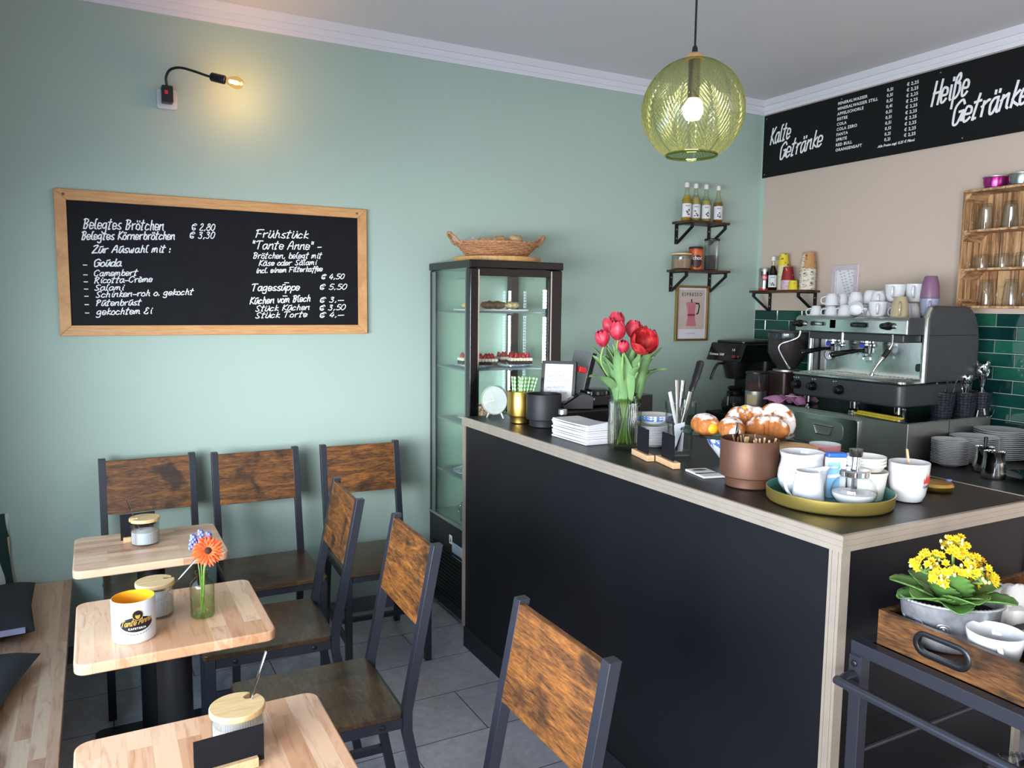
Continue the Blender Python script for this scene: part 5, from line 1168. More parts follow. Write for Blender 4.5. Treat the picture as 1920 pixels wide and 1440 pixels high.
for y0, y1, txt in ((.455, .545, 'CIMBALI'), (.205, .305, 'M29 START')):
    p = ob('badge', plate(y0, y1, Zm(1.53), Zm(1.553), .0115), M['blackgloss'], T, bev=.001)
    ob('badge_ring', MB().tube([(.0085, a, b) for a, b in rrect(y0, y1, Zm(1.53), Zm(1.553), .0113)], .0012, 5, closed=True), M['chrome'], p)
    tx = MB().at(Matrix(((0,0,-1,.0082),(-1,0,0,(y0+y1)/2),(0,1,0,Zm(1.5365)),(0,0,0,1)))); tx.text(txt, .014, .0003, 'CENTER', .2, 1.0, .0002); ob('lettering', tx, M['chrome'], p, sm=0)
ob('badge', plate(.40, .42, Zm(1.522), Zm(1.562), .0115), M['blackgloss'], T, bev=.001)
for y in (.475, .275):
    g = ob('group_head', MB().lathe([(0,0),(.034,0),(.036,.006),(.036,.018),(.030,.024),(.030,.034),(0,.034)], 28, (.105, y, Zm(1.428))), M['chrome'], T)
    ob('blue_sticker', MB().box(.065, .0688, y-.012, y+.012, Zm(1.43), Zm(1.448)), plain('violet blue sticker', '#3a3fa0', .4), g, sm=0)
    pf = ob('portafilter', MB().lathe([(0,0),(.026,0),(.032,.004),(.034,.026),(0,.026)], 28, (.105, y, Zm(1.401))), M['chrome'], T)
    hy = .015 if y > .4 else .02
    ob('handle', MB().tube(smooth([(.07,y,Zm(1.415)),(.03,y+hy,Zm(1.412)),(-.03,y+hy*2.2,Zm(1.402)),(-.075,y+hy*3.2,Zm(1.392))], 5), [.008]*5+[.011]*4+[.0135]*4+[.015]*2+[.011], 14), M['blackgloss'], pf)
    ob('spout', MB().tube([(.105,y,Zm(1.40)),(.105,y+.001,Zm(1.39))], .011, 12).tube(smooth([(.105,y-.02,Zm(1.372)),(.105,y-.018,Zm(1.387)),(.105,y,Zm(1.391)),(.105,y+.018,Zm(1.387)),(.105,y+.02,Zm(1.372))], 4), .006, 10), M['chrome'], pf)
ob('hot_water_tap', MB().tube([(.06,.385,Zm(1.50)),(.06,.385,Zm(1.45))], .008, 12).lathe([(0,0),(.010,0),(.014,.01),(.010,.022),(0,.024)], 16, (.06,.385,Zm(1.425))), M['chrome'], T)
ob('steam_wand', MB().tube(smooth([(.03,.625,Zm(1.50)),(.025,.632,Zm(1.468)),(.005,.66,Zm(1.448)),(-.02,.70,Zm(1.43)),(-.03,.712,Zm(1.405)),(-.02,.685,Zm(1.35)),(-.01,.655,Zm(1.305)),(-.008,.648,Zm(1.296))], 5), [.0055]*30+[.008]*6, 10), M['chrome'], T)
ob('steam_wand', MB().tube(smooth([(.05,.10,Zm(1.50)),(.045,.10,Zm(1.45)),(.03,.115,Zm(1.41)),(.0,.14,Zm(1.35)),(-.012,.15,Zm(1.318)),(-.015,.152,Zm(1.305))], 5), [.0055]*10+[.010]*4+[.0055]*6+[.0095]*6, 10), M['chrome'], T)
ob('wand_grip', MB().tube([(.04,.108,Zm(1.43)),(.022,.122,Zm(1.393))], .012, 12), M['blackgloss'], T)
gm = ob('pressure_gauge', MB().at(Matrix.Translation((.1895, .565, Zm(1.375))) @ Xm).lathe([(0,.006),(.025,.006),(.027,.010),(.030,.009),(.031,0),(0,0)], 32), M['chrome'], T)
fc = MB().at(Matrix.Translation((.183, .565, Zm(1.375))) @ Xm); fc.cyl((0,0,.0002), .0245, .0005, 32)
ob('gauge_face', fc, M['white_pl'], gm); nd = MB().at(Matrix.Translation((.1822, .565, Zm(1.375))) @ Matrix(((0,0,-1,0),(-1,0,0,0),(0,1,0,0),(0,0,0,1)))); nd.stroke([(-.004,-.008),(.004,.014)], .0025, 0)
for i in range(9): a = math.radians(220-i*32); nd.stroke([(.018*math.cos(a), .018*math.sin(a)), (.021*math.cos(a), .021*math.sin(a))], .0016, 0)
nd.stroke([(-.012,-.008),(-.014,0),(-.011,.008)], .003, .0001)
ob('gauge_needle', nd, plain('gauge ink', '#5a6fa8', .5), gm, sm=0)
lt = MB().at(Matrix(((0,0,-1,.1895),(-1,0,0,.565),(0,1,0,Zm(1.415)),(0,0,0,1)))); lt.text('GE', .034, .0012, 'CENTER', 0, .95, .0012); ob('emblem', lt, M['white_pl'], T, sm=0)
ob('switch', MB().prism(rrect(.045, .07, Zm(1.325), Zm(1.362), .011), .186, .1895, 'x'), M['blackgloss'], T, bev=.001)
ob('rating_plate', MB().box(.188, .1898, .30, .345, Zm(1.352), Zm(1.360)), M['steel'], T, sm=0)

# cups on the machine
CZ_ = 1.5748
esp = [(0,.001),(.018,.001),(.021,.003),(.028,.02),(.0315,.045),(.033,.058),(.0318,.0585),(.030,.045),(.0265,.021),(0,.006)]
def cup(lab, x, y, z, k=1, rz=0, flip=True, mat=None, tall=1, grp='white cups on the espresso machine', lie=None):
    T = thing('coffee_cup', lab, 'cup', (x, y, z+(.0585*k*tall if flip else 0)), rot=(PI if flip else 0, 0, rz) if lie is None else lie, group=grp)
    ob('body', MB().lathe([(r*k, zz*k*tall) for r, zz in esp], 36), mat or M['porcelain'], T)
    ob('handle', MB().tube(smooth([(.028*k,0,.048*k*tall),(.043*k,0,.049*k*tall),(.050*k,0,.038*k*tall),(.046*k,0,.022*k*tall),(.026*k,0,.015*k*tall)], 4), .0042*k, 8, flat=.8), mat or M['porcelain'], T)
    return T
R_ = math.radians
cup('small upturned espresso cup at the far left edge of the machine top', 3.34, 2.872, CZ_, 1.0, R_(140))
cup('small upturned espresso cup second from the left, front row', 3.35, 2.785, CZ_, 1.0, R_(135))
cup('espresso cup stacked on the front row cup second from the left', 3.355, 2.79, CZ_+.060, 1.05, R_(140))
cup('small upturned cup in the second row behind the two left cups', 3.43, 2.80, CZ_, 1.0, R_(120))
cup('espresso cup stacked in the second row at the left', 3.43, 2.79, CZ_+.060, 1.05, R_(200))
cup('upturned cup third from the left in the front row', 3.36, 2.71, CZ_, 1.1, R_(100))
cup('cup lying tilted with its round base towards the room, front row middle', 3.33, 2.625, CZ_+.031, 1.05, 0, False, lie=(R_(75), 0, R_(-52)))
cup('cup stacked on top of the third front row cup', 3.39, 2.675, CZ_+.065, 1.1, R_(60))
cup('upturned cup in the second row behind the tilted one', 3.45, 2.66, CZ_, 1.2, R_(80))
cup('cup stacked leaning in the second row above the tilted one', 3.46, 2.645, CZ_+.071, 1.15, R_(30))
cup('large upright white cup with its handle to the front, front row', 3.35, 2.515, CZ_, 1.35, R_(215), False)
cup('upright cup behind the large front row one', 3.46, 2.55, CZ_, 1.3, R_(150), False)
cup('upturned cup in the back row at the left', 3.55, 2.80, CZ_, 1.1, R_(50))
cup('upturned cup in the back row middle', 3.56, 2.68, CZ_, 1.2, R_(20))
cup('large upright cup stacked high in the second row', 3.45, 2.50, CZ_+.079, 1.45, R_(205), False)
cup('large upturned cup supporting the high stacked one at its right', 3.44, 2.445, CZ_, 1.3, R_(120))
cup('large cup stacked beside the purple one', 3.52, 2.44, CZ_+.079, 1.5, R_(205), False)
cup('large upturned cup under the right hand stack', 3.54, 2.47, CZ_, 1.3, R_(70))
cup('espresso cup stacked at the back row above the left pair', 3.54, 2.76, CZ_+.064, 1.1, R_(120))
cup('cup stacked at the back row above the middle cup', 3.55, 2.63, CZ_+.07, 1.2, R_(170))
cup('upturned cup tucked between tilted cup and large upright cup', 3.40, 2.575, CZ_, 1.1, R_(100))
cup('cup leaning on top, between the middle rows', 3.43, 2.575, CZ_+.066, 1.15, R_(215))
cup('upturned cup at the far left of the second row', 3.45, 2.875, CZ_, 1.1, R_(160))
M['beige_gl'] = plain('beige glaze', '#a89c7e', .2, 0, .03); M['purple'] = plain('mauve glaze', '#7a5873', .35, 0, .03); M['lilac'] = plain('grey lilac glaze', '#8b8fa8', .3, 0, .03)
cup('tall beige mug turned upside down in the front row', 3.36, 2.405, CZ_, 1.27, R_(215), True, M['beige_gl'], 1.42, 'coloured mugs on the espresso machine')
cup('grey lilac mug under the purple mug', 3.50, 2.352, CZ_, 1.27, R_(215), False, M['lilac'], 1.3, 'coloured mugs on the espresso machine')
cup('purple mug upside down on top of the right hand stack', 3.50, 2.352, CZ_+.0975, 1.3, R_(40), True, M['purple'], 1.4, 'coloured mugs on the espresso machine')

# coffee grinder
T = thing('coffee_grinder', 'coffee grinder with a dark bean hopper between brewer and espresso machine', 'coffee grinder', (3.43, 3.19, WZ))
ob('body', MB().prism(rrect(-.03, .16, -.075, .075, .03), 0, .34), plain('dark brown grinder body', '#3a2c2a', .3, .3), T, bev=.01)
ob('base', MB().prism(rrect(-.14, .165, -.08, .08, .03), 0, .03), M['iron'], T, bev=.004)
M['hopper'] = glass('smoky hopper', '#e4e2e3', '#9a979a', 1.4, .05, haze=('#a9a6ab', .10))
ob('hopper', MB().lathe([(.045,.345),(.055,.362),(.085,.40),(.103,.432),(.108,.45),(.110,.555),(.107,.555),(.105,.45),(.100,.434),(.082,.402),(.052,.364),(.042,.35)], 44, (.06,0,0)), M['hopper'], T)
ob('coffee_beans', MB().lathe([(0,.352),(.045,.362),(.080,.402),(.098,.434),(.103,.45),(.104,.515),(.05,.525),(0,.522)], 36, (.06,0,0)), (lambda t: t.bsdf(t.ramp(t.noise(t.co(), 130, 3), [(.35, '#2a1c17'), (.65, '#5f453a')]), .35))(NT('roasted beans')), T)
ob('hopper_lid', MB().lathe([(0,.568),(.06,.568),(.112,.562),(.113,.556),(0,.556)], 40, (.06,0,0)), M['black'], T)
ob('collar', MB().lathe([(0,.338),(.075,.338),(.075,.349),(0,.349)], 36, (.06,0,0)), M['steel'], T)
dz = ob('doser', MB().lathe([(0,.13),(.057,.13),(.059,.135),(.059,.225),(.056,.226),(0,.226)], 36, (-.095,.075,0)), M['steel'], T)
ob('doser_window', MB().lathe([(.058,.2265),(.058,.325),(.055,.325),(.055,.2265)], 36, (-.095,.075,0)), M['hopper'], dz)
ob('ground_coffee', MB().lathe([(0,.2265),(.053,.2265),(.053,.265),(0,.275)], 28, (-.095,.075,0)), plain('ground coffee', '#7a3a22', .9, 0, .2, 200), dz)
ob('doser_lid', MB().lathe([(0,.338),(.05,.337),(.061,.333),(.061,.3255),(0,.3255)], 36, (-.095,.075,0)), M['black'], dz)
ob('doser_label', MB().surf(lambda u, v: (-.095+.0595*math.cos(PI*(.95+.33*u)), .075+.0595*math.sin(PI*(.95+.33*u)), .15+.055*v), 10, 1), plain('cream label', '#c9b98f', .6), dz, sm=180)
ob('fork', MB().bar((-.06,.05,.11),(-.15,.06,.105),.05,.008), M['black'], T)
# filter coffee brewer
T = thing('coffee_brewer', 'black filter coffee brewer in the far corner against the green wall', 'coffee maker', (3.45, 3.50, WZ))
ob('base', MB().prism(rrect(.0, .36, .02, .32, .03), 0, .035), M['black'], T, bev=.006)
ob('hot_plate', MB().cyl((.115,.165,.0355), .085, .006, 36), M['iron'], T)
ob('column', MB().prism(rrect(.23, .36, .03, .31, .03), .0355, .40), M['iron'], T, bev=.006)
hd = [(-.0,.365),(.012,.385),(.045,.475),(.36,.475),(.36,.365)]
ob('head', MB().prism(hd, .02, .32, 'y'), M['blackgloss'], T, bev=.008, sm=20)
ob('head_lid', MB().prism(rrect(.06, .35, .05, .30, .03), .4755, .49), M['black'], T, bev=.004)
fx = Matrix.Translation((.028-.0035, .17, .43)) @ Matrix.Rotation(math.atan2(.033, .09), 4, 'Y') @ Matrix(((0,0,-1,0),(-1,0,0,0),(0,1,0,0),(0,0,0,1)))
tx = MB().at(fx @ Matrix.Translation((-.13,-.035,.001))); tx.text('Contessa 1000', .022, .0006, 'LEFT', 0, 1, .001)
tx.at(fx @ Matrix.Translation((.06,.0,.001))); tx.text('! A', .02, .0008, 'LEFT', 0, 1, .001); ob('lettering', tx, M['white_pl'], T, sm=0)
ob('switch', MB().at(fx).box(.075,.105,-.045,-.028,0,.005).box(.115,.135,-.04,-.03,0,.004), plain('dark red switch', '#6b1f1c', .4), T, sm=0)
fb = ob('filter_basket', MB().lathe([(0,.255),(.055,.252),(.06,.255),(.085,.345),(.088,.362),(.0,.362)], 36, (.115,.165,0)), M['black'], T)
ob('basket_handle', MB().tube(smooth([(.04,.19,.345),(.0,.205,.345),(-.022,.212,.31),(-.033,.218,.275),(-.040,.222,.245)], 4), .011, 10, flat=.7), M['black'], fb)
T = thing('coffee_carafe', 'glass carafe with black coffee standing on the brewer', 'carafe', (3.565, 3.665, WZ+.042))
ob('glass_body', MB().lathe([(0,.001),(.06,.001),(.075,.01),(.084,.035),(.078,.065),(.058,.092),(.048,.105),(.047,.12)], 40), M['hopper'], T)
ob('coffee', MB().lathe([(0,.003),(.058,.003),(.073,.012),(.081,.035),(.077,.06),(0,.06)], 36), plain('black coffee', '#120c0a', .08), T)
ob('collar', MB().lathe([(.0495,.10),(.052,.103),(.052,.125),(.0485,.125),(.0485,.10)], 36), M['black'], T)
ob('lid', MB().lathe([(0,.160),(.04,.160),(.048,.152),(.035,.132),(.04,.1255),(0,.1255)], 32), M['black'], T)
ob('handle', MB().tube(smooth([(-.045,-.02,.118),(-.075,-.034,.125),(-.094,-.043,.105),(-.098,-.045,.06),(-.094,-.043,.045)], 4), .009, 10, flat=.6), M['black'], T)
ob('handle_inlay', MB().tube([(-.1035,-.0475,.105),(-.107,-.049,.05)], .0055, 8, flat=.6), M['steel'], T)
# cloths on the machine base
def cloth(name, lab, loc, rz, w, d, mat, amp, seed, roll=0, group=None):
    r = random.Random(seed); ph = [r.uniform(0, 6) for _ in range(6)]
    def fn(u, v):
        x, y = (u-.5)*w, (v-.5)*d; z = amp*(1+.6*math.sin(9*u+ph[0]+2.2*math.sin(5*v+ph[1]))+.5*math.sin(13*v+4*u+ph[2]))
        k = 1-.22*math.sin(3*u+ph[3])*math.sin(4*v+ph[4]); sag = -max(0, -x-w*.30)*1.4 if roll else 0
        return (x*k, y*k, max(.0022 if not sag else -9, z)+sag)
    return tag(ob(name, MB().surf(fn, 36, 36), mat, None, loc, (0, 0, rz), sm=180, solid=.002), lab, 'cloth', group)
cloth('cleaning_cloth', 'crumpled pink cleaning cloth on the left corner of the steel base', (3.30, 2.965, BZ1+.002), R_(25), .21, .20, plain('pink cloth', '#c488b2', .95, 0, .12, 90), .02, 4)
T = ob('cleaning_cloth', MB().box(0, .028, -.13, .13, 0, .011).box(.004, .03, -.16, .11, .0112, .02), M['yellow'], None, (3.212+.02, 2.42, BZ1+.0005), (0, 0, R_(-10)), bev=.004); tag(T, 'folded yellow sponge cloth on the front edge of the steel base', 'cloth')
T = ob('folded_paper', MB().box(-.05, .05, -.06, .06, 0, .004), M['paper'], None, (3.37, 2.985, BZ1+.03), (0, .1, .5), sm=0, bev=.001); tag(T, 'white folded paper lying on top of the pink cloth', 'paper')
# woven pots with cutlery
def weave_bump():
    t = NT('dark woven plastic'); co = t.co(); tc = t.n('ShaderNodeTexCoord'); sp = t.n('ShaderNodeSeparateXYZ'); t.l(tc.outputs['Object'], sp.inputs[0])
    at = t.n('ShaderNodeMath', operation='ARCTAN2'); t.l(sp.outputs[1], at.inputs[0]); t.l(sp.outputs[0], at.inputs[1])
    cx = t.n('ShaderNodeCombineXYZ'); t.l(at.outputs[0], cx.inputs[0]); t.l(sp.outputs[2], cx.inputs[1])
    mp = t.n('ShaderNodeMapping'); mp.inputs['Scale'].default_value = (3.2, 75, 1); t.l(cx.outputs[0], mp.inputs[0])
    ck = t.n('ShaderNodeTexVoronoi'); ck.inputs['Scale'].default_value = 1.0; ck.inputs['Randomness'].default_value = .25; t.l(mp.outputs[0], ck.inputs[0])
    return t.bsdf(t.ramp(ck.outputs[0], [(.25, '#2c303d'), (.6, '#0d0e13')]), .45, 0, ck.outputs[0], .6, .004)
M['weave'] = weave_bump()
pots = ((3.57, 2.302, .058, .118, 'front woven dark pot, widest in view, holding short cutlery'), (3.70, 2.275, .056, .118, 'middle woven dark pot of the row of three'), (3.795, 2.25, .046, .118, 'woven dark pot nearest the tiles, with long spoons'))
for x, y, r, h, lab in pots:
    T = thing('cutlery_pot', lab, 'pot', (x, y, BZ1), 0, 'woven cutlery pots on the steel base')
    ob('body', MB().lathe([(0,0),(r*.74,0),(r*.78,.004),(r*.98,h-.006),(r,h-.004),(r,h),(r*.95,h),(r*.74,.008),(0,.006)], 44), M['weave'], T)
sp0 = None; rp = random.Random(9)
def put_spoon(x, y, z, tilt, az, flip, lab, grp):
    global sp0
    rot = Euler((0, (PI if flip else 0)+tilt, az)); 
    if sp0 is None: sp0 = tag(ob('tea_spoon', spoon_mb(.15), M['chrome'], None), lab, 'spoon', grp); o = sp0
    else: o = dup(sp0, label=lab, group=grp)
    o.location = (x, y, z); o.rotation_euler = rot; o.scale = (1.35,)*3 if 'long' in lab else (1, 1, 1)
for i in range(8):
    a = i*.8; put_spoon(3.57+.03*math.cos(a), 2.302+.03*math.sin(a), BZ1+.035, .12, a, False, 'handle end of a spoon sticking out of the front woven pot', 'short spoons in the front woven pot')
for i in range(6):
    a = i*1.05+.3; put_spoon(3.70+.02*math.cos(a), 2.275+.02*math.sin(a), BZ1+.165, .16, a, True, 'small spoon bowl showing above the middle woven pot', 'spoons in the middle woven pot')
for i in range(7):
    a = i*.9+.2; put_spoon(3.79+.016*math.cos(a), 2.25+.016*math.sin(a), BZ1+.185+.018*(i % 3), .22, a, True, 'long spoon with its bowl up in the woven pot nearest the tiles', 'long spoons by the tiles')
put_spoon(3.842, 2.215, BZ1+.028, -.25, 2.2, False, 'single spoon hanging beside the woven pots at the tiles', 'loose spoon at the tiles')
# plate stacks
wp = None
stack('saucer', ('white saucer inside the front stack of small saucers', 'white saucer on top of the front stack of small saucers'), 'small saucers on the worktop', 3.39, 2.135, WZ, .0765, 15, .0073, M['porcelain'])
stack('white_plate', ('white plate inside the middle stack, behind the metal pitchers', 'white plate on top of the middle stack'), 'middle stack of white plates', 3.56, 2.13, WZ, .103, 14, .0082, M['porcelain'])
stack('large_plate', ('white plate inside the tallest stack next to the tiles', 'white plate on top of the tallest stack next to the tiles'), 'tall stack of white plates', 3.76, 2.125, WZ, .114, 15, .0090, M['porcelain'])
for i, (x, y, r, h, rz, lab) in enumerate(((3.30, 1.885, .046, .112, -2.2, 'steel milk pitcher in front, nearest the glass dish'), (3.40, 1.985, .043, .108, -2.5, 'steel milk pitcher half hidden behind the front one'))):
    T = thing('milk_jug', lab, 'pitcher', (x, y, WZ), rz, 'steel milk pitchers on the worktop')
    ob('body', jug_body([(0,.001),(r-.002,.001),(r,.004),(r*1.03,.02),(r*.9,h*.6),(r*.86,h*.85),(r*.9,h),(r*.88,h),(r*.84,h*.85),(r*.87,h*.6),(r*.98,.02),(0,.006)], 48, (0, .016, h*.7), H=h, pinch=.35), M['chrome'], T)
    ob('handle', MB().tube(smooth([(-r*.85,0,h*.9),(-r*1.45,0,h*.92),(-r*1.6,0,h*.75),(-r*1.5,0,h*.35),(-r*1.0,0,h*.2)], 4), .005, 8, flat=1.6), M['chrome'], T)
o = ob('milk_thermometer', MB().tube(smooth([(0,0,.0),(.003,.002,.07),(.012,.006,.12),(.014,.008,.14)], 4), [.004]*4+[.006]*4+[.008]*4+[.005], 10), M['black'], None, (3.385, 1.975, WZ+.012)); tag(o, 'black handled tool standing in the rear steel pitcher', 'utensil')
o = ob('glass_platter', MB().lathe([(0,0),(.07,0),(.08,.004),(.125,.016),(.13,.019),(.08,.009),(0,.006)], 56), glass('smoky platter glass', '#aeb0ae', '#7d8483', 1.5), None, (3.42, 1.77, WZ)); tag(o, 'round dark glass platter at the right picture edge on the worktop', 'platter')
o = ob('glass_bowl', MB().lathe([(0,.001),(.05,.001),(.055,.006),(.10,.09),(.105,.12),(.102,.12),(.096,.09),(.05,.012),(0,.008)], 48), M['clearthick'], None, (3.80, 1.87, WZ)); tag(o, 'clear glass bowl at the right picture edge beside the plates', 'bowl')
m = MB().sphere((0,0,0), (.05, .038, .03), 20, 12); m.v = [(x, y, z*(1-.18*math.exp(-(y/.01)**2)*(z > 0))) for x, y, z in m.v]
o = ob('bread_piece', m, M['crust'], None, (3.705, 1.905, WZ+.031), sm=180); tag(o, 'golden piece of bread at the right picture edge', 'bread roll')

# ---------------------------------------------------------------- wall shelves
def shelf(lab, L, D, loc, rz):
    T = thing('wall_shelf', lab, 'shelf', loc, rz, 'board shelves on black brackets')     # local: x along the wall, wall at y=0, front at -D
    ob('board', MB().box(0, L, -D, -.0005, -.014, 0), M['rust_dark'], T, bev=.0015, sm=0)
    for x in (.035, L-.035):
        b = MB().box(x-.012, x+.012, -.005, -.0008, -.135, -.0145).box(x-.012, x+.012, -D+.004, -.005, -.0195, -.0145).box(x-.012, x+.012, -D+.004, -D+.009, -.04, -.0195)
        b.bar((x, -D+.0065, -.038), (x, -.006, -.132), .024, .005, (1,0,0) if 0 else (0,0,1)); br = ob('bracket', b, M['iron'], T, sm=0)
        for z in (-.045, -.10): ob('screw', MB().at(Matrix.Translation((x, -.005, z)) @ Matrix.Rotation(PI/2, 4, 'X')).cyl((0,0,0), .0045, .0015, 10), M['steel'], br)
    return T
S1, S2, S3 = 2.142, 1.846, 1.728
shelf('small wall shelf with four syrup bottles on the green wall', .335, .155, (3.195, YB-.001, S1), 0)
shelf('small wall shelf with jars and an orange tin, above the espresso picture', .385, .155, (3.163, YB-.001, S2), 0)
shelf('small shelf of cups on the beige wall beside the room corner', .435, .155, (XR-.001, 3.79, S3), -PI/2)
# syrup bottles
bprof_ = [(0,.001),(.027,.001),(.0295,.004),(.0295,.115),(.027,.130),(.016,.158),(.0125,.175),(.0120,.205),(.0135,.206),(.0135,.212),(.011,.213)]
M['syrup_glass'] = glass('bottle glass', '#f6f6ea', '#b9b899', 1.45)
def bottle(lab, x, y, z, k, syr, lvl, grp, seed, wide=0, face=-.5):
    T = thing('syrup_bottle', lab, 'bottle', (x, y, z), 0, grp)
    ob('glass_body', MB().lathe([(r*k, zz*k) for r, zz in bprof_], 28), M['syrup_glass'], T)
    lp = [(r*.93*k, zz*k+.002) for r, zz in bprof_ if zz < lvl]
    ob('syrup', MB().lathe([(0,.003*k)]+lp+[(lp[-1][0]*.85, lvl*k), (0, lvl*k)], 24), syr, T)
    ob('cap', MB().lathe([(.0138*k,.203*k),(.0142*k,.205*k),(.0142*k,.222*k),(.012*k,.232*k),(0,.233*k)], 20), M['capw'], T)
    ob('cap_top', MB().lathe([(.0125*k,.2305*k),(.0115*k,.2335*k),(0,.2345*k)], 20), M['pinkcap'], T)
    lb = MB(); r = .0298*k; W2 = 1.25; Q = -PI/2+face
    lb.surf(lambda u, v: (r*math.cos(Q+(u-.5)*2*W2), r*math.sin(Q+(u-.5)*2*W2), (.022+.082*v)*k), 16, 1); i0 = len(lb.v)
    lb.m = 1; rr = random.Random(seed); lb.text('SIRUP', .0105, .0002, 'CENTER', 0, 1, 0); j = len(lb.v)
    lb.v[i0:j] = [(a, b+.06, c) for a, b, c in lb.v[i0:j]]
    for q in range(5): disc(lb, rr.uniform(-.012, .012), rr.uniform(.008, .04), rr.uniform(.003, .007), rr.uniform(.002, .005), 0, 12, 1)
    lb.m = 2; disc(lb, .008, .012, .008, .005, .0001, 14, 1)
    lb.warp(lambda a, b, c: ((r+.0004+c)*math.cos(Q+a/r), (r+.0004+c)*math.sin(Q+a/r), (.026+b)*k), i0)
    ob('label', lb, [M['paper'], M['inkgrey'], M['labelbrown']], T, sm=180)
M['capw'] = plain('white cap', '#e9e3e6', .4); M['pinkcap'] = plain('pink cap top', '#d98a97', .4); M['inkgrey'] = plain('grey ink', '#4a4a4c', .7); M['labelbrown'] = plain('brown ink', '#7c4a3a', .7)
M['syr1'] = plain('amber syrup', '#a98a30', .12, 0, .04); M['syr2'] = plain('pale syrup', '#b3a765', .12, 0, .04); M['syr3'] = plain('brown syrup', '#8a6422', .12, 0, .04); M['syr4'] = plain('dark syrup', '#1c0f12', .1, 0, .04)
for i, (x, y, s, lv, lab) in enumerate(((3.236, 3.80, 'syr1', .15, 'leftmost syrup bottle, amber coloured'), (3.312, 3.805, 'syr2', .145, 'pale syrup bottle second from the left'), (3.39, 3.80, 'syr2', .135, 'pale syrup bottle third from the left'), (3.490, 3.80, 'syr3', .128, 'brown syrup bottle at the right end, set apart from the others'))):
    bottle(lab, x, y, S1+.0003, 1.0, M[s], lv, 'syrup bottles on the upper wall shelf', i)
# middle shelf
T = thing('wide_jar', 'wide wooden-lidded jar of brown powder, leftmost on the jar shelf', 'jar', (3.212, 3.80, S2+.0003))
ob('glass_body', MB().lathe([(0,.001),(.058,.001),(.062,.006),(.062,.088),(.059,.088),(.059,.008),(0,.006)], 36), M['clear'], T)
ob('cocoa', MB().lathe([(0,.007),(.057,.007),(.057,.068),(0,.072)], 28), plain('light cocoa powder', '#9c7d68', .9, 0, .1, 60), T)
ob('lid', MB().lathe([(0,.0885),(.063,.0885),(.064,.091),(.064,.098),(0,.100)], 36), M['bamboo'], T)
T = thing('chocolate_tin', 'orange drinking chocolate tin with white letters between two jars', 'tin', (3.318, 3.795, S2+.0003))
r = .043; ob('body', MB().lathe([(0,0),(r,0),(r,.128),(0,.128)], 36), (lambda t: t.bsdf(t.ramp(t.noise(t.co(), 16, 4, .6, .8), [(.45, '#d9622a'), (.6, '#a83f18')]), .35))(NT('orange tin print')), T)
ob('lid', MB().lathe([(0,.142),(r-.002,.142),(r+.001,.138),(r+.001,.1285),(0,.1285)], 36), plain('dark brown lid', '#2d1e18', .4), T)
lb = MB(); Q = -PI/2-.62; disc(lb, .004, .052, .036, .040, 0, 28, 6); lb.m = 1; i0 = len(lb.v); lb.text('choc', .034, .0005, 'CENTER', 0, .95, .0006); lb.v[i0:] = [(a+.008, b+.062, c) for a, b, c in lb.v[i0:]]
lb.m = 2; lb.stroke([(-.02,.030),(.02,.034)], .006, .0006); lb.warp(lambda a, b, c: ((r+.0005+c)*math.cos(Q+a/r), (r+.0005+c)*math.sin(Q+a/r), b))
ob('print', lb, [plain('dark brown print', '#3a1f18', .5), M['paper'], plain('orange print', '#d96a2c', .5)], T, sm=0)
T = thing('tall_jar', 'tall ribbed jar with a black lid, half full, at the right of the jar shelf', 'jar', (3.452, 3.80, S2+.0003))
ob('glass_body', MB().lathe([(0,.001),(.043,.001),(.046,.005),(.046,.185),(.0435,.185),(.0435,.007),(0,.005)], 36), M['ribglass'], T)
ob('contents', MB().lathe([(0,.006),(.042,.006),(.042,.095),(0,.092)], 28), plain('dark violet grains', '#4b3b40', .9, 0, .3, 200), T)
ob('lid', MB().lathe([(0,.199),(.045,.199),(.048,.196),(.048,.186),(0,.1855)], 36), M['black'], T)
# corner shelf
T = thing('coffee_tin', 'red and silver coffee tin at the left end of the cup shelf', 'tin', (3.85, 3.735, S3+.0003))
ob('body', MB().lathe([(0,.0135),(.036,.0135),(.036,.122),(0,.122)], 32), M['steel_sh'], T); ob('red_base', MB().lathe([(0,0),(.0363,0),(.0363,.013),(0,.013)], 32), M['red'], T)
ob('lid', MB().lathe([(0,.143),(.036,.143),(.0372,.140),(.0372,.1225),(0,.1225)], 32), M['steel'], T)
lb = MB(); Q = PI+.75; disc(lb, 0, .085, .017, .022, 0, 20, 4); lb.m = 1; i0 = len(lb.v); lb.text('illy', .022, .0006, 'CENTER', 0, 1, .0005); lb.v[i0:] = [(a, b+.078, c) for a, b, c in lb.v[i0:]]
lb.warp(lambda a, b, c: ((.0364+c)*math.cos(Q+a/.0364), (.0364+c)*math.sin(Q+a/.0364), b)); ob('print', lb, [M['red'], M['paper']], T, sm=0)
bottle('dark syrup bottle between the coffee tin and the yellow cups', 3.845, 3.662, S3+.0003, .93, M['syr4'], .168, 'dark syrup on the cup shelf', 9, face=-.85)
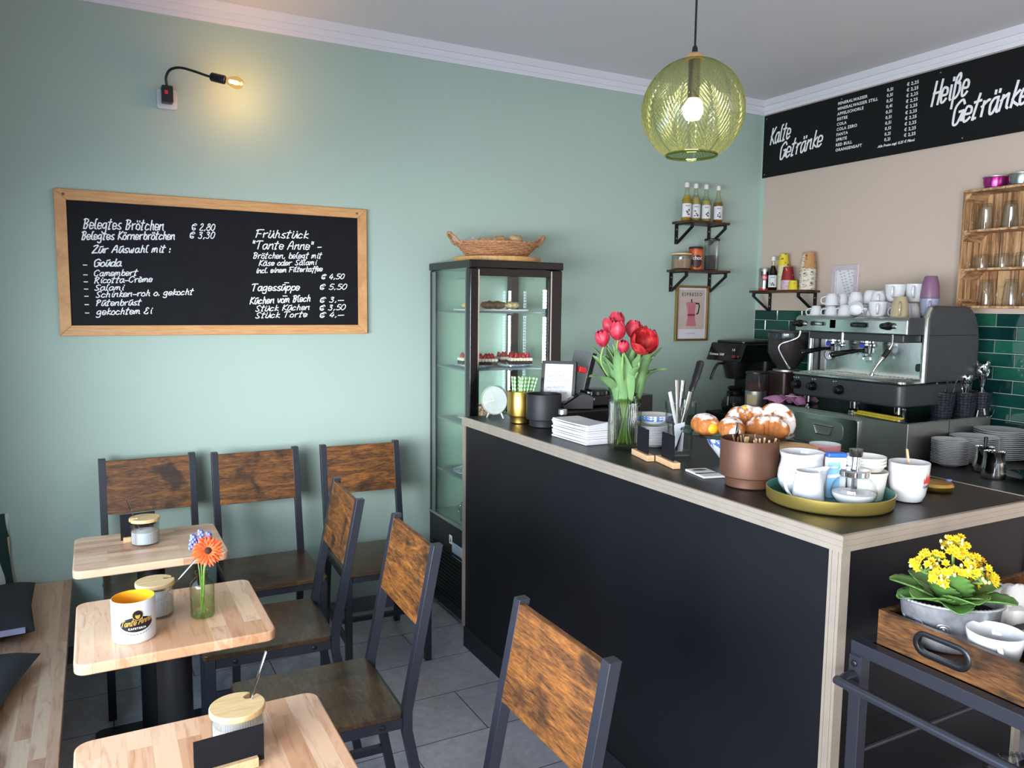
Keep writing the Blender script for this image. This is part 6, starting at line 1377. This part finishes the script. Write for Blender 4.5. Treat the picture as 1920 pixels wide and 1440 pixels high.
def cups(name, lab, grp, x, y, z, r0, r1, h, n, dz, mat, matb=None):
    # nested paper cups, mouth down: only the topmost shows its wall
    c0 = None
    for i in range(n):
        m = matb if (matb and i < n-1) else mat
        loc = (x+.0008*math.sin(i*2.3), y+.0008*math.cos(i*1.9), z+i*dz)
        if c0 is None or m is not c0.data.materials[0]:
            prev = c0
            c0 = ob(name, MB().lathe([(r0,.0035),(r0+.0022,.002),(r0+.0022,.0052),(r0,.0062),(r1,h),(r1-.0008,h),(r1-.0012,h-.006),(0,h-.0065)], 32), m, None, loc, (0,0,i*.9)); tag(c0, lab[1] if i == n-1 else lab[0], 'paper cup', grp)
        else: dup(c0, loc, i*.9, lab[1] if i == n-1 else lab[0], grp)
def paper_print(name, base, marks, sc=45):
    t = NT(name); return t.bsdf(t.ramp(t.noise(t.co(), sc, 2), [(.63, base), (.66, marks)]), .6)
M['yelcup'] = paper_print('yellow paper cup', '#e2cb2c', '#5a4a20'); M['redcup'] = paper_print('red paper cup', '#8e2028', '#d9a06a'); M['kraft'] = paper_print('kraft paper cup', '#b98a56', '#6d4a2c', 40)
M['kraftrim'] = (lambda t: t.bsdf(t.ramp(t.noise(t.co((1,1,6)), 40, 1), [(.38, '#4a392c'), (.43, '#e3dbc8')]), .7))(NT('striped cup rims')); M['creamrim'] = paper_print('cream cup rims', '#d9d6b0', '#a8a67c', 70); M['pinkrim'] = paper_print('pale pink cup rims', '#d3bcc4', '#b98f9c', 70)
cups('paper_cup', ('cream yellow paper cup inside the tall nested stack', 'bright yellow paper cup on top of the tall nested stack'), 'tall stack of yellow paper cups', 3.862, 3.592, S3+.0003, .034, .024, .075, 14, .0118, M['yelcup'], M['creamrim'])
cups('paper_cup', ('pale pink paper cup nested under the red one', 'red paper cup on top of the short stack'), 'short stack of red paper cups', 3.826, 3.520, S3+.0003, .040, .028, .085, 8, .0085, M['redcup'], M['pinkrim'])
cups('paper_cup', ('single small yellow paper cup upside down at the front of the cup shelf',)*2, 'single yellow paper cup', 3.800, 3.452, S3+.0003, .030, .022, .058, 1, .01, M['yelcup'])
cups('paper_cup', ('brown striped paper cup nested in the right hand stack', 'kraft brown paper cup on top of the right hand stack'), 'stack of kraft paper cups', 3.852, 3.390, S3+.0003, .047, .034, .098, 15, .0092, M['kraft'], M['kraftrim'])
# pictures
def pic(name, lab, w, h, b, d, loc, rz, mats): 
    T = thing(name, lab, 'picture', loc, rz); ob('frame', frame4(MB(), w, h, b, d), mats, T, sm=20, bev=.001); return T
T = pic('espresso_poster', 'small brass framed poster with a pink coffee pot and the word espresso', .266, .35, .014, .018, (3.238, YB-.001, 1.402), 0, M['brass'])
pr = MB().box(.012, .254, -.006, -.002, .012, .338); pr.m = 1; pr.add([(.026,-.0065,.075),(.24,-.0065,.075),(.24,-.0065,.325),(.026,-.0065,.325)], [(0,1,2,3)])
pr.m = 2; F_ = Matrix.Translation((0, -.007, 0)) @ Matrix.Rotation(PI/2, 4, 'X')
pr.at(F_ @ Matrix.Translation((.133, .285, 0))); pr.text('ESPRESSO', .030, .0004, 'CENTER', 0, 1.35, 0); pr.at(F_ @ Matrix.Translation((.133, .046, 0))); pr.text('italian coffee', .010, 0, 'CENTER', 0, 1.3, 0); pr.at(F_)
pr.m = 3
for P in ([(.085,.245),(.098,.247),(.168,.247),(.160,.172),(.103,.172)], [(.103,.158),(.160,.158),(.174,.094),(.090,.094)]): pr.add([(x, y, 0) for x, y in P], [tuple(range(len(P)))])
pr.m = 4; pr.add([(x, y, .0001) for x, y in ((.101,.158),(.162,.158),(.162,.172),(.101,.172))], [(0,1,2,3)])
for x0, x1 in ((.115,.112),(.127,.127),(.139,.141),(.150,.155)): pr.stroke([(x0,.170),(x1+(x1-x0)*0,.245)], .0018, .0003); pr.stroke([(x0,.158),(x1+(x1-x0)*1.5,.095)], .0018, .0003)
pr.m = 2; pr.stroke([(.168,.238),(.190,.238),(.196,.222),(.186,.175),(.176,.172)], .010, .0004); pr.stroke([(.131,.247),(.131,.262)], .009, .0004); pr.at(None)
ob('print', pr, [M['paper'], plain('blush poster ground', '#c9b8ae', .6), M['black'], plain('poster pink', '#cf7f8a', .6), plain('poster maroon', '#8f3b46', .6)], T, sm=0)
T = pic('photo_frame', 'silver framed print leaning on the beige wall behind the cups', .185, .30, .030, .02, (XR-.001, 3.262, 1.575), -PI/2, plain('pale silver frame', '#dccfd4', .3, .35))
pr = MB().box(.028, .157, -.008, -.002, .028, .272); pr.m = 1; pr.at(Matrix.Translation((0, -.0085, 0)) @ Matrix.Rotation(PI/2, 4, 'X')); rr = random.Random(2)
for k in range(4):
    x, y = .05+.028*k, .262-.012*(k % 2)
    while y > .05:
        if .036 < x < .145: pr.stroke([(x-.006, y), (x-.002, y+.006), (x+.002, y-.002), (x+.006, y+.004)], .0024, 0)
        y -= .017; x += .0065
pr.at(None); ob('print', pr, [M['paper'], M['inkgrey']], T, sm=0)
# crate shelf with glasses
QY1, QZ0, QZ1 = 2.398, 1.628, 2.198; QL = .62
T = thing('crate_shelf', 'scorched wooden crate hung on the wall as a shelf of glasses', 'shelf', (XR-.001, QY1, QZ0), -PI/2)   # local x runs toward the viewer, front at -y
D = .155; H = QZ1-QZ0
for x in (0, QL-.012):
    for i in range(3): ob('end_board', MB().box(x, x+.012, -D+.003+i*.0505, -D+.048+i*.0505, .012, H-.012), M['burnt'], T, bev=.001, sm=0)
ob('top_board', MB().box(0, QL, -D, 0, H-.0115, H), M['burnt_y'], T, bev=.001, sm=0); ob('bottom_board', MB().box(0, QL, -D, 0, 0, .0115), M['burnt_y'], T, bev=.001, sm=0)
for i in range(6): ob('back_board', MB().box(.013+i*.1, .108+i*.1, -.012, -.001, .0125, H-.0125), M['burnt'], T, bev=.001, sm=0)
LV = (.0120, .193, .378)
for z in LV[1:]: ob('shelf_board', MB().box(.0125, QL-.0125, -D+.002, -.0125, z-.011, z), M['burnt_y'], T, bev=.001, sm=0)
for z in (H-.012, LV[2]-.0115, LV[1]-.0115):
    ob('corner_block', MB().prism([(-D+.004, z), (-D+.040, z), (-D+.004, z-.04)][::-1], .0125, .10, 'x') if 0 else MB().prism([(.0125, z), (.05, z), (.0125, z-.042)], -D+.006, -.0130, 'y'), M['burnt_y'], T, sm=0)
ob('corner_block', MB().prism([(.0125, .012), (.0125, .045), (.045, .012)], -D+.006, -.0130, 'y'), M['burnt_y'], T, sm=0)
g0 = {}
def drink(kind, lab, lx, ly, z, grp):
    x, y = XR-.001+ly, QY1-lx           # local (lx along wall, ly toward room is negative)
    if kind not in g0:
        T = thing('latte_glass' if kind == 'tall' else 'tea_glass', lab, 'glass', (x, y, z), 2.2, grp)
        if kind == 'tall':
            ob('glass_body', MB().lathe([(.036,0),(.0375,.001),(.0365,.03),(.031,.10),(.0275,.122),(.024,.126),(0,.126),(0,.116),(.025,.114),(.0285,.10),(.034,.03),(.0355,0)], 32), M['clearthick'], T)
            ob('handle', MB().tube(smooth([(.034,0,.03),(.052,0,.032),(.057,0,.055),(.053,0,.085),(.031,0,.09)], 4), .0045, 8), M['clearthick'], T)
        else:
            ob('glass_body', MB().lathe([(.034,0),(.035,.001),(.0345,.06),(.031,.066),(0,.067),(0,.057),(.032,.055),(.033,0)], 28), M['clearthick'], T)
            ob('handle', MB().tube(smooth([(.033,0,.012),(.047,0,.013),(.051,0,.028),(.047,0,.045),(.033,0,.047)], 4), .004, 8), M['clearthick'], T)
        g0[kind] = T
    else: T = dup(g0[kind], (x, y, z), 2.2, lab, grp)
od = ('first', 'second', 'third', 'fourth', 'fifth')
for i in range(5):
    z = QZ0+.0005
    drink('tall', od[i]+' upturned handled glass from the left on the top level of the crate', .075+i*.118, -.085, z+LV[2], 'glasses on the top level of the crate')
    drink('low', od[i]+' low upturned glass from the left on the middle level of the crate', .075+i*.098, -.09, z+LV[1], 'low glasses on the middle crate level')
    drink('tall', od[i]+' upturned handled glass from the left on the bottom level of the crate', .105+i*.118, -.085, z+LV[0], 'glasses on the bottom level of the crate')
for i, (y, lab, mt, r) in enumerate(((2.285, 'shiny magenta metal bowl on top of the crate', plain('magenta metal', '#b53a8c', .22, .8), .054), (2.165, 'dull green silver metal bowl on top of the crate at the picture edge', plain('green silver metal', '#8b978f', .25, .8), .054))):
    T = thing('metal_bowl', lab, 'bowl', (XR-.085, y, QZ1+.0005), 0, 'metal bowls on the crate')
    ob('shell', MB().lathe([(0,0),(r*.72,0),(r*.9,.006),(r,.03),(r,.052),(r*.97,.052),(r*.96,.03),(r*.85,.009),(0,.005)], 40), mt, T); ob('rim', MB().lathe([(r*.96,.0525),(r*1.06,.0525),(r*1.06,.057),(r*.96,.057),(r*.96,.0525)], 40), M['steel'], T)
# ---------------------------------------------------------------- serving cart at the lower right
T = thing('serving_cart', 'black steel serving cart with dark board shelves in front of the counter end', 'cart', (1.50, .62, 0))
w, d = .80, .525; TH = .868
for x in (0, w-.03):
    for y in (0, d-.03):
        ob('leg', MB().box(x, x+.03, y, y+.03, .055, TH-.0305), M['steel_dark'], T, bev=.002, sm=0)
        ob('castor', MB().at(Matrix.Translation((x+.015, y+.027, .026)) @ Matrix.Rotation(PI/2, 4, 'X')).cyl((0,0,0), .0255, .022, 20), M['iron'], T)
for z1, nm in ((TH, 'upper'), (.37, 'lower')):
    m = MB().box(0, .03, 0, d, z1-.03, z1).box(w-.03, w, 0, d, z1-.03, z1).box(.0305, w-.0305, 0, .03, z1-.03, z1).box(.0305, w-.0305, d-.03, d, z1-.03, z1)
    if nm == 'lower': m = MB().box(0, .02, .031, d-.031, z1-.02, z1).box(w-.02, w, .031, d-.031, z1-.02, z1).box(.031, w-.031, .0, .02, z1-.02, z1).box(.031, w-.031, d-.02, d, z1-.02, z1)
    ob('shelf_frame', m, M['steel_dark'], T, bev=.0015, sm=0)
    ob('shelf_board', MB().box(.031, w-.031, .031, d-.031, z1-.022, z1-.006), M['rust_dark'], T, bev=.001, sm=0)
ob('back_rail', MB().tube([(.03, d-.015, .60), (w-.03, d-.015, .60)], .006, 8), M['steel_dark'], T)
ob('handle_bracket', MB().box(-.004, -.0005, 0, .03, TH-.125, TH-.032), M['steel_dark'], T, bev=.001, sm=0)
hp = ob('handle_bracket', MB().box(-.004, -.0005, d-.03, d, TH-.125, TH-.032), M['steel_dark'], T, bev=.001, sm=0)
for z in (TH-.05, TH-.105): ob('bolt', MB().at(Matrix.Translation((-.004, d-.015, z)) @ Matrix.Rotation(-PI/2, 4, 'Y')).lathe([(0,0),(.008,0),(.0075,.003),(.004,.005),(0,.005)], 12), M['black'], hp)
ob('push_handle', MB().tube(smooth([(-.004, d-.015, TH-.076), (-.03, d-.015, TH-.076), (-.055, d-.025, TH-.076), (-.062, d-.055, TH-.076), (-.062, .055, TH-.076), (-.055, .025, TH-.076), (-.03, .015, TH-.076), (-.004, .015, TH-.076)], 5), .0102, 12), M['steel_dark'], T)
# wooden tray box on the cart
BX, BY, BZ = 1.535, .655, TH+.0006
T = thing('wooden_tray', 'deep dark wooden tray with black oval hand grips on the cart', 'tray', (BX, BY, BZ))
w, d, h, t_ = .58, .45, .079, .012
def holed(y0, y1, z0, z1, cy, cz, L, r, x0, x1):        # board with a stadium opening
    O = [(y0,z0),(y1,z0),(y1,z1),(y0,z1)]; n = 12
    I = [(cy+L/2+r*math.cos(a), cz+r*math.sin(a)) for a in [-PI/2+PI*i/n for i in range(n+1)]]+[(cy-L/2+r*math.cos(a), cz+r*math.sin(a)) for a in [PI/2+PI*i/n for i in range(n+1)]]
    m = MB(); k = len(I); vs = [(x, *p) for x in (x0, x1) for p in O+I]; N = 4+k; h2 = n+1
    def face(o): return [[o+1]+[o+4+i for i in range(n//2, -1, -1)]+[o+4+k-1]+[o+4+k-1-i for i in range(1, n//2+1)]+[o+0], [o+3]+[o+4+h2+i for i in range(n//2, -1, -1)]+[o+4+h2-1-i for i in range(0, n//2+1)]+[o+2], [o+1, o+2]+[o+4+i for i in range(n//2, n//2+1)], [o+3, o+0]+[o+4+h2+n//2]]
    fs = [tuple(f) for f in face(0)]+[tuple(f[::-1]) for f in face(N)]
    fs += [(i, (i+1) % 4, N+(i+1) % 4, N+i) for i in range(4)]+[(4+(i+1) % k, 4+i, N+4+i, N+4+(i+1) % k) for i in range(k)]
    return m.add(vs, fs), I
for x0, nm in ((0, 'a'), (w-t_, 'b')):
    m, I = holed(0, d, 0, h, d*.50+.075, .042, .072, .0175, x0, x0+t_)
    sd = ob('end_board', m, M['tray_wood'], T, sm=0)
    xo = x0-.0022 if nm == 'a' else x0+t_+.0022
    gm = MB(); k = len(I); c = (d*.50+.075, .042)
    def off(p, s): 
        q = (min(max(p[0], c[0]-.036), c[0]+.036), c[1]); v = (p[0]-q[0], p[1]-q[1]); l = math.hypot(*v); return (p[0]+v[0]/l*s, p[1]+v[1]/l*s)
    rings = [[(xx, *off(p, s)) for p in I] for xx, s in ((x0+t_, -.0005), (x0-.0015, -.0012), (x0-.0025, .001), (x0-.0025, .009), (x0-.0003, .0105))] if nm == 'a' else [[(xx, *off(p, s)) for p in I] for xx, s in ((x0, -.0005), (x0+t_+.0015, -.0012), (x0+t_+.0025, .001), (x0+t_+.0025, .009), (x0+t_+.0003, .0105))]
    gm.add([p for r_ in rings for p in r_], [(a*k+i, a*k+(i+1) % k, (a+1)*k+(i+1) % k, (a+1)*k+i) for a in range(4) for i in range(k)])
    ob('grip_ring', gm, M['black'], sd, sm=60)
ob('long_board', MB().box(t_+.0003, w-t_-.0003, 0, t_, 0, h), M['tray_wood'], T, sm=0, bev=.001)
ob('long_board', MB().box(t_+.0003, w-t_-.0003, d-t_, d, 0, h), M['tray_wood'], T, sm=0, bev=.001)
ob('tray_floor', MB().box(t_+.0003, w-t_-.0003, t_+.0003, d-t_-.0003, .0005, .008), M['rust_dark'], T, sm=0)
FZ = BZ+.0085
# zinc planter with kalanchoe
KX, KY = 1.648, 1.012
T = thing('zinc_planter', 'oval embossed zinc planter with a beaded rim in the wooden tray', 'planter', (KX, KY, FZ), R_(-42))
M['zinc'] = (lambda t: t.bsdf(t.ramp(t.noise(t.co(), 26, 5), [(.35, '#8e9199'), (.65, '#bfc2c8')]), .38, .65))(NT('aged zinc'))
sx, sy = 1.18, .80
ob('bowl', MB().lathe([(0,0),(.058,0),(.064,.004),(.074,.04),(.080,.066),(.083,.070),(.086,.10),(.089,.106),(.086,.107),(.083,.10),(.078,.068),(.06,.008),(0,.006)], 64, sx=sx, sy=sy), M['zinc'], T)
ob('beaded_rim', MB().tube([(.0885*sx*math.cos(a), .0885*sy*math.sin(a), .107) for a in [2*PI*i/128 for i in range(128)]], [.0028 if i % 2 else .0044 for i in range(128)], 8, closed=True), M['zinc'], T)
for i in range(10):
    a = 2*PI*i/10; P = []
    for k in range(26):
        q = k/25*2.3*2*PI; rr = .0135*(1-k/27); da = rr*math.cos(q)/.078; zz_ = .057+rr*math.sin(q); R0 = (.0735+.19*(zz_-.036)); P.append(((R0+.0012)*sx*math.cos(a+da), (R0+.0012)*sy*math.sin(a+da), zz_))
    ob('scroll', MB().tube(P, .0026, 6), M['zinc'], T)
ob('soil', MB().lathe([(0,.088),(.078,.088),(.08,.084),(0,.08)], 40, sx=sx, sy=sy), plain('potting soil', '#1d1712', .95, 0, .4, 150), T)
T = thing('kalanchoe', 'yellow flowering kalanchoe plant in the zinc planter', 'plant', (KX, KY, FZ+.089))
rp = random.Random(17); lf = []
def kal_leaf(az, el0, el1, L, wd, lift=0):
    d0 = Vector((math.cos(az)*math.cos(el0), math.sin(az)*math.cos(el0), math.sin(el0))); d1 = Vector((math.cos(az)*math.cos(el1), math.sin(az)*math.cos(el1), math.sin(el1)))
    P = [Vector((math.cos(az)*.012, math.sin(az)*.012, lift))]; n = 10; D = []
    for i in range(n): q = d0.lerp(d1, i/(n-1)).normalized(); D.append(q); P.append(P[-1]+q*L/n)
    s = Vector((-math.sin(az), math.cos(az), 0)); 
    def fn(u, v):
        i = min(n-1, int(v*n)); f = v*n-i; p = P[i].lerp(P[i+1], f); x = 2*u-1
        ww = wd/2*((.2+1.2*v) if v < .12 else (.344+.70*math.sin(PI*min(1, (v-.12)/.88*.93+.05)**.85)**.75)*(1-max(0, v-.9)*4.5))*(1+.06*math.cos(v*40))
        nn = s.cross(D[i]); return tuple(p+s*x*ww-nn*(ww*.30*x*x))
    o = ob('leaf', MB().surf(fn, 8, 30), M['leaf_dark'], T, sm=180, solid=.0022); return o
va = math.atan2(-KY, -KX)      # toward the camera
for az, e0, e1, L, wd in ((va-.10, 1.25, .95, .095, .085), (va+.50, .75, .1, .10, .078), (va-.65, .6, .0, .105, .078), (va+1.35, .55, .05, .12, .07), (va-1.45, .55, .15, .12, .075), (va+2.2, .6, .2, .11, .07), (va-2.3, .6, .2, .11, .07), (va+.2, .5, -.15, .085, .066), (va-1.1, .4, -.15, .105, .07), (va+3.0, .7, .3, .10, .07), (va+.95, .7, .35, .085, .06), (va-.4, 1.0, .8, .075, .06)): kal_leaf(az, e0, e1, L, wd, .004)
cl = [(-.062,.0,.118), (-.035,.02,.140), (-.008,-.01,.165), (.012,.03,.158), (.03,-.01,.150), (.055,.02,.128), (.075,-.005,.105), (.05,-.03,.108), (-.02,-.035,.122), (.0,.0,.178), (.062,.03,.090), (-.045,-.03,.106), (.02,-.045,.130)]
fl = MB(); bd_ = MB(); st = MB(); ey = MB(); cr = Vector((.847, -.531, 0)); cf = Vector((.531, .847, 0))
for i, (a, b_, z) in enumerate(cl):
    c = cr*a+cf*b_+Vector((0, 0, z-.030)); st.tube(smooth([(c.x*.15, c.y*.15, .0), (c.x*.4, c.y*.4, z*.5), tuple(c-Vector((0,0,.012)))], 5), .0022, 6)
    for k in range(14):
        p = c+Vector((rp.uniform(-.022,.022), rp.uniform(-.022,.022), rp.uniform(-.012,.014))); st.tube([tuple(c-Vector((0,0,.012))), tuple(p)], .0011, 5)
        if k < 9:
            n = (p-Vector((0,0,.05))+Vector((-.02,-.05,.02))).normalized(); Rm = Matrix.Translation(p) @ n.to_track_quat('Z', 'Y').to_matrix().to_4x4()
            for layer in (0, 1):
                for j in range(6): petal(fl, Rm @ Matrix.Rotation(2*PI*(j+.5*layer)/6, 4, 'Z') @ Matrix.Rotation(.12+.5*layer, 4, 'X'), .0105-.002*layer, .0065, .1, 3)
            ey.at(Rm); ey.sphere((0,0,.0015), .0017, 8, 5); ey.at(None)
        else: bd_.sphere(tuple(p), (.0034, .0034, .0046), 8, 6)
ob('stems', st, M['leaf_mid'], T); 
o = ob('blossoms', fl, plain('yellow kalanchoe petals', '#f2c81f', .55, 0, .12, 120), T, sm=60); o['kind'] = 'stuff'
o = ob('buds', bd_, plain('pale flower buds', '#d5d98a', .5, 0, .15, 90), T); o['kind'] = 'stuff'
ob('flower_eyes', ey, plain('orange flower eye', '#e59a1c', .6), T)
# cups, paper and small things in the tray
def soup_cup(lab, x, y, k, rot):
    T = thing('white_cup', lab, 'cup', (x, y, FZ), rot=rot, group='white cups in the wooden tray')
    ob('body', MB().lathe([(0,.001),(.034*k,.001),(.037*k,.004),(.048*k,.05*k),(.0545*k,.084*k),(.0535*k,.0865*k),(.0515*k,.084*k),(.045*k,.05*k),(.034*k,.010),(0,.007)], 48), M['porcelain'], T)
    ob('handle', MB().tube(smooth([(-.05*k,.012*k,.07*k),(-.066*k,.016*k,.069*k),(-.073*k,.018*k,.055*k),(-.066*k,.016*k,.038*k),(-.045*k,.011*k,.034*k)], 4), .0055*k, 8), M['porcelain'], T)
soup_cup('white cup with its open mouth in view beside the zinc planter', 1.615, .893, 1.0, (0, 0, .9))
soup_cup('white cup cut by the right picture edge in the wooden tray', 1.615, .775, .82, (0, 0, .4))
soup_cup('white cup behind the edge cup in the wooden tray', 1.735, .835, .8, (0, 0, 2.5))
r9 = random.Random(8); ph = [r9.uniform(0, 6) for _ in range(8)]
def crump(x, y, z):
    f = 1+.16*math.sin(38*x+ph[0]+3*math.sin(29*y+ph[1]))+.14*math.sin(47*y+ph[2]+2*math.sin(41*z))+.12*math.sin(61*z+ph[3]+25*x)
    return (x*f, y*f, max(.0, z*f))
m = MB().sphere((0,0,0), (.085, .06, .055), 48, 30); m.v = [(a, b_, c+.045) for a, b_, c in [crump(*p) if 0 else (lambda q: (q[0], q[1], q[2]))(p) for p in m.v]]
m.v = [(lambda f: (x*f, y*f, max(.0005, z*f)))(1+.14*abs(math.sin(34*x+ph[0]+3*math.sin(29*y+ph[1])))+.13*abs(math.sin(43*y+ph[2]+22*z))-.12*abs(math.sin(57*z+ph[3]+25*x))) for x, y, z in m.v]
o = ob('crumpled_paper', m, plain('crumpled white tissue', '#c9c7c6', .9, 0, .04), None, (1.845, 1.005, FZ), (0, 0, .5), sm=25); tag(o, 'crumpled white tissue paper beside the zinc planter', 'paper')
o = ob('slate_box', MB().box(-.05, .05, -.04, .04, 0, .05), M['blackmat'], None, (1.79, .905, FZ), (0, 0, .3), bev=.003, sm=0); tag(o, 'small dark box behind the white cup in the tray', 'box')
o = ob('wooden_spoon', MB().tube([(-.07,0,0),(.05,.01,.004)], .004, 8, flat=.7), M['blockwood'], None, (1.765, .895, FZ+.0555), (0, 0, -.2)); tag(o, 'thin wooden stick lying on the small dark box', 'stirrer')
# crystal bowl below
T = thing('crystal_bowl', 'cut glass serving bowl on the lower shelf of the cart', 'bowl', (2.02, .99, .3645))
M['crystal'] = glass('cut crystal', '#dfe2e4', '#7f8a90', 1.55)
def facet(a, z): return 1+.035*math.cos(14*a)*(1 if z > .03 else .3)
ob('bowl', MB().lathe([(0,.001),(.05,.001),(.058,.008),(.085,.05),(.105,.09),(.112,.10),(.108,.101),(.10,.09),(.08,.05),(.052,.014),(0,.010)], 112, wob=facet), M['crystal'], T, sm=40)
rm = MB()
for i in range(56): a = 2*PI*i/56; rm.tube([(.104*math.cos(a), .104*math.sin(a), .098), (.117*math.cos(a), .117*math.sin(a), .101)], [.0035, .0045], 6)
ob('ribbed_rim', rm, M['crystal'], T)
